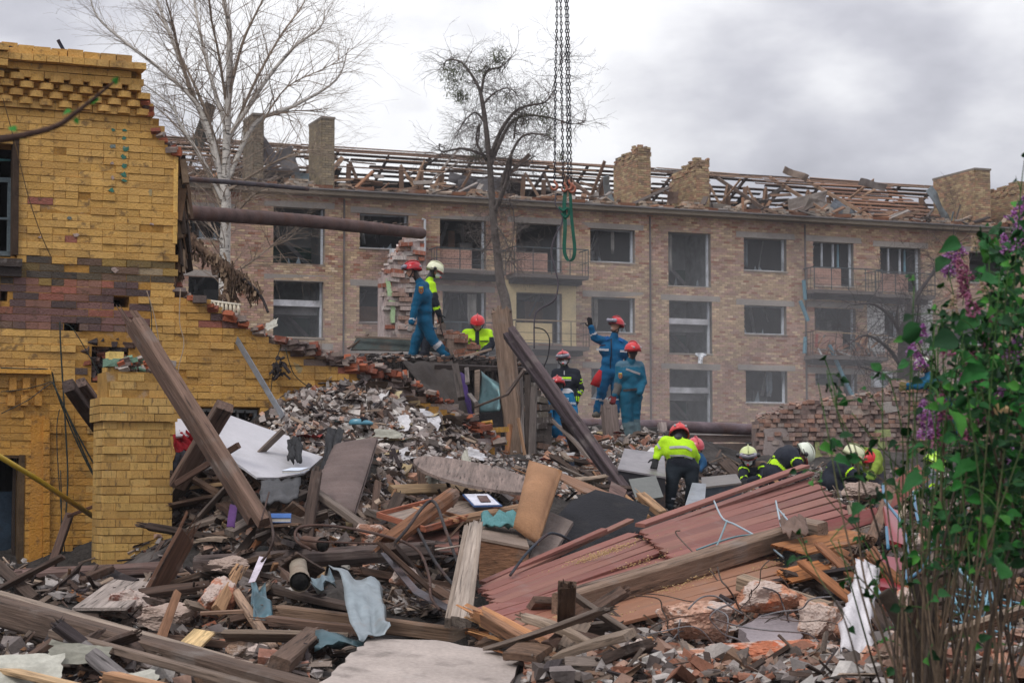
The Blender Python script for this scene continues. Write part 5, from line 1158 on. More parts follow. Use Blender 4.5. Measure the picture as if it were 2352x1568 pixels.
# small recognisable things
def book(label, x, y, D, w, h, t, col, rot=0.0):
    c = P(x, y, D); e_ = empty('book', c, label, 'book'); k = D/FPX
    for nm, zz, hh, cc, sh in (('cover', 0, .006, col, 1.0), ('pages', t/2*k*1.0, t*k, lin(222, 216, 204), .95), ('cover', t*k, .006, col, 1.0)):
        acc = Acc(); x_ = Vector((math.cos(rot), math.sin(rot), 0)); y_ = Vector((-math.sin(rot), math.cos(rot), .15)).normalized(); z_ = x_.cross(y_)
        boxes(acc, [c+z_*zz], np.array([x_, y_, z_]), [(w*k/2*sh, h*k/2*sh, hh/2)], [cc]); acc.build(nm, M_paper, e_, color=cc)
book('thick book with white pages and blue cover right of the leaning timber foot', 642, 1194, 17.9, 52, 60, 10, lin(60, 100, 160), .1); book('thin white booklet on the white board left of the mattress', 679, 1082, 19.2, 46, 50, 5, lin(206, 214, 226), -.35)
book('small pale book in the trash below the charred beam', 1345, 1072, 27, 20, 40, 5, lin(170, 120, 90), .5)
papers = [(905, 975, 22.2, 76, 40, .25, 214, 'big curled white paper sheet on the right flank of the mound'), (985, 963, 22.6, 55, 40, -.5, 206, 'white paper sheet hanging down beside the brown felt'), (892, 995, 21.8, 60, 22, -.1, 170, 'grey sheet under the big curled white one'), (910, 1050, 21.0, 66, 36, .4, 200, 'cream curled paper below the curled sheets'), (815, 925, 23.3, 34, 20, .5, 196, 'pale paper scrap near the top of the mound'),
          (1040, 1062, 20.8, 36, 26, -.7, 210, 'white paper folded over at the upper left of the table top'), (1072, 1055, 20.6, 30, 34, 1.2, 188, 'cream card stuck upright beside the post foot'), (1094, 1042, 20.9, 46, 20, -.5, 206, 'white label sheet with green marks near the post foot'), (1000, 1098, 20.2, 40, 24, .2, 170, 'grey crumpled paper left of the table top'), (840, 1012, 21.5, 44, 14, .1, 186, 'thin pale strip over the mattress head'),
          (648, 800, 22.6, 28, 26, -.4, 214, 'white paper caught in the cables on the sloping wall'), (625, 745, 22.9, 30, 24, .5, 196, 'cream crumpled paper on top of the sloping wall'), (1300, 1090, 25.5, 34, 20, .4, 216, 'white paper scrap behind the sofa cushion'), (60, 1535, 13.3, 160, 70, .1, 196, 'large sheet of peeling white wallpaper in the bottom left corner'), (180, 1500, 13.5, 130, 50, -.2, 150, 'torn brown backed wallpaper beside the white one'), (300, 1560, 13.0, 110, 40, .1, 190, 'crumpled white wallpaper strip at the bottom left edge')]
for i, (x, y, D, w, h, rot, v, lab) in enumerate(papers):
    c = P(x, y, D); k = D/FPX; u = Vector((math.cos(rot), .2*math.sin(i), math.sin(rot)*.7))*w*k/2; v_ = Vector((-math.sin(rot)*.3, .8, .7))*h*k*.6
    sheet('paper_sheet' if 'paper' in lab or 'sheet' in lab else 'card', lab, 'paper', [c-u-v_, c+u-v_, c+u+v_, c-u+v_], 7, 6, .028*min(1, w/60)+.006, lin(v-14, v-16, v-14-(14 if v < 200 else 0)), M_paper, .002, 1.0, i, cuts=.012, smooth=False)
def slipper():
    c = P(829, 975, 21.9); e_ = empty('slipper', c, 'single teal blue plastic slipper lying on the mound', 'slipper'); acc = Acc(); V = []; n = 14
    for ring, (s, z) in enumerate(((1, 0), (1.05, .02), (.95, .05), (.7, .065))):
        for k in range(n):
            a = k/n*6.283; V.append(c+Vector((math.cos(a)*.13*s, math.sin(a)*.05*s, z-.04*math.cos(a)*(.5 if math.cos(a) > 0 else 0)*(ring > 1))))
    acc.add(V, [(r_*n+k, r_*n+(k+1) % n, (r_+1)*n+(k+1) % n, (r_+1)*n+k) for r_ in range(3) for k in range(n)]+[list(range(n))[::-1]], (1, 1, 1)); acc.build('shoe', M_gloss, e_, smooth=True, color=lin(84, 140, 160))
    acc = Acc(); tube(acc, [c+Vector((.0, -.03, .055)), c+Vector((.07, 0, .055))], [.035, .02], 8); acc.build('opening', M_dark, e_, color=(.01, .01, .015))
slipper()
for i, (cs, c, lab) in enumerate(((((662, 1012, 20.0), (692, 1006, 20.0), (694, 1062, 19.4), (664, 1060, 19.4)), 52, 'dark quilted jacket hanging over the white board'), (((752, 985, 20.9), (790, 990, 20.8), (770, 1060, 19.6), (738, 1085, 19.4)), 46, 'black jeans lying along the left edge of the mattress'), (((600, 1105, 19.0), (690, 1100, 19.2), (684, 1150, 18.3), (596, 1160, 18.2)), 84, 'brown leatherette cover crumpled at the foot of the white board'))):
    sheet('garment' if i < 2 else 'cover', lab, 'garment' if i < 2 else 'cover', cs, 10, 12, .06, lin(c, c, c+2), M_cloth, .02, 2.5, 20+i)
sheet('white_sack', 'torn white sack standing upright in front of the lilac stems', 'sack', [(1968, 1290, 14.4), (2014, 1300, 14.3), (1992, 1500, 13.4), (1926, 1498, 13.4)], 12, 18, .10, lin(206, 202, 204), M_cloth, .01, 1.1, 31, cuts=.02)
sheet('carpet_remnant', 'purple satin strip hanging behind the leaning timber foot', 'cloth', [(528, 1160, 18.4), (546, 1160, 18.4), (538, 1210, 17.9), (520, 1210, 17.9)], 4, 6, .02, lin(92, 58, 110), M_cloth, .01, 2, 33)
# broken veneer boards at the right
for i, (a, b, w, h, c, lab) in enumerate(((((1812, 1262, 16.6), (1975, 1225, 17.8), 90, 6, lin(150, 100, 62), 'wide orange veneer board lying behind the white sack')), (((1800, 1325, 15.8), (1900, 1300, 16.0), 60, 6, lin(160, 104, 62), 'orange plywood sheet left of the white sack')), (((1842, 1290, 15.8), (1985, 1400, 15.0), 24, 12, lin(140, 92, 60), 'brown slat crossing down to the white sack')), (((1880, 1250, 16.2), (2010, 1370, 15.2), 20, 10, lin(130, 88, 62), 'second brown slat behind the white sack')), (((1830, 1370, 15.0), (1990, 1450, 14.4), 18, 12, lin(128, 84, 58), 'dark slat running under the white sack')), (((2000, 1240, 17.5), (2052, 1110, 20.5), 22, 18, lin(120, 94, 76), 'leaning brown stud right of the upper floor section')), (((2042, 1235, 18), (2100, 1130, 20), 12, 12, lin(190, 170, 150), 'pale lath beside the brown leaning stud')), (((1895, 1215, 18.0), (2020, 1180, 18.6), 36, 7, lin(132, 74, 70), 'short red board lying past the end of the upper floor section')), (((2030, 1150, 20.5), (2120, 1085, 22.5), 46, 8, lin(140, 76, 66), 'red board leaning up behind the lilac stems')), (((1990, 1275, 16.4), (2046, 1360, 15.6), 60, 8, lin(130, 90, 66), 'brown panel beside the red seat')))):
    beam('broken_board', lab, 'board', a, b, w, h, c, .1*i, m=M_wood if i not in (7, 8) else M_redwood, spa=.05, spb=.05, up=(0, -.4, 1))
# red chair with blue tube frame
def chair():
    e_ = empty('broken_chair', P(2060, 1330, 14.8), 'broken chair with red panels and blue tube frame behind the lilac stems', 'chair')
    slab('seat', None, None, [(2022, 1275, 15.6), (2072, 1280, 15.6), (2070, 1355, 14.9), (2022, 1345, 14.9)], .03, lin(136, 40, 50), M_gloss, parent=e_)
    slab('backrest', None, None, [(2030, 1160, 16.6), (2062, 1172, 16.6), (2078, 1250, 15.9), (2042, 1240, 15.9)], .03, lin(150, 50, 58), M_gloss, parent=e_)
    for pts in ([(2028, 1112, 17), (2034, 1150, 16.6), (2070, 1200, 16.2), (2084, 1262, 15.6), (2082, 1340, 15)], [(2036, 1210, 16), (2040, 1260, 15.6)], [(2010, 1370, 14.9), (2085, 1376, 14.8)], [(2098, 1130, 16.4), (2110, 1200, 16), (2140, 1240, 15.6), (2120, 1300, 15.2), (2086, 1330, 15)]):
        acc = Acc(); tube(acc, catmull([P(*q) for q in pts], 4), .013, 8); acc.build('frame_tube', M_gloss, e_, smooth=True, color=lin(56, 110, 140))
chair()
def grid():
    e_ = empty('blue_grid', P(2290, 1500, 13.2), 'twisted pale blue welded steel grid at the bottom right behind the lilac', 'grille'); r_ = random.Random(4)
    c = [P(2170, 1340, 14.6), P(2400, 1385, 14.4), P(2420, 1530, 13.2), P(2200, 1480, 13.4)]
    for k in range(9):
        t = k/8; acc = Acc(); tube(acc, [c[0].lerp(c[3], t)+Vector((0, 0, r_.uniform(-.03, .03))), c[1].lerp(c[2], t)+Vector((0, 0, r_.uniform(-.05, .05)))], .009, 6); acc.build('bar', M_gloss, e_, color=lin(84, 132, 150))
    for k in range(10):
        t = k/9; acc = Acc(); tube(acc, [c[0].lerp(c[1], t)+Vector((r_.uniform(-.1, .1), 0, 0)), c[3].lerp(c[2], t)+Vector((r_.uniform(-.1, .1), 0, 0))], .008, 6); acc.build('bar', M_gloss, e_, color=lin(96, 146, 164))
    for x0, y0, x1, y1 in ((2140, 1230, 2300, 1420), (1985, 1300, 2030, 1380)):
        acc = Acc(); tube(acc, [P(x0, y0, 15.2), P(x1, y1, 14.2)], .014, 8); tag(acc.build('metal_tube', M_gloss, None, color=lin(120, 160, 175)), 'pale blue tube slanting down behind the lilac stems, right of the red chair' if x0 > 2100 else 'pale blue tube crossing behind the white sack', 'tube')
grid()
for i, pts in enumerate((((1640, 1150), (1660, 1190), (1690, 1205), (1742, 1235), (1800, 1280)), ((1782, 1150), (1790, 1190), (1800, 1230)), ((1800, 1180), (1806, 1235)), ((1825, 1190), (1832, 1260)), ((1784, 1165), (1850, 1240), (1880, 1265)), ((1770, 1225), (1690, 1232), (1600, 1262)), ((1670, 1195), (1650, 1245), (1638, 1262)), ((1850, 1190), (1890, 1230)))):
    wire(('pale blue bent rod rising left over the upper red floor section', 'short upright pale rod in the frame tangle on the floor boards', 'second upright rod of the frame tangle', 'third upright rod of the frame tangle, nearest the veneer board', 'long slanting rod of the frame tangle', 'teal rod lying along the thick joist', 'short curved teal rod above the joist', 'white rod end right of the frame tangle')[i], [(x, y, 18.4-(y-1150)*.012) for x, y in pts], .009, lin(150, 168, 178) if i not in (5, 6) else lin(96, 128, 136), 'metal_rod', 'rod', M_gloss)
sheet('torn_hat', 'crumpled brown cloth caught on the pale rods over the joist', 'cloth', [(1790, 1192, 17.4), (1850, 1190, 17.3), (1858, 1225, 16.8), (1798, 1228, 16.8)], 8, 8, .09, lin(118, 98, 88), M_cloth, .01, 3, 41)
beam('beam_stub', 'square grey beam stub right behind the crumpled brown cloth', 'beam', (1840, 1205, 17.6), (1890, 1215, 17.4), 34, 30, lin(130, 112, 98), .2)
P = _P0
print('hero', time.time()-T0)
# ================================================================== broken brick pieces of wall
def ruin(name, label, cat, outline, D, tan, course, L, cols, depth=.4, jit=.02, holes=0.02, cap=300, mortar=lin(120, 108, 102), stick=.03, patches=(), bottom_extra=0.0, mname=None):
    """outline: pixel polygon of the standing face at distance D (at its middle)"""
    cx = sum(p[0] for p in outline)/len(outline); pl = Plane(D*(1-tan*(cx-1176)/FPX), tan)
    ab = [pl.F(*p) for p in outline]; a0 = min(p[0] for p in ab); a1 = max(p[0] for p in ab); h0 = min(p[1] for p in ab)-bottom_extra; h1 = max(p[1] for p in ab)
    e_ = empty(name, pl.W((a0+a1)/2, h0, 0), label, cat); r_ = random.Random(int(cx))
    def inside(a, h): return inpoly(a, max(h, min(p[1] for p in ab)+.01), ab)
    h = h0; r = 0; its = []
    while h < h1+.02:
        x = a0-(r % 2)*L/2+r_.uniform(-.01, .01)
        while x < a1:
            l = L*r_.choice([1, 1, .5]) if r_.random() < .3 else L
            if inside(x+l/2, h+course/2) and r_.random() > holes:
                edge = not (inside(x+l*1.5, h+course*.5) and inside(x-l*.5, h+course*.5) and inside(x+l/2, h+course*1.5))
                k = 3 if edge else 1
                its.append((x+l/2+r_.gauss(0, jit*.3*k), h+course/2+r_.gauss(0, jit*.12*k), r_.gauss(0, stick), (l-.012)/2, r_.gauss(0, .04 if edge else .012)))
            x += l
        h += course; r += 1
    me = []
    for k in range(4):
        ac = Acc(); boxes(ac, [(0, 0, 0)], np.eye(3), [(.5, depth*.14, (course-.012)/2)], [(1, 1, 1)], .006); me.append(ac.mesh('brick', M_brick))
    its2 = its if len(its) <= cap else its[:]
    r_.shuffle(its2)
    Rf = Matrix(((pl.e.x, pl.n.x, 0, 0), (pl.e.y, pl.n.y, 0, 0), (0, 0, 1, 0), (0, 0, 0, 1)))
    for i, (a, hh, o, hl, rz) in enumerate(its2[:cap]):
        link('brick', r_.choice(me), Matrix.Translation(pl.W(a, hh, o)) @ Rf @ Matrix.Rotation(rz*2, 4, 'Y') @ Matrix.Diagonal((hl*2, 1, 1, 1)), e_, np.array(r_.choice(cols))*r_.uniform(.75, 1.12))
    if len(its2) > cap:
        ac = Acc(); boxes(ac, [pl.W(a, hh, o) for a, hh, o, hl, rz in its2[cap:]], pl.axes(), [(hl, depth*.14, (course-.012)/2) for a, hh, o, hl, rz in its2[cap:]], [np.array(r_.choice(cols))*r_.uniform(.75, 1.12) for _ in its2[cap:]], .005)
        tag(ac.build('bricks', M_brickA, e_), kind='stuff')
    # mortar core made of columns
    ac = Acc(); a = a0
    while a < a1:
        hs = [h_ for h_ in np.arange(h0, h1, .04) if inside(a+.03, h_)]
        if hs: pl.bx(ac, a, a+.06, hs[0]-bottom_extra, hs[-1]-.03+r_.uniform(-.03, .0), -depth, depth*.14-.022+r_.uniform(-.012, .006), np.array(mortar)*r_.uniform(.8, 1.1))
        a += .06
    ac.build('mortar_core', M_brickA, e_)
    for i, (poly, c, th) in enumerate(patches):
        pts = [pl.W(*pl.F(*q), .05+stick) for q in poly]; slab('plaster_patch', None, None, pts, th+.03, c, M_conc, parent=e_, ragged=.012)
    # crumbled top
    ac = Acc()
    for k in range(int((a1-a0)*60)):
        a = r_.uniform(a0, a1); hs = [h_ for h_ in np.arange(h0, h1, .05) if inside(a, h_)]
        if not hs: continue
        q = pl.W(a, hs[-1]+r_.uniform(0, .06), -r_.uniform(-.04, depth)); s = r_.uniform(.015, .06)
        obox(ac, q-Vector((s, 0, 0)), q+Vector((s, 0, r_.uniform(-.03, .03))), s*1.3, s*.9, np.array(r_.choice(cols+[lin(150, 140, 132)]))*r_.uniform(.7, 1.1), roll=r_.random()*3, jit=.008)
    tag(ac.build('crumbled_top', M_brickA, e_), kind='stuff')
    return e_
pink = [lin(184, 158, 148), lin(196, 178, 170), lin(200, 188, 182), lin(168, 138, 124), lin(188, 174, 168), lin(170, 108, 88), lin(196, 184, 178)]
ruin('broken_pillar', 'ragged remnant of brick chimney pillar with pale green plaster behind the walking workers', 'pillar', [(884, 778), (882, 640), (888, 618), (900, 602), (905, 585), (922, 575), (928, 552), (945, 546), (962, 548), (976, 580), (984, 640), (985, 778)], 36.5, .3, .085, .25, pink, depth=.5, jit=.03, stick=.04, mortar=lin(168, 152, 148),
     patches=[([(883, 640), (893, 642), (898, 660), (907, 680), (904, 730), (905, 742), (900, 742)], lin(168, 192, 150), .03), ([(905, 742), (935, 745), (938, 776), (908, 776)], lin(180, 166, 160), .02)])
dusty = [lin(158, 134, 124), lin(146, 122, 114), lin(168, 140, 126), lin(134, 114, 108), lin(160, 124, 108), lin(154, 140, 132)]
ruin('ruined_wall', 'long low ruined brick wall with plaster patches at the right behind the crouching workers', 'wall', [(1745, 1135), (1742, 965), (1760, 950), (1790, 948), (1800, 935), (1860, 925), (1900, 924), (1920, 915), (2040, 905), (2056, 884), (2070, 878), (2150, 876), (2200, 880), (2240, 905), (2360, 925), (2420, 930), (2420, 1160)], 38.0, .12, .084, .135, dusty, depth=.55, jit=.04, holes=.015, stick=.035, mortar=lin(128, 112, 106), bottom_extra=.3,
     patches=[([(1752, 985), (1812, 980), (1822, 1005), (1815, 1062), (1775, 1066), (1750, 1120)], lin(150, 138, 134), .03), ([(1870, 1014), (1905, 1018), (1922, 1050), (1915, 1085), (1880, 1100), (1868, 1060)], lin(158, 160, 112), .03), ([(2004, 986), (2042, 986), (2046, 1018), (2025, 1032), (2002, 1026)], lin(162, 172, 116), .03),
              ([(2010, 1090), (2034, 1085), (2036, 1140), (2014, 1140)], lin(146, 156, 116), .03), ([(1936, 940), (1990, 935), (1996, 950), (1940, 962)], lin(176, 160, 148), .03), ([(2022, 925), (2060, 922), (2062, 944), (2026, 950)], lin(180, 172, 166), .03), ([(2100, 1040), (2160, 1045), (2150, 1100), (2105, 1095)], lin(150, 152, 112), .03)])
dark = [lin(92, 84, 80), lin(104, 96, 90), lin(84, 76, 72), lin(120, 96, 84), lin(110, 102, 92)]
ruin('brick_stub', 'sooty grey brick wall stub between the charred uprights and the stooping blue worker', 'wall', [(1214, 1100), (1212, 905), (1222, 880), (1240, 892), (1256, 920), (1262, 940), (1262, 1060), (1290, 1080), (1290, 1110)], 30.2, .2, .10, .27, dark, depth=.5, jit=.03, mortar=lin(92, 84, 80))
ruin('brick_stub', 'small yellow painted wall remnant at the foot of the upright post, left side', 'wall', [(1082, 1075), (1084, 985), (1100, 975), (1146, 985), (1148, 1075)], 27.5, .35, .082, .26, [lin(176, 134, 66), lin(166, 126, 64), lin(160, 104, 80)], depth=.4, jit=.01, mortar=lin(120, 96, 60))
ruin('fallen_brickwork', 'leaning stack of orange bricks beside the worker in the red helmet and vest', 'brickwork', [(1018, 822), (1030, 770), (1062, 766), (1088, 790), (1100, 826)], 34.0, .2, .086, .25, [lin(146, 100, 80), lin(152, 106, 86), lin(150, 124, 110), lin(136, 96, 80)], depth=.5, jit=.03, mortar=lin(130, 112, 100))
ruin('fallen_brickwork', 'small heap of pink bricks standing right behind the walking worker', 'brickwork', [(1000, 790), (1004, 745), (1020, 735), (1030, 765), (1040, 790)], 35.6, .2, .085, .25, pink, depth=.4, jit=.03)
# metal tray in front of the pillar
e = empty('metal_trough', P(880, 800, 35), 'long rusty dark metal trough lying in front of the broken pillar', 'trough')
slab('side', None, None, [P(818, 776, 35), P(1008, 774, 35), P(1004, 806, 34.9), P(806, 803, 34.9)], .03, lin(74, 82, 80), M_iron, parent=e)
beam('rim', None, None, (815, 773, 34.9), (1035, 783, 34.8), 4, 5, lin(128, 112, 100), parent=e); beam('bent_end', None, None, (800, 800, 34.9), (845, 768, 35.1), 10, 4, lin(92, 76, 66), parent=e)
beam('plank', 'pale pole lying along the charred floor before the worker in the vest', 'pole', (1040, 826, 33.0), (1128, 802, 33.6), 5, 5, lin(150, 130, 114))
def charred():
    c = [P(850, 824, 31), P(1228, 832, 31), P(1228, 824, 37.5), P(840, 814, 37.5)]; e_ = empty('charred_floor', c[0], 'burnt black upper floor edge on which the walking workers stand', 'floor')
    acc = Acc(); dn = Vector((0, 0, -.16)); acc.add([*c, *[q+dn for q in c]], [(0, 1, 2, 3), (4, 7, 6, 5), (0, 4, 5, 1), (1, 5, 6, 2), (2, 6, 7, 3), (3, 7, 4, 0)]); acc.build('floor_slab', M_dark, e_, color=lin(56, 50, 48))
    acc = Acc(); r_ = random.Random(77)
    for k in range(1500):
        u = r_.random(); v = r_.random()**2.2; q = c[0].lerp(c[1], u).lerp(c[3].lerp(c[2], u), v)+Vector((0, 0, r_.uniform(-.04, .05)*(1 if v < .1 else .5))); s = r_.uniform(.01, .05); t = r_.random()
        obox(acc, q-Vector((s, 0, 0)), q+Vector((s, r_.uniform(-.05, .05), r_.uniform(-.03, .03))), s*1.2, s*.7, np.array(lin(60, 54, 52) if t < .6 else lin(150, 140, 134) if t < .8 else lin(120, 90, 76))*r_.uniform(.6, 1.1), roll=r_.random()*3, jit=.006)
    for k in range(160):   # scorched stuff hanging from the edge
        q = c[0].lerp(c[1], r_.random())+Vector((0, r_.uniform(-.08, .02), r_.uniform(-.12, 0))); l = r_.uniform(.05, .4); obox(acc, q, q+Vector((r_.gauss(0, .05), r_.gauss(0, .03), -l)), r_.uniform(.015, .09), .012, np.array(lin(52, 46, 44))*r_.uniform(.5, 1.4), roll=r_.random()*3)
    tag(acc.build('burnt_debris', M_concA, e_), kind='stuff')
    for i, x in enumerate((900, 985, 1075, 1140)): beam('joist', None, None, (x, 838, 31.05), (x+4, 828, 37), .1, .16, lin(50, 42, 40), parent=e_, meters=True)
charred()
# loose brick lump in the left foreground and orange lumps at lower right
def lump(name, label, c, D, w, h, col, seed, sub=3, cat='masonry lump', white=.0):
    import bmesh
    C_ = P(*c, D); k = D/FPX; bm = bmesh.new(); bmesh.ops.create_icosphere(bm, subdivisions=sub+2, radius=1)
    r_ = random.Random(seed); s = Vector((w*k/2, (w+h)*k/4, h*k/2))
    pl_ = [Vector((r_.gauss(0, 1), r_.gauss(0, 1), r_.gauss(0, 1))).normalized() for _ in range(9)]
    for v in bm.verts:
        p = v.co.copy()
        for q in pl_:
            d = p.dot(q)
            if d > .62: p -= q*(d-.62)*.9
        p *= 1+.22*noise.noise(p*2.3+Vector((seed, 0, 0)))+.12*(.5-abs(noise.noise(p*6+Vector((0, seed, 0)))))+.07*noise.noise(p*15+Vector((0, 0, seed)))+.03*noise.noise(p*34)
        v.co = Vector((p.x*s.x, p.y*s.y, p.z*s.z))*1.25
    me = bpy.data.meshes.new(name); bm.to_mesh(me); bm.free(); me.materials.append(M_lump if col != 'g' else M_conc)
    o = link(name, me, Matrix.Translation(C_+Vector((0, 0, .04))), None, lin(168, 148, 136) if col == 'g' else col); tag(o, label, cat); return o
M_lump = mat('mortared_brick_lump', 'obj', .95, 3.5, .3, .9, 26.0, [(lin(186, 98, 64), 5.0, .58, .64, .8, False), (lin(196, 180, 170), 3.0, .52, .56, .9, False), (lin(84, 66, 58), 7.0, .60, .68, .7, False)], fine=.3)
for i, (x, y, D, w, h, c, lab) in enumerate([(1600, 1440, 14.3, 170, 88, lin(186, 148, 128), 'large orange and pink masonry lump at the left of the wire tangle'), (1490, 1535, 13.4, 110, 80, lin(184, 158, 146), 'white and orange masonry lump right of the splintered beam end'), (1635, 1540, 13.3, 200, 66, lin(170, 122, 98), 'long broken masonry block at the bottom edge below the wires'),
      (1800, 1508, 13.6, 300, 52, lin(178, 112, 84), 'long orange crusted masonry bar below the grey plaster slab'), (1760, 1385, 14.5, 130, 60, lin(182, 130, 104), 'orange masonry lump under the pale ended beam'), (1880, 1435, 14.1, 84, 84, lin(176, 138, 116), 'round pinkish masonry lump left of the white sack'), (2020, 1520, 13.4, 130, 90, 'g', 'grey mortar lump at the foot of the lilac trunk'), (1890, 1560, 13.0, 110, 60, 'g', 'grey stone lump at the bottom edge below the white sack'),
      (1955, 1450, 13.9, 60, 60, lin(186, 140, 116), 'small pink masonry lump touching the white sack'), (2320, 1540, 12.9, 120, 70, 'g', 'grey mortar lump in the bottom right corner'), (2220, 1560, 12.8, 70, 50, lin(182, 104, 74), 'orange brick lump left of the corner one'), (292, 1402, 16.4, 105, 80, lin(128, 90, 80), 'lump of dark red bricks still mortared together beside the pale grey board'), (380, 1425, 15.8, 130, 56, 'g', 'flaking white plaster lump below the rotten plank'),
      (500, 1382, 15.9, 66, 80, lin(176, 120, 96), 'pink brick and mortar lump behind the pointed stake'), (520, 1310, 16.9, 96, 42, 'g', 'grey mortar block lying on the long log'), (548, 1500, 14.4, 60, 34, lin(160, 132, 112), 'broken brick with mortar left of the split stick'), (600, 1510, 14.2, 50, 30, lin(150, 112, 92), 'brown brick lump beside the beam stub'), (1078, 1330, 16.5, 40, 50, lin(180, 110, 84), 'orange brick lump behind the timber bundle'), (930, 1330, 16.3, 60, 44, lin(150, 118, 100), 'dusty brick lump under the black bar'), (860, 1238, 17.3, 80, 50, lin(140, 104, 86), 'broken brick mass under the rebar loop'),
      (2080, 1400, 14.2, 90, 60, lin(196, 132, 106), 'pink masonry lump behind the lilac trunk'), (2150, 1250, 17, 90, 50, lin(176, 136, 118), 'dusty brick lump high in the heap behind the lilac stems'), (1985, 1140, 22, 84, 40, 'g', 'pale plaster mass at the top right end of the upper floor section'), (1650, 1560, 12.9, 130, 40, 'g', 'grey mortar lump under the masonry block at the bottom edge')]):
    lump('masonry_lump', lab, (x, y), D, w, h, c, i+3)
slab('plaster_slab', 'smooth grey plaster faced slab between the orange lumps', 'slab', [(1700, 1440, 14.1), (1770, 1400, 14.6), (1842, 1428, 14.3), (1836, 1490, 13.6), (1740, 1496, 13.6)], .08, lin(150, 140, 142), M_conc, ragged=.012)
slab('plaster_slab', 'grey slab standing in the stems right of the lilac trunk', 'slab', [(2140, 1510, 13.2), (2170, 1470, 13.5), (2196, 1500, 13.3), (2190, 1590, 12.8), (2130, 1590, 12.8)], .05, lin(112, 104, 102), M_conc, ragged=.01)
slab('mortar_cake', 'grey brown flat mortar slab under the orange beam splinters', 'slab', [(1330, 1545, 13.6), (1380, 1505, 14.1), (1490, 1500, 14.1), (1470, 1570, 13.2)], .04, lin(150, 128, 112), M_conc, ragged=.012)
beam('white_pole', 'thin white plastic pole at the bottom edge below the white sack', 'pole', (1905, 1485, 13.7), (2060, 1572, 12.9), 9, 9, lin(200, 206, 214), m=M_gloss, rnd=1)
# ================================================================== scattered rubble
MARK = [('the brick pier', 300, 1250), ('the leaning timber', 520, 1080), ('the white board', 600, 1040), ('the grey mattress', 780, 1090), ('the top of the mound', 820, 900), ('the curled white paper', 920, 975), ('the brown felt', 1010, 930), ('the oval table top', 1090, 1095), ('the upright post', 1180, 1060), ('the sofa cushion', 1245, 1160), ('the black felt', 1390, 1180), ('the charred beam foot', 1420, 1110), ('the grey cabinet', 1475, 1060), ('the bending worker', 1570, 1150), ('the slatted heater', 1650, 1120),
 ('the upper red boards', 1720, 1190), ('the lower red boards', 1300, 1330), ('the thick joist', 1550, 1310), ('the wire tangle', 1680, 1440), ('the white sack', 1960, 1400), ('the lilac trunk', 2130, 1450), ('the blue steel grid', 2290, 1430), ('the red chair', 2050, 1280), ('the ruined wall', 1900, 1080), ('the concrete slab', 960, 1540), ('the zinc sheet', 820, 1400), ('the timber bundle', 1065, 1330), ('the long log', 750, 1290), ('the splintered log', 960, 1200), ('the rotten plank', 390, 1290), ('the pale grey board', 220, 1380), ('the long corner beam', 300, 1480), ('the beam stub', 690, 1500), ('the split stick', 590, 1430), ('the drawer', 1010, 1180), ('the blackened log', 200, 1320), ('the pointing worker', 1390, 1020), ('the rebar loops', 800, 1230), ('the splintered orange beam', 1280, 1510), ('the book', 640, 1195)]
USED = {}
def where(px, py, head, tail=''):
    ms = sorted(MARK, key=lambda m: (m[1]-px)**2+((m[2]-py)*1.3)**2)
    opts = []
    for nm, x, y in ms[:6]:
        dx, dy = px-x, py-y
        rel = ('just ' if dx*dx+dy*dy < 1600 else '')+('right of' if dx > 0 else 'left of') if abs(dx) > abs(dy) else ('just ' if dx*dx+dy*dy < 1600 else '')+('below' if dy > 0 else 'above')
        opts.append(f'{head} {rel} {nm}')
    for o in opts:
        if o not in USED: USED[o] = 1; return o
    USED[opts[0]] += 1
    return opts[0]
def rnd_chunk(seed, name, m, flat=.6):
    r_ = random.Random(seed); import bmesh
    bm = bmesh.new()
    for k in range(11):
        v = Vector((r_.gauss(0, 1), r_.gauss(0, 1), r_.gauss(0, 1))).normalized(); bm.verts.new((v.x*.5, v.y*.42, v.z*.5*flat))
    bmesh.ops.convex_hull(bm, input=bm.verts[:], use_existing_faces=False)
    for v in [v for v in bm.verts if not v.link_faces]: bm.verts.remove(v)
    me = bpy.data.meshes.new(name); bm.to_mesh(me); bm.free(); me.materials.append(m); return me
def spot(zone):
    x0, y0, x1, y1 = zone; px, py = random.uniform(x0, x1), random.uniform(y0, y1); g = G(px, py); return px, py, g
# zones: (rect, timber weight, brick weight, chunk weight)
ZP = [((0, 1320, 620, 1568), 3), ((400, 1090, 720, 1320), 3), ((560, 1200, 1120, 1480), 5), ((640, 1440, 1100, 1568), 1), ((1080, 1440, 1500, 1568), 1.5), ((1850, 1150, 2352, 1460), 4), ((1500, 1350, 2352, 1568), 1.3), ((1270, 1020, 1500, 1120), 1.2), ((1600, 1090, 1780, 1130), .6), ((860, 1130, 1250, 1240), 1), ((1180, 1080, 1450, 1160), .6)]
ZB = [((1500, 1380, 2352, 1568), 5), ((0, 1340, 700, 1568), 2), ((700, 900, 1150, 1200), .6), ((560, 1150, 1120, 1400), 1.5), ((1260, 1010, 1500, 1110), 1.5), ((1900, 1120, 2352, 1380), 2.5), ((1150, 1080, 1330, 1200), .7)]
def pickz(Z): return random.choices([z[0] for z in Z], [z[1] for z in Z])[0]
random.seed(11)
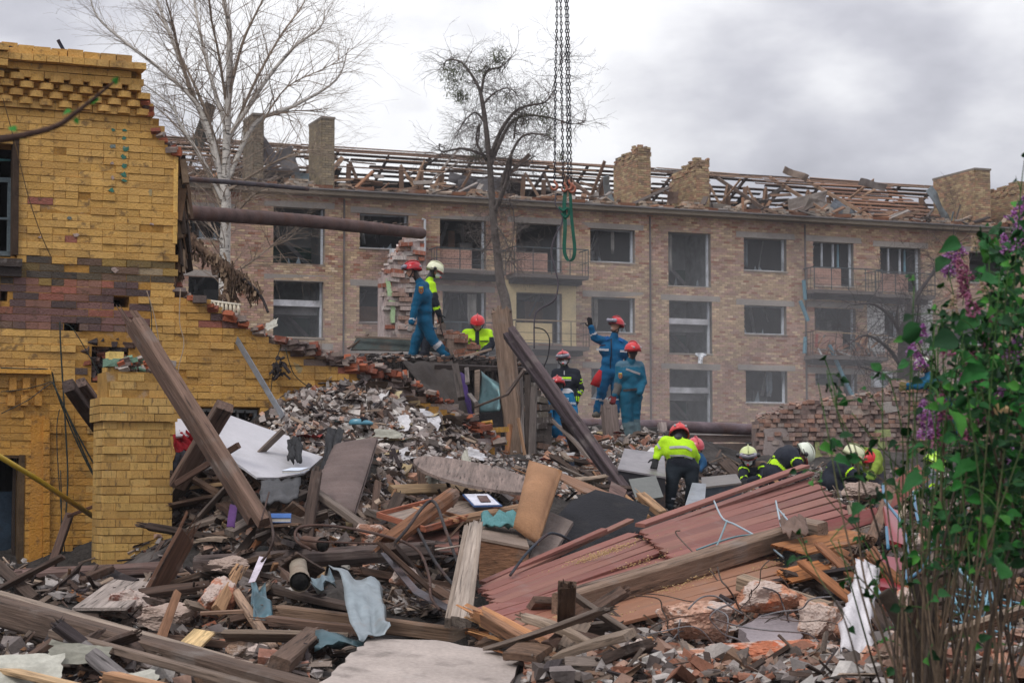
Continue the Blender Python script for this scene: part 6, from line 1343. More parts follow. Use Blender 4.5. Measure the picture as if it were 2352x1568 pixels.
EXC = [[(700,1600),(770,1515),(850,1450),(1000,1455),(1220,1500),(1200,1600)],[(700,1300),(890,1330),(900,1480),(720,1490)],[(1090,1400),(1110,1330),(1440,1180),(1860,1060),(1985,1190),(1850,1345),(1250,1500)],[(480,930),(670,990),(760,1060),(690,1110),(540,1080)],[(690,1190),(740,1020),(880,1000),(870,1080),(820,1190)],[(0,1340),(120,1380),(760,1590),(640,1610),(0,1460)],[(110,1410),(320,1320),(350,1350),(180,1420)],[(1170,1240),(1210,1050),(1300,1080),(1330,1290),(1210,1300)],[(1010,1460),(1030,1210),(1120,1200),(1110,1440)],[(1280,1250),(1300,1140),(1500,1150),(1480,1230)],[(610,1385),(1090,1430),(1090,1500),(620,1460)],[(1915,1520),(1960,1280),(2030,1280),(2010,1530)],[(960,1130),(960,1040),(1250,1080),(1240,1150)],[(1500,1400),(1850,1380),(1960,1600),(1440,1600)],[(340,1380),(400,1200),(480,1220),(420,1390)],[(20,1350),(20,1310),(1010,1240),(1010,1300)],[(1400,1230),(1400,1040),(1640,1090),(1640,1220)]]
EXC2 = EXC[:13]+EXC[14:]
def blocked(px, py, E=None): return any(inpoly(px, py, e) for e in (E or EXC))
# timbers
pm = []
for k in range(16): pm.append(beam_mesh(1.0, .11 if k % 2 else .16, .05 if k % 3 else .028, 'plank', M_wood, segs=5, spa=.05 if k % 4 else 0, spb=.07 if k % 3 else 0, bend=random.uniform(-.02, .03)))
wcol = [(W_dk, 'dark'), (W_br, 'brown'), (W_gr, 'grey'), (W_pale, 'pale'), (W_char, 'charred'), (W_or, 'orange'), (W_lt, 'yellowish'), (lin(106, 84, 72), 'dull brown'), (lin(84, 70, 62), 'dark brown')]
n = 0
for k in range(1400):
    if n >= 300: break
    z = pickz(ZP); px, py, g = spot(z)
    if g is None or g.y > 40: continue
    if blocked(px, py) and random.random() < .93: continue
    cw = random.choices(wcol, [4, 4, 3, 1.6, 3, 1.3, .6, 4, 4])[0]; ln = random.choice([.3, .35, .5, .5, .7, .9, 1.2]); w = random.uniform(.5, 1.25)
    an = random.uniform(0, math.pi); tilt = random.gauss(0, .28); d = Vector((math.cos(an), math.sin(an), 0)); nn = Hn(g.x, g.y); d = (d-nn*d.dot(nn)).normalized(); d = (d+Vector((0, 0, 1))*math.tan(tilt)).normalized()
    c = g+nn*random.uniform(.0, .12)+Vector((0, 0, abs(math.sin(tilt))*ln*.35))
    Mx = mframe(c-d*ln/2, c+d*ln/2, random.gauss(0, .4))@Matrix.Diagonal((ln, w, random.uniform(.6, 1.3), 1))
    nm = 'plank' if w > .8 else 'lath'; ad = 'long' if ln > 1 else 'short' if ln < .6 else 'broken'
    if nm == 'lath': ad += ' thin'
    o = link(nm, pm[k % 16], Mx, None, np.array(cw[0])*random.uniform(.5, .95)); tag(o, where(px, py, f'{ad} {cw[1]} {nm} {"sticking up" if abs(tilt) > .35 else "lying in the rubble"}'), 'plank', 'broken planks and laths in the rubble'); n += 1
# bricks and chunks
bm_ = []
for k in range(4):
    ac = Acc(); boxes(ac, [(0, 0, 0)], np.eye(3), [(.125, .06, .034)], [(1, 1, 1)], .006); bm_.append(ac.mesh('loose_brick', M_brick))
cm = [rnd_chunk(k, 'mortar_chunk', M_brick, .5+.1*(k % 4)) for k in range(10)]
bc = [(lin(156, 100, 78), 'orange'), (lin(150, 106, 90), 'dull red'), (lin(186, 140, 116), 'pink dusty'), (lin(140, 122, 112), 'grey dusty'), (lin(120, 84, 72), 'dark')]
n = 0
for k in range(600):
    if n >= 190: break
    px, py, g = spot(pickz(ZB))
    if blocked(px, py): continue
    if g is None or g.y > 40: continue
    c_, nm_ = random.choice(bc); half = random.random() < .45
    Mx = Matrix.Translation(g+Vector((0, 0, random.uniform(.01, .06))))@Matrix.Rotation(random.uniform(0, 6.3), 4, 'Z')@Matrix.Rotation(random.gauss(0, .6), 4, 'X')@Matrix.Rotation(random.gauss(0, .5), 4, 'Y')@Matrix.Diagonal((.55 if half else 1, 1, 1, 1))
    o = link('loose_brick', bm_[k % 4], Mx, None, np.array(c_)*random.uniform(.75, 1.05)); tag(o, where(px, py, f'{nm_} {"half brick" if half else "loose brick"} lying'), 'brick', 'loose bricks in the rubble'); n += 1
cc = [(lin(160, 150, 144), 'grey'), (lin(182, 174, 168), 'pale'), (lin(120, 108, 102), 'dark grey'), (lin(168, 132, 112), 'pinkish')]
n = 0
for k in range(800):
    if n >= 240: break
    px, py, g = spot(pickz(ZB+[((660, 870, 1150, 1200), 6)]))
    if blocked(px, py): continue
    if g is None or g.y > 40: continue
    c_, nm_ = random.choice(cc); s = random.choice([.08, .1, .13, .17, .2])
    Mx = Matrix.Translation(g+Vector((0, 0, s*.15)))@Matrix.Rotation(random.uniform(0, 6.3), 4, 'Z')@Matrix.Rotation(random.gauss(0, .5), 4, 'X')@Matrix.Diagonal((s*1.3, s, s, 1))
    o = link('mortar_chunk', cm[k % 10], Mx, None, np.array(c_)*random.uniform(.7, 1.05)); tag(o, where(px, py, f'{"big" if s > .15 else "small"} {nm_} mortar chunk'), 'chunk', 'mortar chunks in the rubble'); n += 1
# scraps of card, felt, linoleum, plastic
sm = []
for k in range(8):
    ac = Acc(); V = []; r_ = random.Random(k)
    for i in range(5):
        for j in range(5): V.append(((i/4-.5)+r_.gauss(0, .04), (j/4-.5)*.7+r_.gauss(0, .04), .22*noise.noise(Vector((i*.5, j*.5, k*5)))+.3*((i/4-.5)**2)*(k % 3)))
    F = [(i*5+j, (i+1)*5+j, (i+1)*5+j+1, i*5+j+1) for i in range(4) for j in range(4)]
    V2 = [(x, y, z+.012) for x, y, z in V]; F2 = [tuple(25+t for t in f) for f in F]; ac.add(V+V2, [f[::-1] for f in F]+F2); sm.append(ac.mesh('scrap', M_paper))
sc = [(lin(206, 204, 204), 'white'), (lin(176, 156, 120), 'cardboard brown'), (lin(130, 116, 106), 'grey brown'), (lin(90, 82, 78), 'dark grey'), (lin(190, 176, 140), 'cream'), (lin(96, 130, 136), 'teal'), (lin(150, 60, 56), 'red'), (lin(80, 66, 56), 'dark brown'), (lin(120, 140, 170), 'blue')]
n = 0
for k in range(800):
    if n >= 230: break
    px, py, g = spot(pickz([((640, 900, 1150, 1200), 3), ((1260, 1000, 1520, 1120), 3), ((400, 1100, 1120, 1480), 2.5), ((0, 1340, 600, 1568), 1), ((1850, 1120, 2352, 1460), 2), ((1600, 1080, 1800, 1130), 1)]))
    if g is None or g.y > 40 or blocked(px, py): continue
    i_ = random.choices(range(9), [2, 3, 4, 4, 2, .4, .4, 4, .3] if not (1260 < px < 1520 and py < 1130) else [6, 3, 2, 1, 3, 1, 1, 1, 1])[0]; c_, nm_ = sc[i_]; s = random.uniform(.1, .34)
    Mx = Matrix.Translation(g+Vector((0, 0, s*.12+.02)))@Matrix.Rotation(random.uniform(0, 6.3), 4, 'Z')@Matrix.Rotation(random.gauss(0, .45), 4, 'X')@Matrix.Diagonal((s, s, s*.8, 1))
    o = link('scrap', sm[k % 8], Mx, None, np.array(c_)*random.uniform(.75, 1.05)); tag(o, where(px, py, f'{"large" if s > .23 else "small"} {nm_} scrap sheet'), 'scrap', 'scraps of sheet in the rubble'); n += 1
print('scatter', time.time()-T0)
# fine rubble as one mass
def fine():
    N = 0; acc = Acc(); C = []; A = []; S = []; K = []
    greyp = np.array([lin(150, 142, 138), lin(128, 118, 114), lin(170, 162, 156), lin(108, 98, 92), lin(158, 128, 112), lin(150, 104, 84), lin(92, 82, 78), lin(190, 184, 178), lin(140, 112, 92)])
    woodp = np.array([W_dk, lin(124, 108, 96), W_gr, W_pale, W_char, lin(156, 118, 88), lin(70, 58, 52), lin(80, 66, 58)])
    def rot(nn):
        a = rng.uniform(0, 6.283); x = Vector((math.cos(a), math.sin(a), 0)); z = (nn+Vector(rng.normal(0, .35, 3))).normalized(); x = (x-z*x.dot(z)).normalized(); return (x, z.cross(x), z)
    Z1 = [((640, 852, 1150, 1200), 11500, 'm', .35), ((1260, 990, 1520, 1130), 2200, 'm', 1), ((0, 1310, 700, 1568), 8500, 'x', 1), ((400, 1080, 1150, 1480), 12000, 'x', 1), ((1100, 1440, 1900, 1568), 2600, 'b', 1), ((1480, 1380, 2352, 1568), 3400, 'b', 1), ((1850, 1100, 2352, 1400), 4200, 'x', 1), ((1520, 1080, 1900, 1180), 1500, 'x', 1), ((700, 800, 1250, 900), 1800, 'd', 1), ((1150, 1060, 1330, 1200), 900, 'm', 1), ((700, 1460, 1200, 1568), 900, 'x', 1), ((1740, 1080, 2352, 1150), 900, 'm', 1)]
    for zone, cnt, kind, _ in Z1:
        x0, y0, x1, y1 = zone
        for k in range(cnt):
            px, py = rng.uniform(x0, x1), rng.uniform(y0, y1); g = G(px, py, 0, 11) if k % 3 == 0 else None
            if k % 3 == 0: g0 = g
            else:
                g = g0
                if g is not None: xx, yy = g.x+rng.normal(0, .22), g.y+rng.normal(0, .28); g = Vector((xx, yy, H(xx, yy)))
            if g is None or g.y > 41: continue
            if g.y < 21 and blocked(*proj(g), EXC2): continue
            nn = Hn(g.x, g.y); wood = rng.random() < {'m': .10, 'x': .5, 'b': .15, 'd': .15}[kind]
            if wood:
                s = (rng.uniform(.04, .24), rng.uniform(.005, .024), rng.uniform(.003, .010)); c = woodp[rng.choice(8, p=[.2, .17, .12, .04, .16, .04, .14, .13])]*rng.uniform(.5, 1.1)
            else:
                q = rng.uniform(.008, .034)*(1.0 if rng.random() < .88 else 1.8)*(1 if kind != 'm' else .72); s = (q*rng.uniform(.8, 1.6), q, q*rng.uniform(.2, .8))
                pr = {'m': [.26, .18, .2, .1, .08, .02, .04, .09, .03], 'x': [.2, .2, .12, .14, .1, .04, .1, .06, .04], 'b': [.12, .08, .12, .06, .22, .22, .05, .08, .05], 'd': [.1, .15, .05, .25, .05, .03, .32, .02, .03]}[kind]
                c = greyp[rng.choice(9, p=pr)]*rng.uniform(.5, .98)*(1.5 if kind == 'm' else 1.2)
            C.append(g+nn*(s[2]+rng.uniform(-.01, .05))); A.append(rot(nn)); S.append(s); K.append(c)
    boxes(acc, C, np.array(A), S, K, 0.0)
    for q in acc.v[-1:]: q += (rng.normal(0, 1, q.shape)*np.repeat(np.minimum(.35*np.array(S)[:, 1], .012), 8)[:, None]).astype(np.float32)
    o = acc.build('rubble', M_concA, None, (0, 20, 0)); tag(o, 'fine rubble of mortar crumbs, brick bits and wood splinters', 'rubble', None, 'stuff')
fine()
print('fine', time.time()-T0)
# ================================================================== people
def capsule(acc, a, b, ra, rb, n=12, flat=None):
    a, b = Vector(a), Vector(b); d = b-a; L = d.length
    d = d/L if L > 1e-5 else Vector((0, 0, 1)); y = d.orthogonal().normalized(); z = d.cross(y); V = []; F = []; k = 0
    prof = [(-math.cos(t)*ra, math.sin(t)*ra, 0) for t in (.25, .6, 1.05, 1.57)]+[(math.cos(t)*rb, math.sin(t)*rb, 1) for t in (1.57, 1.05, .6, .25)]
    for off, r_, e in prof:
        c = a+d*(L*e+off)
        for i in range(n):
            q = i/n*6.2832; V.append(c+(y*math.cos(q)+z*math.sin(q))*r_)
    m = len(prof)
    for i in range(m-1):
        for j in range(n): F.append((i*n+j, i*n+(j+1) % n, (i+1)*n+(j+1) % n, (i+1)*n+j))
    F.append(list(range(n))[::-1]); F.append([(m-1)*n+j for j in range(n)])
    acc.add([tuple(v) for v in V], F)
_dg = None
def remeshed(acc, vox, smooth=3):
    me = acc.mesh('tmp', None); o = bpy.data.objects.new('tmp', me); COL.objects.link(o)
    md = o.modifiers.new('r', 'REMESH'); md.mode = 'VOXEL'; md.voxel_size = vox; md.adaptivity = 0
    sm_ = o.modifiers.new('s', 'SMOOTH'); sm_.factor = .6; sm_.iterations = smooth
    dg = bpy.context.evaluated_depsgraph_get(); ev = o.evaluated_get(dg); m2 = bpy.data.meshes.new_from_object(ev)
    bpy.data.objects.remove(o); bpy.data.meshes.remove(me)
    n = len(m2.vertices); V = np.empty(n*3, np.float32); m2.vertices.foreach_get('co', V); V = V.reshape(-1, 3)
    nm = np.empty(n*3, np.float32); m2.vertices.foreach_get('normal', nm); nm = nm.reshape(-1, 3)
    f = len(m2.polygons); Q = np.empty(len(m2.loops), np.int32); m2.loops.foreach_get('vertex_index', Q)
    tot = np.empty(f, np.int32); m2.polygons.foreach_get('loop_total', tot); bpy.data.meshes.remove(m2)
    return V, nm, Q, tot
def seg_info(V, segs):
    """nearest segment index and parameter for every vertex"""
    best = np.full(len(V), 1e9); bi = np.zeros(len(V), int); bt = np.zeros(len(V))
    for i, (a, b, ra, rb) in enumerate(segs):
        a = np.array(a); b = np.array(b); d = b-a; l2 = max(1e-9, d@d); t = np.clip(((V-a)@d)/l2, 0, 1)
        dist = np.linalg.norm(V-(a+t[:, None]*d), axis=1)-(ra+(rb-ra)*t)
        m = dist < best; best[m] = dist[m]; bi[m] = i; bt[m] = t[m]
    return bi, bt
def meshobj(name, V, Q4, cols, m, parent, origin):
    acc = Acc(); acc.v.append(V.astype(np.float32)); acc.c.append(np.asarray(cols, dtype=np.float32)); acc.idx.append(Q4.ravel().astype(np.int32)); acc.tot = [4]*(len(Q4)); acc.n = len(V)
    return acc.build(name, m, parent, origin, smooth=True)
BLUE = lin(8, 86, 120); BLUE2 = lin(6, 70, 100); TEAL = lin(38, 110, 138); LIME = lin(186, 236, 40); NAVY = lin(34, 38, 48); SILV = lin(186, 186, 190); DUSTY = lin(126, 124, 120)
SK = lin(196, 146, 122)
def person(label, J, D, kind='coverall', col=BLUE, helmet=lin(196, 30, 44), face=(0, -1, 0), glove=lin(60, 60, 62), boots=lin(50, 48, 48), stripes=(), extra=(), thick=1.0, hidden_legs=False, hand_pose=None, hsize=1.0, tilt=None, ear=False, goggles=False, mask=False, trouser=None, hood=False, group='rescue workers on the rubble'):
    """J: joint -> (px, py, depth offset in m)"""
    W = {k: P(v[0], v[1], D+v[2]) for k, v in J.items()}
    W['head'] = W['head'].lerp(W['neck'], .14)
    base = (W['ankL']+W['ankR'])/2; e_ = empty('person', base, label, 'person', group)
    T = thick
    def seg(a, b, ra, rb): return (W[a], W[b], ra*T, rb*T)
    W['chest'] = (W['shoL']+W['shoR'])/2*.72+(W['hipL']+W['hipR'])/2*.28; W['waist'] = (W['shoL']+W['shoR'])/2*.3+(W['hipL']+W['hipR'])/2*.7
    W['top'] = (W['shoL']+W['shoR'])/2
    sd = (W['shoR']-W['shoL']); 
    W['chL'] = W['chest']-sd*.28; W['chR'] = W['chest']+sd*.28; W['waL'] = W['waist']-sd*.17; W['waR'] = W['waist']+sd*.17
    # clothes
    segs = [seg('chL', 'chR', .148, .148), seg('waL', 'waR', .138, .138), seg('chest', 'waist', .15, .14), seg('shoL', 'shoR', .085, .085), seg('hipL', 'hipR', .128, .128), seg('waist', 'hipL', .13, .125), seg('waist', 'hipR', .13, .125),
            seg('shoL', 'elbL', .082, .067), seg('elbL', 'wriL', .065, .052), seg('shoR', 'elbR', .082, .067), seg('elbR', 'wriR', .065, .052),
            seg('hipL', 'kneL', .118, .088), seg('kneL', 'ankL', .088, .074), seg('hipR', 'kneR', .118, .088), seg('kneR', 'ankR', .088, .074), (W['top'], W['neck'].lerp(W['head'], .12), .085*T, .064*T)]
    acc = Acc()
    for s in segs: capsule(acc, *s)
    V, nm, Q, tot = remeshed(acc, .021, 3)
    bi, bt = seg_info(V, segs)
    # folds: stronger round elbows, knees and waist
    s0 = hash(label) % 50
    w = np.array([noise.noise(Vector((v[0]*7, v[1]*7, v[2]*13+s0)))*.6+(.5-abs(noise.noise(Vector((v[0]*11+s0, v[1]*11, v[2]*17)))))*.6 for v in V])
    amp = np.full(len(V), .015); near = np.isin(bi, [8, 10, 12, 14]) ; amp[near & ((bt < .25) | (bt > .7))] = .026; amp[np.isin(bi, [7, 9, 11, 13]) & (bt > .7)] = .026
    V = V+nm*(w*amp)[:, None]
    Q4 = Q.reshape(-1, 4)
    trc = np.array(trouser if trouser is not None else col); C = np.repeat(np.array(col)[None], len(V), 0)
    legs = np.isin(bi, [4, 5, 6, 11, 12, 13, 14])
    if kind == 'coverall':
        C *= np.where(legs, .93, 1.0)[:, None]
    for (bones, t0, t1, c) in extra:
        m = np.isin(bi, bones) & (bt >= t0) & (bt <= t1); C[m] = c
    C[legs & True] = C[legs]*1.0
    if trouser is not None: C[legs] = trc
    qb = legs[Q4].sum(1) >= 2
    org = tuple(WM[e_.name].translation)
    if trouser is None: clo = meshobj('coverall', V, Q4, C, M_clothA, e_, org)
    else:
        clo = meshobj('jacket', V, Q4[~qb], C, M_clothA, e_, org); meshobj('trousers', V, Q4[qb], C, M_clothA, e_, org)
    # reflective bands
    for (bones, t0, t1, c) in stripes:
        m = np.isin(bi, bones) & (bt >= t0) & (bt <= t1); q = m[Q4].sum(1) >= 3
        if q.sum() > 3:
            used, inv = np.unique(Q4[q], return_inverse=True); Vs = V[used]+nm[used]*.006
            meshobj('reflective_band', Vs, inv.reshape(-1, 4), np.repeat(np.array(c)[None], len(used), 0), M_clothA, e_, org)
    # body: head, neck, arms and legs under the clothes in one skin
    up = (W['head']-W['neck']).normalized() if tilt is None else Vector(tilt).normalized()
    f = Vector(face); f = (f-up*f.dot(up)).normalized(); r_ = f.cross(up)
    hd = W['head']; acc = Acc(); h_ = hsize
    def hp(x, y, z): return hd+(r_*x+f*y+up*z)*h_
    capsule(acc, hp(0, -.015, .02), hp(0, .0, .035), .088*h_, .086*h_, 16); capsule(acc, hp(0, .03, -.045), hp(0, .05, -.07), .066*h_, .045*h_); capsule(acc, hp(0, .088, .0), hp(0, .108, -.03), .012, .018)
    for s in (-1, 1): capsule(acc, hp(s*.084, -.01, -.02), hp(s*.09, -.018, .012), .014, .018); capsule(acc, hp(s*.034, .075, .022), hp(s*.015, .085, .026), .014, .012)
    capsule(acc, hp(-.02, .085, -.066), hp(.02, .085, -.066), .013, .013); capsule(acc, hp(0, -.02, -.04), W['neck'], .058, .062); capsule(acc, W['neck'], W['top'], .052, .05)
    capsule(acc, W['top'], W['waist'], .045, .06)
    for s in 'LR': capsule(acc, W['sho'+s], W['elb'+s], .05, .04); capsule(acc, W['elb'+s], W['wri'+s], .04, .028); capsule(acc, W['top'], W['sho'+s], .04, .04); capsule(acc, W['waist'], W['hip'+s], .06, .06); capsule(acc, W['hip'+s], W['kne'+s], .08, .055); capsule(acc, W['kne'+s], W['ank'+s], .05, .04)
    V2, n2, Q2, t2 = remeshed(acc, .016, 1)
    C2 = np.repeat(np.array(SK)[None], len(V2), 0); fd = (V2-np.array(hd))@np.array(f); ud = (V2-np.array(hd))@np.array(up); C2[(fd < -.005) | (ud < (-.105 if not hood else -.06))] = np.array(lin(58, 48, 44)) if not hood else np.array(lin(50, 50, 54));  meshobj('body', V2, Q2.reshape(-1, 4), C2, M_skin, e_, org)
    for s in (-1, 1):
        ac = Acc(); capsule(ac, hp(s*.034, .088, .022), hp(s*.034, .090, .022), .011, .011, 8); ac.build('eye', M_gloss, e_, color=(.02, .015, .012), smooth=True)
    ac = Acc(); capsule(ac, hp(-.02, .098, -.066), hp(.02, .098, -.066), .006, .006, 8); ac.build('mouth', M_skin, e_, smooth=True, color=lin(150, 90, 84))
    # helmet
    if helmet is not None:
        ac = Acc(); V3 = []; nn = 22; rows = 9
        for i in range(rows):
            t = i/(rows-1)*1.62
            for j in range(nn):
                a = j/nn*6.2832; x = math.cos(a); y = math.sin(a)
                rr_ = math.sin(t); zz = math.cos(t)
                V3.append(hp(x*.128*rr_, y*.152*rr_-.008, .035+zz*.118+(.012 if abs(x) < .25 else 0)*math.sin(t)))
        k_ = len(V3)
        for j in range(nn):   # flared rim and, at the back and sides, a lower skirt
            a = j/nn*6.2832; x = math.cos(a); y = math.sin(a); low = .03 if y > .3 else .045+.02*(y < -.2)
            V3.append(hp(x*(.137 if not ear else .14), y*(.170 if y > 0 else .160)-.008, .045-low))
        for j in range(nn):
            a = j/nn*6.2832; V3.append(hp(math.cos(a)*.118, math.sin(a)*.145-.008, .045-.028))
        F3 = [(i*nn+j, i*nn+(j+1) % nn, (i+1)*nn+(j+1) % nn, (i+1)*nn+j) for i in range(rows+1) for j in range(nn)]
        ac.add([tuple(v) for v in V3], F3); hl = ac.build('helmet', M_gloss, e_, smooth=True, color=helmet)
        ac = Acc(); tube(ac, [hp(0, -.152*math.cos(q)-.008, .047+.125*math.sin(q)) for q in np.linspace(.5, 2.6, 9)], .010, 6); ac.build('ridge', M_gloss, hl, smooth=True, color=np.array(helmet)*.85)
        ac = Acc(); tube(ac, [hp(math.cos(a)*.131, math.sin(a)*.158-.008, .018) for a in np.linspace(-.4, 3.54, 14)], .007, 6); ac.build('rim', M_gloss, hl, smooth=True, color=lin(40, 36, 38))
        # strap
        for s in (-1, 1):
            ac = Acc(); tube(ac, [hp(s*.108, -.01, .03), hp(s*.096, .01, -.05), hp(s*.03, .06, -.112)], .009, 6); ac.build('chin_strap', M_cloth, e_, smooth=True, color=lin(34, 32, 34))
        if ear:
            for s in (-1, 1): ac = Acc(); capsule(ac, hp(s*.125, .01, .03), hp(s*.148, .012, .03), .034, .03, 14); ac.build('helmet_knob', M_gloss, hl, smooth=True, color=lin(36, 34, 36))
            ac = Acc(); tube(ac, [hp(-.12, .06, .02), hp(-.07, .135, .015), hp(0, .158, .01), hp(.07, .135, .015), hp(.12, .06, .02)], .011, 6); ac.build('trim', M_gloss, hl, smooth=True, color=lin(150, 50, 48))
        else:
            for s in (-1, 1): ac = Acc(); capsule(ac, hp(s*.07, -.135, .05), hp(s*.072, -.145, .05), .018, .016, 8); ac.build('reflector', M_gloss, hl, smooth=True, color=lin(176, 176, 180))
        if goggles:
            z0 = .07; ac = Acc(); tube(ac, [hp(-.10, .10, z0), hp(-.06, .146, z0+.004), hp(0, .160, z0), hp(.06, .146, z0+.004), hp(.10, .10, z0)], .034, 10); g_ = ac.build('goggles', M_glass, e_, smooth=True, color=lin(150, 146, 160))
            ac = Acc(); tube(ac, [hp(-.08, .15, z0-.032), hp(0, .185, z0-.036), hp(.08, .15, z0-.032)], .009, 6); ac.build('frame', M_gloss, g_, smooth=True, color=lin(40, 36, 40)); ac = Acc(); tube(ac, [hp(-.08, .15, z0+.032), hp(0, .18, z0+.036), hp(.08, .15, z0+.032)], .008, 6); ac.build('frame', M_gloss, g_, smooth=True, color=lin(60, 56, 60))
    if mask:
        ac = Acc(); capsule(ac, hp(0, .075, -.052), hp(0, .112, -.056), .058, .030, 16); mk = ac.build('dust_mask', M_paper, e_, smooth=True, color=lin(232, 232, 236))
        ac = Acc(); capsule(ac, hp(0.006, .132, -.064), hp(0.006, .146, -.066), .018, .015, 10); ac.build('valve', M_gloss, mk, smooth=True, color=lin(196, 50, 60))
        for s in (-1, 1): ac = Acc(); tube(ac, [hp(s*.05, .09, -.04), hp(s*.092, .02, -.0)], .004, 5); ac.build('strap', M_cloth, mk, color=lin(220, 220, 220))
    # gloved hands
    for s in 'LR':
        if hand_pose and s in hand_pose and hand_pose[s] is None: continue
        fa = (W['wri'+s]-W['elb'+s]).normalized(); curl = .9; spread = .12; palm_n = None
        if hand_pose and s in hand_pose: fa, curl, spread = Vector(hand_pose[s][0]).normalized(), hand_pose[s][1], hand_pose[s][2]; palm_n = hand_pose[s][3] if len(hand_pose[s]) > 3 else None
        side = (Vector(palm_n) if palm_n else Vector((0, -1, 0))); side = (side-fa*side.dot(fa)); side = side.normalized() if side.length > .01 else fa.orthogonal().normalized()   # back-of-hand normal
        wd = fa.cross(side)*(1 if s == 'R' else -1)
        ac = Acc(); w0 = W['wri'+s]; p1 = w0+fa*.095
        capsule(ac, w0-fa*.03, w0+fa*.02, .043, .036); 
        for q in (-.028, 0, .028): capsule(ac, w0+wd*q*.6+fa*.01, p1+wd*q, .020, .018, 8)
        for i, (q, ln) in enumerate(((-.033, .072), (-.011, .084), (.011, .078), (.033, .060))):
            b0 = p1+wd*q; d1 = (fa+wd*q*spread*25).normalized(); a_ = b0+d1*ln*.45; d2 = (d1*math.cos(curl)-side*math.sin(curl)).normalized(); b_ = a_+d2*ln*.35; d3 = (d1*math.cos(curl*1.7)-side*math.sin(curl*1.7)).normalized()
            capsule(ac, b0, a_, .0125, .0115, 8); capsule(ac, a_, b_, .0115, .011, 8); capsule(ac, b_, b_+d3*ln*.28, .011, .0095, 8)
        t0 = w0+fa*.03-wd*.035; t1 = t0+(fa*.6-wd*.8).normalized()*.045; capsule(ac, t0, t1, .017, .013, 8); capsule(ac, t1, t1+(fa*.85-wd*.4-side*.2).normalized()*.035, .013, .011, 8)
        Vg, ng, Qg, tg = remeshed(ac, .0075, 1); meshobj('glove', Vg, Qg.reshape(-1, 4), np.repeat(np.array(glove)[None], len(Vg), 0), M_clothA, e_, org)
    # boots
    if not hidden_legs:
        for s in 'LR':
            an = W['ank'+s]; toe = W.get('toe'+s, an+Vector((0, -.16, -.07))); ac = Acc(); td = (toe-an); td = Vector((td.x, td.y, 0)).normalized(); hb = an+Vector((0, 0, -.06))
            capsule(ac, an+Vector((0, 0, .06)), hb, .066, .062); capsule(ac, hb-td*.035+Vector((0, 0, -.005)), hb+td*.12+Vector((0, 0, -.012)), .05, .047)
            Vb, nb, Qb, tb = remeshed(ac, .016, 2); zf = hb.z-.056; Vb[:, 2] = np.maximum(Vb[:, 2], zf); meshobj('boot', Vb, Qb.reshape(-1, 4), np.repeat(np.array(boots)[None], len(Vb), 0), M_clothA, e_, org)
    bvh = BVHTree.FromPolygons([tuple(v) for v in V], [tuple(int(t) for t in q) for q in Q4])
    def hit(px, py):
        d = ray(px, py).normalized(); h = bvh.ray_cast(Vector((0, 0, EYE)), d); return (h[0], h[1]) if h[0] else (P(px, py, D-.1), Vector((0, -1, 0)))
    def patch(name, px, py, w, h, c, lift=.006, up_=(0, 0, 1), m=None, parent=None, shape=None, rot=0.0):
        p, n_ = hit(px, py); n_ = (n_+Vector((0, -.6, 0))).normalized(); u = Vector(up_).cross(n_).normalized(); v = n_.cross(u); k = D/FPX; ac = Acc()
        if rot: u, v = u*math.cos(rot)+v*math.sin(rot), v*math.cos(rot)-u*math.sin(rot)
        sh = shape or [(-.5, -.5), (.5, -.5), (.5, .5), (-.5, .5)]; n__ = len(sh)
        T_ = [p+n_*(lift+.004)+u*x*w*k+v*y*h*k for x, y in sh]; B_ = [p+n_*(-.012)+u*x*w*k+v*y*h*k for x, y in sh]
        ac.add([tuple(q) for q in T_+B_], [list(range(n__)), [n__+i for i in range(n__)][::-1]]+[(i, n__+i, n__+(i+1) % n__, (i+1) % n__) for i in range(n__)]); return ac.build(name, m or M_paper, parent or e_, color=c)
    return e_, W, hit, patch
SHIELD = [(-.5, .5), (-.5, -.15), (-.3, -.4), (0, -.55), (.3, -.4), (.5, -.15), (.5, .5)]
CROSSP = [(-.5, .12), (-.5, -.12), (-.16, -.12), (-.12, -.5), (.12, -.5), (.16, -.12), (.5, -.12), (.5, .12), (.16, .12), (.12, .5), (-.12, .5), (-.16, .12)]
def insignia(patch, x, y, s=1.0):
    patch('flag_patch', x, y-6.2*s, 9.5*s, 2.9*s, lin(46, 120, 200)); patch('flag_patch', x, y-3.4*s, 9.5*s, 2.7*s, lin(236, 206, 40))
    b = patch('badge', x, y+5*s, 10.5*s, 12.5*s, lin(176, 112, 64), shape=SHIELD)
    patch('cross', x, y+4.5*s, 8*s, 8*s, lin(52, 44, 60), .009, parent=b, shape=CROSSP, rot=.785); patch('centre', x, y+4.5*s, 2.6*s, 2.4*s, lin(200, 180, 150), .012, parent=b)
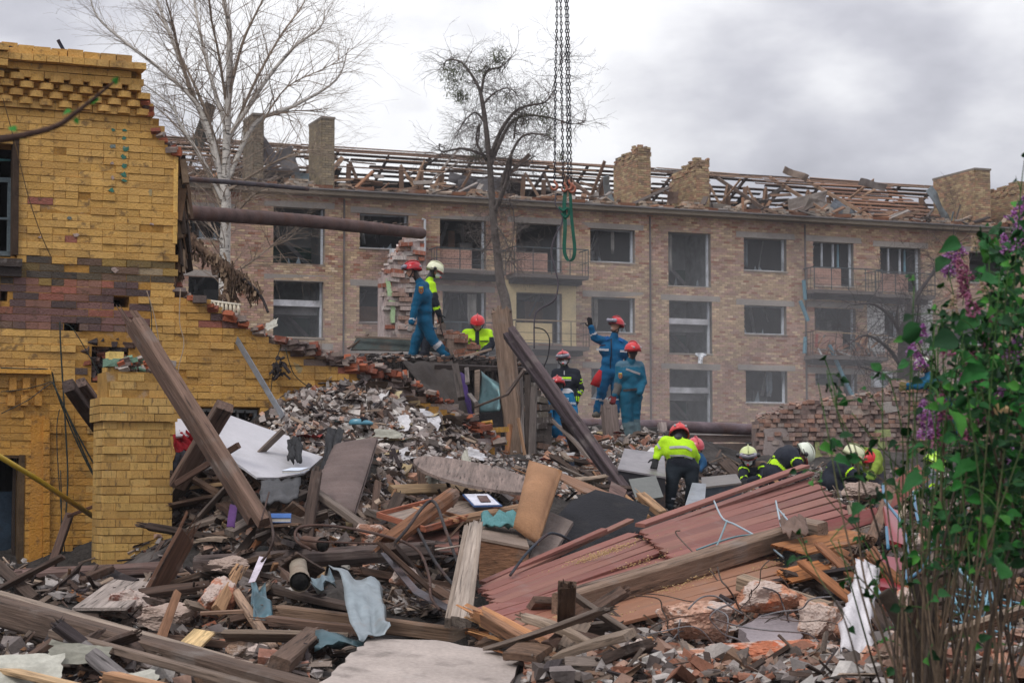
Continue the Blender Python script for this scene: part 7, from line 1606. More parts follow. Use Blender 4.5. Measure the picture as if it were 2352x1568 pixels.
# 1 walking man in blue, looking down to the left
J = dict(head=(945, 617, 0), neck=(962, 645, .02), shoL=(965, 660, -.19), shoR=(975, 656, .19), elbL=(952, 712, -.26), wriL=(945, 742, -.28), elbR=(980, 705, .25), wriR=(968, 745, .2), hipL=(975, 738, -.09), hipR=(976, 737, .10), kneL=(992, 778, -.10), ankL=(1024, 814, -.08), toeL=(1008, 824, -.08), kneR=(957, 780, .1), ankR=(946, 822, .12), toeR=(930, 828, .12))
e_, W, hit, patch = person('worker in blue coverall and red helmet striding left along the charred floor, looking down', J, 34, face=(-1, -.08, -.25), tilt=(-.12, 0, 1), glove=lin(150, 144, 140), stripes=[([8], .62, .80, SILV), ([12], .30, .52, SILV)], goggles=True, hand_pose={'R': None})
insignia(patch, 967, 663)
patch('radio_clip', 943, 677, 8, 9, lin(30, 32, 40)); patch('pocket', 984, 716, 18, 3, BLUE2, .01); patch('pocket', 996, 754, 16, 3, BLUE2, .01)
# 2 behind him, cream helmet, lime vest, facing right
J = dict(head=(1001, 619, 0), neck=(985, 640, 0), shoL=(983, 655, .18), shoR=(991, 656, -.16), elbR=(1000, 695, -.2), wriR=(1008, 722, -.2), elbL=(978, 700, .2), wriL=(975, 735, .2), hipL=(976, 738, .1), hipR=(981, 738, -.08), kneL=(972, 780, .1), ankL=(966, 815, .1), kneR=(984, 780, -.1), ankR=(972, 818, -.1))
e_, W, hit, patch = person('worker in cream helmet and lime vest facing right, half hidden behind the walking man', J, 34.9, 'jacket', NAVY, lin(222, 224, 190), face=(1, -.1, -.45), tilt=(.45, 0, 1), glove=lin(44, 50, 48), extra=[([0, 2, 3, 15], 0, 1, LIME), ([7, 9], 0, .45, LIME)], stripes=[([10], .35, .62, LIME)], trouser=NAVY, ear=True, mask=True, hood=True)
acc = Acc(); tube(acc, [P(1010, 726, 34.7), P(1013, 755, 34.6), P(1024, 786, 34.6)], .012, 8); o = acc.build('crowbar', M_iron, None, color=lin(60, 58, 58)); tag(o, 'short dark crowbar held down by the worker in the cream helmet', 'crowbar')
# 3 worker in vest, head bowed towards the viewer
J = dict(head=(1097, 741, -.12), neck=(1096, 756, 0), shoL=(1122, 766, 0), shoR=(1071, 766, 0), elbL=(1128, 795, -.05), wriL=(1108, 808, -.25), elbR=(1066, 794, -.05), wriR=(1085, 808, -.25), hipL=(1107, 826, .05), hipR=(1085, 826, .05), kneL=(1110, 870, 0), ankL=(1110, 910, 0), kneR=(1084, 870, 0), ankR=(1082, 910, 0))
e_, W, hit, patch = person('worker in red helmet and lime vest bowing his head beside the stack of orange bricks', J, 34.8, 'jacket', NAVY, lin(206, 44, 48), face=(0, -1, -.7), tilt=(0, -.45, 1), extra=[([0, 2, 3], 0, 1, LIME), ([1], 0, 1, NAVY), ([7, 9], 0, .38, LIME)], stripes=[([1], 0, 1, SILV)], trouser=NAVY, glove=lin(40, 40, 44))
patch('jacket_front', 1096, 778, 9, 34, NAVY, .01); patch('piping', 1082, 783, 22, 2, NAVY, .012); patch('piping', 1112, 783, 20, 2, NAVY, .012)
# 4 only a cream helmet visible
acc = Acc(); c = P(1212, 826, 36); V3 = []
for i in range(7):
    for j in range(16): t = i/6*1.6; a = j/16*6.283; V3.append(c+Vector((math.cos(a)*.13*math.sin(t), math.sin(a)*.15*math.sin(t), math.cos(t)*.14-.02)))
e4 = empty('person', P(1212, 900, 36), 'worker hidden behind the leaning charred beam, only a cream helmet showing', 'person', 'rescue workers on the rubble')
acc.add([tuple(v) for v in V3], [(i*16+j, i*16+(j+1) % 16, (i+1)*16+(j+1) % 16, (i+1)*16+j) for i in range(6) for j in range(16)]); acc.build('helmet', M_gloss, e4, smooth=True, color=lin(214, 216, 186))
acc = Acc(); capsule(acc, c+Vector((0, 0, -.05)), c+Vector((0, 0, -.1)), .1, .08); capsule(acc, c+Vector((0, 0, -.15)), c+Vector((0, .05, -.4)), .07, .16); capsule(acc, c+Vector((-.16, .05, -.4)), c+Vector((.16, .05, -.4)), .12, .12); capsule(acc, c+Vector((0, .05, -.45)), c+Vector((0, .1, -.95)), .17, .15)
Vb, nb, Qb, tb = remeshed(acc, .02, 2); meshobj('body', Vb, Qb.reshape(-1, 4), np.repeat(np.array(NAVY)[None], len(Vb), 0), M_clothA, e4, tuple(WM[e4.name].translation))
# 5 dark jacket, mask, facing the camera
J = dict(head=(1294, 822, 0), neck=(1296, 841, .02), shoL=(1323, 856, .02), shoR=(1277, 857, .02), elbL=(1334, 893, .05), wriL=(1322, 917, -.02), elbR=(1268, 892, 0), wriR=(1272, 915, -.05), hipL=(1313, 922, .05), hipR=(1291, 922, .05), kneL=(1314, 966, 0), ankL=(1314, 1008, .05), kneR=(1290, 966, 0), ankR=(1288, 1008, .05))
YS = [([0], 0, 1, None)]
e_, W, hit, patch = person('worker in dark jacket with yellow bands, goggles on red helmet and white dust mask', J, 36, 'jacket', NAVY, lin(196, 62, 64), face=(-.1, -1, -.1), goggles=True, mask=True, stripes=[([7, 9], .42, .52, LIME), ([7, 9], .52, .60, SILV), ([7, 9], .60, .70, LIME), ([8], .12, .26, LIME), ([8], .26, .36, SILV), ([8], .36, .50, LIME)], trouser=NAVY, glove=lin(44, 52, 40))
for y, hh, c in ((868, 4.5, LIME), (872.5, 3, SILV), (902, 4, LIME), (906.5, 3, SILV), (911, 4, LIME)):
    for x in (1284, 1295, 1306): patch('chest_band', x, y, 12, hh, c, .006)
for i, x in enumerate((1316, 1320, 1324, 1328)): patch('glove_bar', x, 915+i % 2, 2.2, 11, LIME, .03)
patch('zip', 1296, 858, 2, 14, lin(190, 190, 195))
# 6 stooping worker in blue, back to the camera
J = dict(head=(1280, 884, -.05), neck=(1284, 892, -.02), shoL=(1264, 907, -.02), shoR=(1305, 904, 0), elbL=(1260, 935, -.15), wriL=(1264, 958, -.3), elbR=(1318, 938, -.1), wriR=(1320, 960, -.3), hipL=(1282, 962, .05), hipR=(1313, 962, .05), kneL=(1276, 985, -.3), ankL=(1292, 1036, -.1), kneR=(1309, 1000, .02), ankR=(1302, 1040, .0))
e_, W, hit, patch = person('worker in blue coverall with lettering on his back stooping behind the charred beam', J, 33.6, col=lin(16, 98, 140), helmet=lin(196, 58, 62), face=(-.1, 1, -.3), tilt=(-.1, .35, 1), stripes=[([3], 0, 1, SILV), ([14, 12], .62, .78, SILV)], glove=lin(90, 80, 76), thick=1.05)
def letters(hit, patch, x, y, txt, size, ang):
    p, n_ = hit(x, y); n_ = (n_+Vector((0, -1.2, 0))).normalized(); cu = bpy.data.curves.new('lettering', 'FONT'); cu.body = txt; cu.size = size; cu.align_x = 'CENTER'; cu.extrude = .006; cu.space_character = 1.02; cu.offset = .002
    o = bpy.data.objects.new('lettering', cu); COL.objects.link(o); u = Vector((0, 0, 1)).cross(n_).normalized(); v = n_.cross(u); u, v = u*math.cos(ang)+v*math.sin(ang), v*math.cos(ang)-u*math.sin(ang)
    c = p+n_*.03; Mx = Matrix(((u.x, v.x, n_.x, c.x), (u.y, v.y, n_.y, c.y), (u.z, v.z, n_.z, c.z), (0, 0, 0, 1)))
    dg = bpy.context.evaluated_depsgraph_get(); me = bpy.data.meshes.new_from_object(o.evaluated_get(dg)); bpy.data.objects.remove(o); me.materials.append(M_paper); return me, Mx
me, Mx = letters(hit, patch, 1296, 926, 'РЯТУВАЛЬНИК', .052, -.12); link('lettering', me, Mx, e_, lin(214, 222, 230))
me, Mx = letters(hit, patch, 1296, 918, 'ДСНС', .05, -.12); link('lettering', me, Mx, e_, lin(200, 212, 226))
# 7 pointing worker, looking up
J = dict(head=(1415, 744, 0), neck=(1412, 768, .02), shoL=(1433, 790, .06), shoR=(1385, 783, .0), elbL=(1444, 824, .1), wriL=(1440, 850, -.02), elbR=(1366, 776, -.08), wriR=(1357, 752, -.12), hipL=(1419, 855, .02), hipR=(1392, 855, .0), kneL=(1415, 900, .05), ankL=(1414, 945, .1), kneR=(1382, 902, -.02), ankR=(1372, 944, 0), toeR=(1362, 958, -.15), toeL=(1420, 956, -.1))
e_, W, hit, patch = person('worker in bright blue coverall raising his right arm and looking up to the left', J, 35, col=lin(8, 84, 126), helmet=lin(196, 40, 48), face=(-.75, -.75, .35), tilt=(.14, 0, 1), goggles=True, glove=lin(32, 30, 32), stripes=[([12, 14], .30, .44, SILV), ([10], .3, .5, SILV)], boots=lin(96, 92, 84), hand_pose={'R': ((-.15, -.2, 1), .15, .12, (.3, -1, 0)), 'L': ((0, -.1, -1), .9, .12)})
for x in (1375, 1384, 1393, 1429, 1437): patch('chest_band', x, 802+(x-1375)*.08, 10.5, 5, SILV, .006)
patch('zip', 1404, 800, 2.6, 46, lin(28, 36, 56)); patch('zip', 1402, 840, 2.6, 42, lin(28, 36, 56)); patch('name_tag', 1386, 793, 10, 3.5, lin(40, 40, 62)); patch('name_mark', 1379, 793, 3.5, 4, lin(176, 50, 60)); patch('collar', 1394, 777, 10, 8, lin(20, 88, 150), .012, rot=.5); patch('collar', 1426, 781, 12, 9, lin(20, 88, 150), .012, rot=-.5)
acc = Acc(); V = []; a, b = P(1379, 850, 34.7), P(1366, 886, 34.7); tube(acc, [a, a.lerp(b, .5), b], [.03, .075, .09], 10); o = acc.build('red_pouch', M_cloth, None, smooth=True, color=lin(176, 40, 46)); tag(o, 'red pouch hanging at the hip of the pointing worker', 'pouch')
# 8 dusty teal worker seen from behind
J = dict(head=(1453, 803, -.02), neck=(1450, 824, 0), shoL=(1425, 840, -.02), shoR=(1469, 840, .08), elbL=(1420, 880, -.05), wriL=(1412, 908, -.12), elbR=(1477, 876, .05), wriR=(1469, 903, -.15), hipL=(1437, 912, 0), hipR=(1459, 912, .08), kneL=(1441, 968, -.02), ankL=(1449, 1020, 0), kneR=(1458, 962, .08), ankR=(1463, 1018, .08), toeL=(1445, 1030, .1), toeR=(1468, 1028, .2))
TD = lin(96, 116, 122)
e_, W, hit, patch = person('worker in dust covered teal coverall seen from behind below the pointing worker', J, 33.5, col=lin(24, 90, 116), helmet=lin(206, 50, 54), face=(-.55, .8, .1), tilt=(-.05, 0, 1), glove=lin(110, 40, 44), extra=[([8], 0, .9, lin(96, 94, 92)), ([3], 0, 1, lin(80, 112, 130)), ([12, 14], .0, 1, TD)], stripes=[([12, 14], .60, .72, lin(150, 150, 152))], boots=lin(104, 100, 96), hand_pose={'R': None})
for x in (1442, 1450, 1458, 1466): patch('back_band', x, 849+(x-1442)*.35, 9, 5, lin(146, 142, 144), .006, rot=-.3)
for x in (1436, 1444, 1452, 1460): patch('belt', x, 896-(x-1436)*.1, 9, 5, lin(60, 54, 58), .008)
insignia(patch, 1425, 860, .8)
# 9 bending worker in lime jacket seen from behind
J = dict(head=(1560, 1000, .26), neck=(1557, 1006, .10), shoL=(1529, 1014, .1), shoR=(1583, 1024, .1), elbL=(1513, 1034, .15), wriL=(1508, 1052, .1), elbR=(1598, 1052, .3), wriR=(1592, 1072, .45), hipL=(1549, 1074, .1), hipR=(1586, 1076, .1), kneL=(1544, 1110, .0), ankL=(1537, 1152, .0), kneR=(1590, 1110, .05), ankR=(1584, 1156, .15), toeL=(1532, 1160, .15), toeR=(1590, 1164, .3))
e_, W, hit, patch = person('worker in lime and black jacket bending over with his back turned, dark trousers', J, 25.6, 'jacket', LIME, lin(214, 70, 70), face=(-.1, .8, -.8), tilt=(0, .8, 1), trouser=lin(26, 34, 42), glove=lin(48, 48, 50), thick=.94, hood=True, extra=[([1], 0, 1, NAVY), ([2], .5, 1, NAVY), ([5, 6, 4], 0, 1, lin(26, 34, 42))], stripes=[([7], .48, .66, SILV), ([12], .40, .48, LIME), ([12], .48, .56, SILV), ([12], .56, .63, LIME), ([12], .68, .75, LIME), ([12], .75, .84, SILV), ([12], .84, .90, LIME)], boots=lin(44, 52, 58))
for i in range(9):
    x = 1541+i*5.6; patch('back_band', x, 1026+abs(x-1562)*.05+(x > 1575)*(x-1575)*.5, 6.6, 5.5, SILV, .008, rot=-.15-(x-1560)*.012); patch('back_band', x+1, 1046+(x > 1570)*(x-1570)*.35, 6.6, 4, lin(150, 150, 150), .008, rot=-.1-(x-1560)*.01)
# 10 small blue worker further back
J = dict(head=(1597, 1026, 0), neck=(1600, 1040, 0), shoL=(1590, 1048, .05), shoR=(1608, 1048, -.1), elbL=(1585, 1066, 0), wriL=(1590, 1078, 0), elbR=(1618, 1066, -.15), wriR=(1606, 1080, -.25), hipL=(1598, 1085, .1), hipR=(1612, 1085, .1), kneL=(1596, 1112, 0), ankL=(1598, 1140, 0), kneR=(1614, 1112, 0), ankR=(1614, 1140, 0))
person('worker in blue behind the bending one, only a pink red helmet and arm showing', J, 30, col=lin(34, 76, 112), helmet=lin(206, 84, 92), face=(.2, -1, -.6), tilt=(.1, -.4, 1), thick=.75, hidden_legs=True)
# 11-13 crouching workers
J = dict(head=(1718, 1047, -.1), neck=(1722, 1062, 0), shoL=(1752, 1070, .05), shoR=(1708, 1072, .0), elbL=(1752, 1096, -.2), wriL=(1724, 1104, -.3), elbR=(1706, 1096, -.2), wriR=(1714, 1108, -.3), hipL=(1745, 1112, .2), hipR=(1720, 1112, .2), kneL=(1750, 1130, -.2), ankL=(1748, 1160, 0), kneR=(1716, 1130, -.2), ankR=(1718, 1160, 0))
person('crouching worker in pale yellow helmet with visor and white mask, facing the viewer', J, 28.6, 'jacket', NAVY, lin(206, 214, 150), face=(-.1, -1, -.7), tilt=(-.05, -.4, 1), ear=True, mask=True, goggles=True, trouser=NAVY, thick=.95, stripes=[([7, 9], .35, .5, LIME), ([8, 10], .25, .45, LIME)], hidden_legs=True, extra=[([3], 0, 1, lin(116, 96, 80))])
J = dict(head=(1846, 1044, .1), neck=(1826, 1038, .05), shoL=(1810, 1036, .2), shoR=(1822, 1044, -.15), elbL=(1838, 1066, .3), wriL=(1846, 1086, .3), elbR=(1834, 1068, -.3), wriR=(1842, 1092, -.3), hipL=(1774, 1084, .12), hipR=(1780, 1090, -.12), kneL=(1790, 1120, .1), ankL=(1780, 1150, .1), kneR=(1800, 1120, -.1), ankR=(1790, 1150, -.1))
person('worker bent double to the right in a dark jacket with a broad yellow back stripe', J, 27.8, 'jacket', NAVY, lin(226, 232, 214), face=(.6, 0, -.8), tilt=(.9, 0, .3), ear=True, trouser=NAVY, thick=1.08, stripes=[([2], .45, .68, LIME), ([1], 0, 1, LIME), ([9], .62, .82, LIME)], hidden_legs=True)
J = dict(head=(1962, 1046, -.05), neck=(1944, 1058, 0), shoL=(1926, 1066, .15), shoR=(1940, 1072, -.15), elbL=(1950, 1096, .2), wriL=(1970, 1100, .2), elbR=(1962, 1094, -.25), wriR=(1985, 1094, -.3), hipL=(1902, 1106, .12), hipR=(1908, 1110, -.12), kneL=(1925, 1125, .1), ankL=(1915, 1150, .1), kneR=(1930, 1128, -.1), ankR=(1920, 1155, -.1))
person('worker on hands and knees with an orange trimmed cream helmet beside the green plaster', J, 27.6, 'jacket', NAVY, lin(214, 216, 176), face=(.9, -.1, -.4), tilt=(.5, 0, .9), ear=True, trouser=NAVY, thick=1.05, stripes=[([9, 7], .5, .66, LIME), ([2], .4, .55, LIME), ([10], .6, .9, LIME)], hidden_legs=True, glove=lin(120, 150, 60))
J = dict(head=(1996, 1060, .1), neck=(2000, 1046, .1), shoL=(1978, 1038, .15), shoR=(2010, 1042, .1), elbL=(1968, 1048, 0), wriL=(1972, 1066, -.1), elbR=(2014, 1066, 0), wriR=(2006, 1084, -.1), hipL=(1996, 1090, .2), hipR=(2016, 1092, .2), kneL=(1996, 1120, 0), ankL=(1996, 1150, 0), kneR=(2016, 1120, 0), ankR=(2016, 1150, 0))
person('worker in olive jacket and bright red helmet behind the one on hands and knees', J, 28.8, 'jacket', lin(130, 150, 60), lin(206, 36, 44), face=(-.5, -.7, -.6), tilt=(-.1, -.3, 1), trouser=lin(60, 58, 66), thick=.95, hidden_legs=True)
# 14 blue worker with cream helmet leaning on the ruined wall
J = dict(head=(2118, 838, 0), neck=(2132, 858, .05), shoL=(2128, 872, .15), shoR=(2142, 872, -.15), elbL=(2098, 886, .1), wriL=(2082, 890, 0), elbR=(2108, 888, -.2), wriR=(2086, 884, -.2), hipL=(2170, 905, .12), hipR=(2174, 908, -.12), kneL=(2182, 950, 0), ankL=(2184, 1000, 0), kneR=(2188, 950, 0), ankR=(2190, 1000, 0))
e_, W, hit, patch = person('worker in blue and cream helmet leaning his elbows on the ruined wall behind the lilac', J, 37, col=BLUE, helmet=lin(220, 226, 206), face=(-1, -.2, -.35), tilt=(-.4, 0, 1), ear=True, glove=lin(120, 108, 70), hidden_legs=True)
insignia(patch, 2132, 884, .8)
J = dict(head=(2146, 1064, 0), neck=(2138, 1078, 0), shoL=(2120, 1086, .1), shoR=(2140, 1090, -.1), elbL=(2120, 1110, 0), wriL=(2125, 1130, -.1), elbR=(2150, 1112, -.1), wriR=(2140, 1130, -.2), hipL=(2108, 1130, .2), hipR=(2120, 1134, .2), kneL=(2110, 1150, 0), ankL=(2110, 1170, 0), kneR=(2125, 1150, 0), ankR=(2125, 1170, 0))
person('worker with lime helmet crouching deep behind the lilac stems', J, 27, 'jacket', lin(120, 124, 130), lin(180, 226, 60), face=(.7, -.5, -.3), trouser=NAVY, thick=.9, stripes=[([10], .3, .6, LIME)], hidden_legs=True)
print('people', time.time()-T0)
# ================================================================== trees and lilac
def grow(acc, p, d, r, L, depth, rr, col, gravity=0.0, kids=(2, 4), spread=.6, n=5, up=0.0, minr=.004, cnt=None, bark_tip=None, wig=.14):
    pts = [p]; rad = [r]; segs = max(3, int(L/.35)); dd = d.copy(); q = p.copy()
    for i in range(segs):
        dd = (dd+Vector((rr.gauss(0, wig), rr.gauss(0, wig), rr.gauss(0, wig)+up-gravity*(i/segs)))).normalized(); q = q+dd*(L/segs); pts.append(q.copy()); rad.append(max(minr, r*(1-.75*(i+1)/segs)))
    tube(acc, pts, rad, n if r > .02 else 3, col if r > .02 or bark_tip is None else bark_tip, cap=False)
    if depth > 0:
        for k in range(rr.randint(*kids)):
            t = rr.uniform(.2, 1.0); i = min(int(t*segs), segs-1); b = pts[i].lerp(pts[i+1], t*segs-i) if i < segs else pts[-1]
            ax = Vector((rr.gauss(0, 1), rr.gauss(0, 1), rr.gauss(0, .6))); ax = (ax-dd*ax.dot(dd)).normalized(); nd = ((pts[i+1]-pts[i]).normalized()+ax*spread*rr.uniform(.6, 1.3)).normalized()
            grow(acc, b, nd, max(minr, rad[i]*.55), L*rr.uniform(.45, .75), depth-1, rr, col, gravity*1.3, kids, spread, n, up, minr, cnt, bark_tip, wig)
    if cnt is not None: cnt.append((pts[-1], dd))
def limb(acc, px, D, r0, r1, col, rr, dz=0.0, zspread=0.0):
    pts = [P(x, y, D+dz+zspread*i/max(1, len(px)-1)) for i, (x, y) in enumerate(px)]; C_ = catmull(pts, 5); tube(acc, C_, [r0+(r1-r0)*i/(len(C_)-1) for i in range(len(C_))], 7, col, cap=True); return C_
def birch():
    rr = random.Random(17); D = 48; e_ = empty('birch_tree', P(520, 1000, D), 'bare white barked birch tree spreading over the roof behind the yellow building', 'tree')
    wh = lin(196, 190, 182); br = lin(150, 134, 118); tip = lin(140, 124, 110)
    acc = Acc(); tr = limb(acc, [(522, 1000), (516, 700), (516, 585), (519, 480), (519, 412), (521, 285), (527, 150), (525, 56), (506, -30)], D, .165, .05, wh, rr); acc.build('trunk', M_birch, e_, smooth=True)
    L = [([(516, 470), (472, 379), (416, 289), (390, 240), (311, 180)], .07, .02), ([(515, 430), (484, 326), (461, 262), (412, 135), (360, 0), (350, -40)], .10, .03), ([(517, 455), (505, 400), (487, 319), (446, 232), (367, 158), (292, 101), (225, 41), (204, -20)], .10, .02), ([(521, 300), (487, 187), (461, 82), (446, 0), (440, -40)], .07, .025),
         ([(521, 320), (555, 270), (615, 180), (675, 109), (735, 64), (746, 22)], .09, .015), ([(521, 420), (585, 285), (675, 244), (772, 184), (799, 112)], .09, .012), ([(523, 230), (555, 105), (585, 37), (615, -20)], .06, .02), ([(521, 440), (619, 379), (694, 349), (740, 345)], .05, .01), ([(607, 270), (675, 255), (750, 259)], .035, .008),
         ([(519, 235), (502, 124), (484, 37), (480, -30)], .05, .02), ([(442, 225), (409, 112), (394, 45), (375, -20)], .06, .02), ([(518, 500), (440, 330), (345, 235)], .05, .01), ([(519, 400), (470, 250), (430, 160), (380, 60), (350, 20)], .06, .012), ([(520, 340), (580, 200), (640, 90), (690, 20), (710, -20)], .055, .012), ([(600, 285), (660, 200), (760, 150), (830, 95)], .03, .006), ([(516, 640), (580, 600), (630, 560), (660, 545)], .03, .008), ([(517, 560), (470, 500), (440, 440)], .03, .006), ([(517, 520), (560, 470), (600, 440), (690, 425)], .04, .006)]
    tw = Acc()
    for k, (px, r0, r1) in enumerate(L):
        acc = Acc(); dz = rr.uniform(-1.2, 1.2); C_ = limb(acc, px, D, r0*.8, r1*.8, wh if r0 > .06 else br, rr, 0, dz*1.8); acc.build('branch', M_birch, e_, smooth=True)
        n = len(C_)
        for i in range(1, n-1):
            for q in range(2 if i > n*.25 else 1):
                d0 = (C_[i+1]-C_[i-1]).normalized(); ax = Vector((rr.gauss(0, 1), rr.gauss(0, 1), rr.gauss(.2, .7))); d_ = (d0*.9+ax*.55).normalized(); t = i/n
                grow(tw, C_[i], d_, .015*(1-t)+.004, rr.uniform(.7, 1.6)*(1.2-t*.5), 2, rr, br, .08, (2, 3), .6, 4, 0, .0018, None, tip)
    for i in range(6, len(tr)-1):
        for q in range(2): grow(tw, tr[i], Vector((rr.gauss(0, 1), rr.gauss(0, 1), .8)).normalized(), .014, rr.uniform(1, 2.2), 2, rr, br, .08, (2, 3), .6, 4, 0, .002, None, tip)
    tag(tw.build('twigs', M_bark, e_), kind='stuff')
birch()
def pollard():
    rr = random.Random(5); D = 52; e_ = empty('pruned_tree', P(1165, 900, D), 'dark pruned tree with drooping boughs and mistletoe clumps in front of the facade', 'tree')
    bk = lin(102, 94, 90); f = lambda q: [(x*.3751+940.8, y*.375) for x, y in q]
    acc = Acc(); limb(acc, [(1170, 900), (1164, 715), (1150, 650), (1143, 588)]+f([(510, 1300), (490, 1000), (460, 720), (435, 570)]), D, .155, .05, bk, rr); acc.build('trunk', M_bark, e_, smooth=True)
    L = [([(435, 570), (400, 490), (320, 385), (230, 370), (205, 430)], .075, .02), ([(440, 560), (470, 440), (560, 410), (620, 350)], .065, .015), ([(495, 960), (560, 800), (640, 690), (720, 650), (830, 625), (885, 550)], .10, .02), ([(500, 1000), (600, 780), (700, 710), (850, 720), (1000, 760), (1080, 740)], .085, .01), ([(480, 960), (330, 910), (200, 930), (180, 880)], .07, .015), ([(560, 1150), (620, 950), (700, 830), (830, 830), (890, 870)], .08, .015), ([(590, 1060), (700, 1000), (770, 955)], .05, .02),
         ([(455, 740), (400, 690), (330, 750), (290, 830)], .05, .01), ([(450, 640), (520, 570), (600, 540), (650, 570)], .05, .012), ([(520, 1300), (600, 1100), (620, 950)], .10, .07), ([(430, 760), (420, 860), (400, 1000)], .045, .01), ([(470, 980), (410, 870), (425, 760)], .07, .03), ([(640, 850), (650, 760), (690, 680)], .05, .02), ([(870, 560), (920, 400), (960, 330)], .02, .006), ([(510, 1350), (560, 1420), (600, 1500), (640, 1620)], .05, .015), ([(520, 1250), (620, 1250), (640, 1400), (620, 1560)], .04, .01), ([(530, 1400), (480, 1500), (440, 1540)], .03, .01)]
    tw = Acc()
    for k, (px, r0, r1) in enumerate(L):
        acc = Acc(); C_ = limb(acc, f(px), D, r0*.62, r1*.7, bk, rr, 0, rr.uniform(-1.5, 1.5)); acc.build('branch', M_bark, e_, smooth=True); n = len(C_)
        for i in range(1, n):
            for q in range(3):
                ax = Vector((rr.gauss(0, 1), rr.gauss(0, 1), rr.gauss(-.1, .8))).normalized()
                grow(tw, C_[i], ax, .009, rr.uniform(.3, .95), 2, rr, bk, .12, (2, 3), .8, 4, 0, .0024, None, None, .25)
    tag(tw.build('twigs', M_bark, e_), kind='stuff')
    for i, (x, y, s) in enumerate(((280, 440, .45), (290, 540, .4), (250, 480, .3), (520, 380, .4), (550, 350, .3), (740, 690, .5), (790, 670, .35), (455, 425, .25), (840, 740, .3), (300, 590, .25), (410, 960, .3), (600, 600, .2), (690, 720, .3), (330, 600, .2), (850, 820, .2), (930, 960, .2))):
        acc = Acc(); c = P(*f([(x, y)])[0], D); N = int(200*s/.4); Q_ = []
        A_ = []; K = []; S_ = []
        for k in range(N):
            v = Vector((rr.gauss(0, 1), rr.gauss(0, 1), rr.gauss(0, 1))).normalized()*s*rr.random()**.5; Q_.append(c+v); x_, y_, z_ = frame3(Vector((rr.gauss(0, 1), rr.gauss(0, 1), rr.gauss(0, 1)))); A_.append((x_, y_, z_)); S_.append((rr.uniform(.015, .05), .009, .002)); K.append(np.array(lin(98, 104, 70))*rr.uniform(.5, 1.2))
        boxes(acc, Q_, np.array(A_), S_, K); tag(acc.build('mistletoe', M_bark, e_), kind='stuff')
pollard()
def scrub():
    rr = random.Random(8); D = 56; e_ = empty('bare_shrub', P(2075, 960, D), 'dark bare many stemmed shrub before the right hand balconies', 'shrub'); bk = lin(70, 64, 64)
    acc = Acc(); limb(acc, [(2080, 960), (2078, 880), (2076, 800), (2080, 740)], D, .26, .12, bk, rr); acc.build('trunk', M_bark, e_, smooth=True); tw = Acc()
    for px, r0 in (([(2080, 800), (2055, 740), (2010, 700), (1960, 700)], .08), ([(2080, 750), (2100, 690), (2140, 630), (2160, 590)], .09), ([(2078, 770), (2090, 700), (2150, 620), (2190, 560)], .07), ([(2080, 790), (2060, 740), (2065, 690)], .06), ([(2080, 860), (2040, 800), (1990, 770), (1950, 790)], .07), ([(2080, 860), (2120, 820), (2150, 780)], .07), ([(2078, 900), (2030, 860), (1970, 840)], .06), ([(2080, 880), (2110, 850), (2160, 850)], .05), ([(2078, 820), (2100, 770), (2110, 700)], .06)):
        acc = Acc(); C_ = limb(acc, px, D, r0, .015, bk, rr, 0, rr.uniform(-2, 2)); acc.build('branch', M_bark, e_, smooth=True)
        for i in range(1, len(C_)):
            for q in range(2): grow(tw, C_[i], Vector((rr.gauss(0, 1), rr.gauss(0, 1), rr.gauss(.2, .8))).normalized(), .010, rr.uniform(.5, 1.5), 2, rr, bk, .1, (2, 3), .7, 4, 0, .003, None, None, .2)
    tag(tw.build('twigs', M_bark, e_), kind='stuff')
scrub()
# fallen root-like branch with hanging bark by the yellow wall
def fallen_branch():
    rr = random.Random(3); D = 27; e_ = empty('broken_bough', P(515, 690, D), 'broken ragged bough hanging from the torn edge of the yellow building', 'branch'); bk = lin(118, 96, 80)
    acc = Acc(); C1 = limb(acc, [(418, 520), (440, 555), (480, 585), (520, 612), (560, 640), (590, 672)], D, .075, .025, bk, rr); acc.build('limb', M_bark, e_, smooth=True)
    acc = Acc(); C2 = limb(acc, [(505, 600), (532, 628), (530, 660), (518, 690), (524, 720)], D, .05, .03, bk, rr); acc.build('limb', M_bark, e_, smooth=True)
    acc = Acc(); limb(acc, [(560, 640), (590, 668), (605, 690), (616, 718)], D-.05, .022, .018, lin(70, 64, 64), rr); acc.build('limb', M_bark, e_, smooth=True)
    sh = Acc()
    for C_ in (C1, C2):
        for p in C_:
            for k in range(14):
                q = p+Vector((rr.gauss(0, .05), rr.gauss(0, .05), rr.gauss(0, .05))); obox(sh, q, q+Vector((rr.gauss(0, .03), rr.gauss(0, .03), -rr.uniform(.03, .17))), rr.uniform(.01, .05), .006, np.array(rr.choice([lin(120, 98, 80), lin(92, 74, 62), lin(142, 120, 98)])), roll=rr.random()*3)
    tag(sh.build('hanging_bark', M_bark, e_), kind='stuff')
fallen_branch()
def radiator():
    e_ = empty('radiator', P(512, 710, 27), 'old cream ribbed radiator stuck on the sloping wall under the broken bough', 'radiator')
    for k in range(9): acc = Acc(); x = 474+k*9.2; tube(acc, [P(x, 690+k*1.2, 26), P(x, 716+k*1.2, 26)], .02, 8); acc.build('rib', M_gloss, e_, smooth=True, color=lin(206, 194, 170))
    acc = Acc(); tube(acc, [P(470, 690, 26), P(552, 701, 26)], .02, 8); acc.build('header', M_gloss, e_, smooth=True, color=lin(206, 196, 176))
radiator()
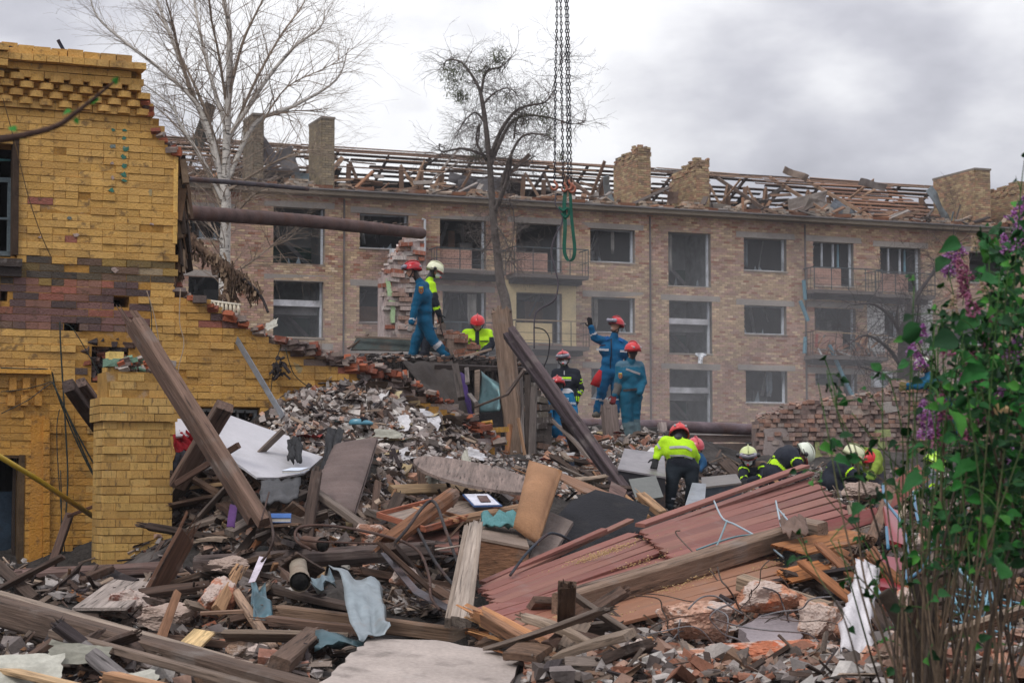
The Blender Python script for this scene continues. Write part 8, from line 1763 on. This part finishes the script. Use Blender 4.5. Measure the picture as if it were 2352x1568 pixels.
# lilac bush in the near right foreground
def leaf_mesh(seed):
    r_ = random.Random(seed); acc = Acc(); V = []; n = 6; fold = r_.uniform(.25, .8); curl = r_.uniform(-.6, .9)
    prof = [0.0, .27, .38, .37, .28, .13, .0]
    for i, w in enumerate(prof):
        x = i/6; z = -curl*x*x*.5
        if i == 0: x = .05
        V += [(x, -w, z+w*fold), (x, -w*.5, z+w*fold*.5+.015), (x, 0, z), (x, w*.5, z+w*fold*.5+.015), (x, w, z+w*fold)]
    V = [(x, y+.04*noise.noise(Vector((x*4, y*4, seed))), z+.10*noise.noise(Vector((x*4, y*4, seed+5)))) for x, y, z in V]
    F = [(i*5+j, (i+1)*5+j, (i+1)*5+j+1, i*5+j+1) for i in range(6) for j in range(4)]
    b = len(V); V += [(-.35, 0, .02), (-.35, .02, 0), (.05, .02, 0), (.05, -.02, 0)]; F.append((b, b+1, b+2, b+3))
    return np.array(V, np.float32), F
def lilac():
    rr = random.Random(12); e_ = empty('lilac_bush', P(2180, 1620, 8.2), 'green lilac bush with purple flower heads filling the right foreground', 'bush')
    LM = [leaf_mesh(k) for k in range(7)]; meshes = []
    for V, F in LM: acc = Acc(); acc.add(V, F); meshes.append(acc.mesh('leaf', M_leaf, smooth=True))
    # stems: (pixel polyline, distance, base radius px)
    grn = lin(64, 96, 48); brn = lin(104, 88, 72); dkb = lin(72, 62, 54)
    tops = []; stems = []
    hand = [([(2040, 1600), (1985, 1380), (1940, 1180), (1905, 1000), (1872, 880)], 7.6, 6), ([(2075, 1600), (2010, 1380), (1985, 1240), (1960, 1050), (1925, 930), (1895, 850)], 7.9, 6), ([(2090, 1600), (2060, 1400), (2010, 1220), (1975, 1080), (1925, 960), (1900, 880), (1890, 820)], 8.2, 7), ([(1990, 1600), (1930, 1420), (1880, 1330), (1842, 1235)], 7.4, 5), ([(2095, 1600), (2070, 1380), (2048, 1200), (2032, 1000), (2020, 860)], 7.8, 6),
            ([(2110, 1600), (2100, 1400), (2080, 1200), (2060, 1000), (2052, 870)], 8.3, 6), ([(2060, 1590), (2020, 1400), (1950, 1300), (1900, 1240)], 7.5, 5), ([(2130, 1600), (2150, 1300), (2165, 1000), (2160, 800), (2150, 700)], 7.9, 7), ([(2160, 1600), (2200, 1300), (2220, 1000), (2200, 800), (2190, 640)], 8.1, 7), ([(2190, 1600), (2230, 1350), (2270, 1000), (2280, 750), (2270, 560)], 8.0, 7),
            ([(2210, 1600), (2260, 1300), (2310, 1000), (2330, 700), (2330, 440)], 7.8, 8), ([(2120, 1600), (2140, 1400), (2200, 1100), (2260, 850), (2320, 640)], 7.6, 8), ([(2240, 1600), (2290, 1350), (2350, 1150), (2400, 900)], 7.7, 8), ([(2300, 1600), (2260, 1300), (2210, 1050), (2165, 880), (2130, 740)], 7.9, 7), ([(2340, 1600), (2300, 1400), (2240, 1150), (2180, 950), (2120, 800)], 8.2, 7),
            ([(2400, 1500), (2330, 1250), (2240, 1000), (2140, 850), (2095, 775)], 7.7, 6), ([(2400, 1350), (2300, 1100), (2250, 900), (2240, 760)], 7.6, 7), ([(2420, 1250), (2340, 1000), (2300, 800), (2300, 620)], 7.6, 7), ([(2180, 1600), (2110, 1350), (2090, 1150), (2100, 950), (2110, 820)], 8.0, 6), ([(2100, 1560), (2040, 1300), (1900, 1140), (1880, 1080)], 8.1, 4), ([(2200, 1300), (2080, 1150), (1960, 1050), (1880, 1010)], 8.0, 3), ([(2352, 1350), (2200, 1200), (2050, 1060), (1965, 950)], 8.3, 4)]
    for px, D, r in hand: stems.append((px, D, r))
    for k in range(66):
        x0 = rr.gauss(2190, 90); xt = x0+rr.gauss(60, 110); yt = rr.uniform(620, 1150) if xt > 2100 else rr.uniform(950, 1250); ym = 1600*.5+yt*.5
        stems.append(([(x0, 1610), (x0+(xt-x0)*.35+rr.gauss(0, 15), ym+80), (xt+rr.gauss(0, 10), yt)], rr.uniform(7.3, 9.0), rr.uniform(3, 7.5)))
    pts_all = []
    for i, (px, D, r) in enumerate(stems):
        k = D/FPX; dz = rr.uniform(-.35, .35); pts = [P(x, y, D+dz*j/max(1, len(px)-1)) for j, (x, y) in enumerate(px)]
        pts = [p+Vector((rr.gauss(0, .01), rr.gauss(0, .02), 0)) for p in pts]; C_ = catmull(pts, 6); n = len(C_); acc = Acc()
        rad = [max(.0022, r*k*.55*(1-.72*j/n)) for j in range(n)]; tube(acc, C_, rad, 6, (1, 1, 1)); c0 = np.array(dkb if rr.random() < .3 else brn); zt = np.linspace(0, 1, n).repeat(6)[:, None]
        t = np.clip((zt-.45)*2.5, 0, 1); acc.c[0] = (c0*(1-t)+np.array(grn)*t).astype(np.float32)
        acc.build('stem', M_bark, e_, smooth=True); pts_all.append(C_)
    # thick old trunk
    acc = Acc(); C_ = limb(acc, [(2150, 1640), (2125, 1540), (2090, 1460), (2052, 1390), (2030, 1358)], 8.4, .055, .03, dkb, rr); acc.build('old_trunk', M_bark, e_, smooth=True)
    acc = Acc(); limb(acc, [(2145, 1640), (2150, 1500), (2120, 1380), (2100, 1330)], 8.6, .05, .03, lin(60, 52, 48), rr); acc.build('old_trunk', M_bark, e_, smooth=True)
    # side twigs + leaves
    tw = Acc(); leaves = []
    def add_leaf(p, d, s): leaves.append((p, d, s))
    for C_, (px, D, r) in zip(pts_all, stems):
        n = len(C_)
        for i in range(int(n*.25), n):
            x, y = proj(C_[i]); dens = 0
            if y < 1330: dens = .35
            if x > 2120 and y < 1150: dens = .42
            if x > 2250: dens = .95 if y < 1250 else .3
            if x < 2120: dens = .2
            if x < 2010: dens = .17 if i > n*.5 else .1
            if y > 1330: dens = .06
            if r < 5 and x > 2100: dens *= .8
            for _ in range(2):
                if rr.random() < dens*.85:
                    d = Vector((rr.gauss(0, 1), rr.gauss(0, .8), rr.gauss(.3, .5))).normalized(); L = rr.uniform(.02, .13); q = C_[i]+d*L
                    tube(tw, [C_[i], C_[i]+d*L*.5+Vector((0, 0, .006)), q], [.0025, .002, .0015], 4, grn); add_leaf(q, (d+Vector((0, 0, -.5))).normalized(), rr.uniform(.032, .062))
                    if rr.random() < .7: add_leaf(C_[i]+d*L*.6, (d+Vector((rr.gauss(0, 1), rr.gauss(0, 1), -.4))).normalized(), rr.uniform(.028, .055))
    # denser foliage masses to the right
    for k in range(1000):
        x = 2360-abs(rr.gauss(0, 105)); y = rr.uniform(520, 1290)
        if x < 2140 or (y < 700 and x < 2250): continue
        p = P(x, y, rr.uniform(7.4, 8.8)); add_leaf(p, Vector((rr.gauss(0, 1), rr.gauss(0, 1), rr.gauss(-.5, .5))).normalized(), rr.uniform(.034, .066))
    for (x, y, s) in ((2205, 778, .12), (2120, 755, .11), (2130, 860, .13), (2250, 730, .11), (2300, 640, .10), (2270, 850, .12), (2330, 960, .12), (2180, 940, .12), (2130, 1100, .11), (2250, 1060, .12), (2210, 560, .09), (2175, 590, .08), (2300, 1280, .13), (1985, 1160, .07), (1905, 1005, .06), (1925, 1000, .06), (1912, 1055, .07), (2010, 1120, .07), (1880, 1025, .06)):
        add_leaf(P(x, y, rr.uniform(7.2, 7.6)), Vector((rr.gauss(0, 1), -.3, -.3)).normalized(), s)
    gl = [lin(28, 86, 32), lin(34, 98, 34), lin(20, 66, 26), lin(62, 122, 42), lin(36, 90, 42), lin(18, 54, 26), lin(40, 84, 44)]
    leaves = [q for q in leaves if not ((proj(q[0])[0]-2108)**2+((proj(q[0])[1]-862)*1.2)**2 < 2600 and rr.random() < .8)]
    order = sorted(leaves, key=lambda q: -q[2]/q[0].y); print('leaves', len(leaves))
    big = order[:300]; rest = order[300:]
    def LMx(p, d, s):
        x = d.normalized(); y = Vector((rr.gauss(0, .6), rr.gauss(0, .6), 0))+x.orthogonal(); y = (y-x*y.dot(x)).normalized(); z = x.cross(y)
        if z.z < 0: y = -y; z = -z
        return Matrix(((x.x*s, y.x*s, z.x*s, p.x), (x.y*s, y.y*s, z.y*s, p.y), (x.z*s, y.z*s, z.z*s, p.z), (0, 0, 0, 1)))
    for p, d, s in big: link('leaf', rr.choice(meshes), LMx(p, d, s), e_, np.array(rr.choice(gl))*rr.uniform(.7, 1.15))
    la = Acc()
    for p, d, s in rest:
        M_ = np.array(LMx(p, d, s)); V, F = rr.choice(LM); la.add(V@M_[:3, :3].T+M_[:3, 3], F, np.array(rr.choice(gl))*rr.uniform(.6, 1.15))
    tag(la.build('leaves', M_leafA, e_, smooth=True), kind='stuff'); tag(tw.build('leaf_stalks', M_bark, e_), kind='stuff')
    # flower heads
    fl = [(2185, 590, 1.2, 0), (2200, 570, .8, 0), (2175, 610, .9, 0), (2210, 620, 1.0, 1), (2345, 480, 1.2, 0), (2340, 540, 1.0, 0), (2148, 965, 1.2, 0), (2165, 935, 1.0, 1), (2128, 975, 1.1, 0), (2150, 1000, .9, 1), (2230, 840, 1.2, 1), (2245, 865, 1.0, 1), (2120, 765, .7, 0), (2095, 800, .6, 0), (2330, 800, 1.1, 0), (2190, 700, .7, 2), (2230, 700, .9, 1), (2215, 660, .9, 1), (2260, 660, .6, 2), (2180, 790, .9, 1), (2110, 825, .7, 0), (2160, 900, .8, 1), (2290, 720, .8, 1), (2300, 900, .8, 0), (2240, 560, .6, 2), (2215, 1000, .7, 1), (1918, 905, .4, 0), (2120, 940, .9, 0), (2265, 780, .8, 1), (2310, 560, .8, 0), (2252, 950, .7, 1), (2325, 1050, .8, 0)]
    pc = [[lin(150, 84, 150), lin(186, 140, 190), lin(120, 60, 112)], [lin(150, 84, 110), lin(170, 110, 140), lin(120, 56, 84)], [lin(190, 170, 140), lin(150, 130, 100), lin(170, 140, 130)]]
    for x, y, s, kd in fl:
        p = P(x, y, rr.uniform(7.4, 8.0)); acc = Acc(); C = []; A_ = []; S_ = []; K = []; ax = Vector((rr.gauss(0, .3), rr.gauss(0, .2), 1)).normalized(); ln = .10*s; n = int(150*s*(.5 if kd == 2 else 1))
        for k in range(n):
            t = rr.random(); rd = .030*s*(1-t*.75)+.003; a = rr.uniform(0, 6.28); rj = rd*rr.uniform(.5, 1.1); u = ax.orthogonal().normalized(); v = ax.cross(u)
            C.append(p+ax*(t-.5)*ln+u*math.cos(a)*rj+v*math.sin(a)*rj); q = frame3(Vector((rr.gauss(0, 1), rr.gauss(0, 1), rr.gauss(0, 1)))); A_.append(q); z = rr.uniform(.0025, .0052); S_.append((z, z*.8, z*.5)); K.append(np.array(rr.choice(pc[kd]))*rr.uniform(.7, 1.2))
        boxes(acc, C, np.array(A_), S_, K); tube(acc, [p-ax*ln*.8, p+ax*ln*.4], .002, 4, grn)
        if s > .4: acc.build('flower_head', M_flower, e_)
    # broken off pale stump
    acc = Acc(); tube(acc, [P(2290, 945, 7.6), P(2350, 930, 7.7)], [.03, .022], 8, lin(80, 64, 52)); acc.build('cut_branch', M_bark, e_)
    acc = Acc(); tube(acc, [P(2292, 940, 7.55), P(2330, 934, 7.6)], [.022, .016], 8, lin(200, 166, 122)); acc.build('cut_face', M_bark, e_)
lilac()
def near_twig():
    rr = random.Random(2); e_ = empty('near_branch', P(-60, 340, 5.2), 'blurred thin branch with a few young leaves reaching in at the upper left', 'branch')
    acc = Acc(); limb(acc, [(-120, 345), (-20, 325), (60, 310), (130, 290), (180, 255), (230, 215), (262, 188)], 5.2, .0125, .003, lin(66, 50, 44), rr); acc.build('twig', M_bark, e_, smooth=True)
    V, F = leaf_mesh(3); acc = Acc(); acc.add(V, F); me = acc.mesh('leaf', M_leaf, smooth=True)
    for x, y, s, dx, dz in ((165, 255, .03, -1, -.3), (205, 240, .035, .7, .5), (60, 320, .03, -.6, .5), (38, 302, .03, -.7, .4), (175, 268, .022, .2, -1), (262, 195, .026, .4, 1)):
        x_ = Vector((dx, .2, dz)).normalized(); y_ = x_.orthogonal().normalized(); z_ = x_.cross(y_); p = P(x, y, 5.2)
        link('leaf', me, Matrix(((x_.x*s, y_.x*s, z_.x*s, p.x), (x_.y*s, y_.y*s, z_.y*s, p.y), (x_.z*s, y_.z*s, z_.z*s, p.z), (0, 0, 0, 1))), e_, lin(50, 120, 44))
near_twig()
print('plants', time.time()-T0)
# ================================================================== crane chains, hooks and sling, cables
def rig():
    D = 31; e_ = empty('chain_sling', P(1290, 430, D), 'four leg crane chain sling with orange hooks hanging from above', 'chain')
    acc = Acc(); p = .034; w = .0165; r = .0095
    path = [Vector((0, math.cos(a)*w*(1), math.sin(a)*(p-w)*1.0 if False else math.sin(a)*p*.95)) for a in np.linspace(0, 6.2832, 13)]
    tube(acc, [Vector((0, v.y, v.z)) for v in path], r, 5, (1, 1, 1), cap=False); lm = acc.mesh('link', M_iron, smooth=True)
    lines = [((1279, -50), (1279, 50), (1276, 180), (1274, 420)), ((1286, -50), (1289, 60), (1290, 200), (1294, 425)), ((1298, -50), (1301, 80), (1302, 200), (1305, 422)), ((1301, -50), (1305, 60), (1308, 200), (1312, 420))]
    total = 0
    for li, ln in enumerate(lines):
        q = link('chain', None, WM[e_.name].copy(), e_); pts = catmull([P(x, y, D+li*.05) for x, y in ln], 30)
        seglen = p*1.55*1.15; acc_l = 0; k = 0; last = pts[0]
        for a, b in zip(pts[:-1], pts[1:]):
            L = (b-a).length; t = seglen-acc_l
            while t <= L:
                c = a.lerp(b, t/L); d = (b-a).normalized(); x = Vector((1, 0, 0)); x = (x-d*x.dot(d)).normalized(); y = d.cross(x)
                if k % 2: x, y = y, -x
                c_ = Matrix(((x.x, y.x, d.x, c.x), (x.y, y.y, d.y, c.y), (x.z, y.z, d.z, c.z), (0, 0, 0, 1)))
                if total < 290: link('link', lm, c_, q, lin(30, 32, 44)); 
                total += 1; k += 1; t += seglen
            acc_l = L-(t-seglen)
    print('links', total)
    for x, y, s in ((1273, 428, 1), (1296, 432, .9), (1306, 428, 1), (1314, 434, 1)):
        acc = Acc(); c = P(x, y, D-.02); k = D/FPX*s; pts = [c+Vector((math.sin(a)*7*k, 0, math.cos(a)*8*k)) for a in np.linspace(.3, 4.9, 12)]; pts = [c+Vector((0, 0, 15*k))]+pts
        tube(acc, pts, [2.4*k, 3*k, 3.6*k, 3.4*k, 2.4*k, 1.2*k], 8, (1, 1, 1)); acc.build('hook', M_gloss, e_, smooth=True, color=lin(150, 84, 60))
    # green webbing sling
    def ribbon(acc, pts, w, tw):
        C_ = catmull([P(*q) for q in pts], 8); V = []; n = len(C_)
        for i, c in enumerate(C_):
            a = tw*i/n; d = Vector((math.cos(a), math.sin(a), 0)); V += [c-d*w/2, c+d*w/2, c-d*w/2+Vector((0, .008, 0)), c+d*w/2+Vector((0, .008, 0))]
        F = []
        for i in range(n-1): b = i*4; F += [(b, b+1, b+5, b+4), (b+2, b+6, b+7, b+3), (b, b+4, b+6, b+2), (b+1, b+3, b+7, b+5)]
        acc.add([tuple(v) for v in V], F)
    acc = Acc(); ribbon(acc, [(1300, 430, D), (1296, 470, D), (1298, 520, D), (1296, 570, D), (1300, 590, D), (1308, 600, D), (1317, 592, D), (1320, 570, D), (1316, 530, D), (1312, 490, D), (1310, 450, D), (1306, 430, D)], .06, .7)
    o = acc.build('webbing_sling', M_cloth, None, color=lin(34, 92, 76)); tag(o, 'green webbing sling looped over the orange hooks', 'sling')
    acc = Acc(); tube(acc, catmull([P(1284, 476, D), P(1294, 484, D-.02), P(1304, 478, D-.03), P(1306, 492, D), P(1298, 500, D), P(1290, 490, D)], 4), .02, 8); kn = acc.build('knot', M_cloth, o, smooth=True, color=lin(34, 92, 76))
    acc = Acc(); tube(acc, catmull([P(1277, 445, D), P(1276, 470, D), P(1290, 492, D), P(1290, 515, D), P(1276, 540, D), P(1266, 580, D), P(1276, 620, D), P(1282, 655, D), P(1272, 690, D), P(1240, 710, D+.1), P(1228, 730, D+.1), P(1227, 800, D+.1)], 8), .012, 8); tag(acc.build('cable', M_cloth, None, smooth=True, color=lin(84, 78, 84)), 'grey cable dangling from the hooks down to the charred beam', 'cable')
    acc = Acc(); tube(acc, catmull([P(1228, 752, D), P(1250, 758, D), P(1262, 780, D), P(1258, 820, D), P(1245, 850, D)], 6), .010, 8); tag(acc.build('cable', M_cloth, None, smooth=True, color=lin(46, 44, 48)), 'short black cable arching over the charred beam beside the balcony', 'cable')
rig()
def cables():
    L = [([(150, 1310), (140, 1200), (130, 1060), (128, 980), (134, 940)], 'dark cable hanging straight down the yellow wall'), ([(134, 740), (136, 800), (142, 900), (148, 1000), (152, 1100), (146, 1200), (134, 1300)], 'black cable dropping from the square hole past the doorway'), ([(146, 745), (165, 760), (190, 800), (215, 845), (232, 880)], 'cable curving from the square hole behind the brick pier'), ([(0, 846), (60, 848), (112, 852), (124, 890), (150, 960), (190, 1050), (222, 1110)], 'cable bundle running off the door ledge to the brick pier'), ([(118, 880), (150, 950), (180, 1020), (216, 1100)], 'second cable of the bundle slanting to the brick pier'), ([(122, 890), (170, 990), (222, 1085)], 'third cable of the bundle slanting to the brick pier'),
         ([(0, 900), (40, 896), (80, 888), (118, 876)], 'thin wire strung across the dentils over the door'), ([(0, 950), (60, 920), (100, 890), (120, 878)], 'wire sagging down to the left over the door'), ([(3, 230), (30, 330), (60, 450), (90, 540), (112, 590)], 'thin crack-like wire running down the upper yellow wall'), ([(340, 690), (345, 740), (343, 830)], 'thin pipe-like cable on the yellow wall right of the leaning timber top'), ([(410, 665), (408, 740), (418, 790), (405, 850), (404, 905)], 'pale wire hanging beside the broken corner'), ([(332, 670), (350, 730), (362, 800)], 'short yellow cord above the brick pier'), ([(640, 800), (625, 850), (618, 900)], 'dark cords hanging from the sloping wall top'), ([(650, 800), (670, 860), (712, 895)], 'thin cord drooping right on the sloping wall'), ([(135, 1080), (137, 1180), (132, 1250)], 'loose end of wire beside the black cable')]
    for i, (px, lab) in enumerate(L):
        pts = []
        for x, y in px: a, h = FY.F(x, y); pts.append(FY.W(a, h, .07+.02*(i % 3)))
        acc = Acc(); tube(acc, catmull(pts, 6), .009 if i in (1, 3, 4, 5) else .0055, 6); tag(acc.build('cable', M_cloth, None, smooth=True, color=lin(52, 58, 54) if i not in (8, 10, 11) else (lin(96, 76, 50) if i == 8 else lin(170, 150, 130))), lab, 'cable')
    # cable clump and pieces on top of the yellow wall
    acc = Acc(); rr = random.Random(3)
    for k in range(26):
        a, h = FY.F(630+rr.gauss(0, 9), 850+rr.gauss(0, 14)); q = FY.W(a, h, .08+rr.uniform(0, .08)); obox(acc, q, q+Vector((rr.gauss(0, .04), 0, rr.gauss(0, .04))), rr.uniform(.02, .05), .02, (1, 1, 1), roll=rr.random()*3)
    tag(acc.build('fuse_box', M_dark, None, color=lin(60, 54, 54)), 'smashed dark electrical box dangling on the sloping yellow wall', 'electrical box')
    a, h = FY.F(154, 130); b, h2 = FY.F(133, 92); acc = Acc(); obox(acc, FY.W(a, h, 0), FY.W(b, h2, 0), .035, .03, (1, 1, 1)); tag(acc.build('bent_rod', M_iron, None, color=lin(44, 50, 66)), 'dark bent strip sticking up from the top of the yellow building', 'strip')
    a, h = FY.F(84, 124); b, h2 = FY.F(8, 114); acc = Acc(); obox(acc, FY.W(a, h, .02), FY.W(b, h2, .02), .3, .02, (1, 1, 1)); tag(acc.build('roof_flashing', M_iron, None, color=lin(50, 48, 56)), 'dark strip of roof flashing lying on top of the yellow building', 'flashing')
cables()
print('rig', time.time()-T0)
# ================================================================== haze
def build_haze():
    acc = Acc(); box(acc, (-70, -3, -1.5), (70, 125, 27)); o = acc.build('haze', None); tag(o, 'thin grey dust haze filling the air', None, None, 'stuff')
    m = bpy.data.materials.new('dust_haze'); m.use_nodes = True; nt = m.node_tree; nt.nodes.clear()
    out = nt.nodes.new('ShaderNodeOutputMaterial'); v = nt.nodes.new('ShaderNodeVolumePrincipled')
    v.inputs['Density'].default_value = 0.0005; v.inputs['Color'].default_value = (.93, .94, .97, 1); v.inputs['Anisotropy'].default_value = 0.2
    nt.links.new(v.outputs[0], out.inputs['Volume']); o.data.materials.append(m)
build_haze()
def dust():
    c = P(1560, 1010, 58); acc = Acc(); V = []; n, m_ = 24, 12
    for i in range(m_+1):
        for j in range(n): t = math.pi*i/m_; a = j/n*6.2832; V.append((c.x+15*math.sin(t)*math.cos(a), c.y+11*math.sin(t)*math.sin(a), c.z+6.0*math.cos(t)))
    acc.add(V, [(i*n+j, (i+1)*n+j, (i+1)*n+(j+1) % n, i*n+(j+1) % n) for i in range(m_) for j in range(n)]); o = acc.build('dust_cloud', None, smooth=True); tag(o, 'faint cloud of dust drifting behind the workers before the facade', 'dust', None, 'stuff')
    m = bpy.data.materials.new('dust_cloud'); m.use_nodes = True; nt = m.node_tree; nt.nodes.clear(); out = nt.nodes.new('ShaderNodeOutputMaterial'); v = nt.nodes.new('ShaderNodeVolumePrincipled')
    v.inputs['Density'].default_value = 0.008; v.inputs['Color'].default_value = (.93, .93, .95, 1); nt.links.new(v.outputs[0], out.inputs['Volume']); o.data.materials.append(m)
dust()
print('done', time.time()-T0, 'objects', len(bpy.data.objects))
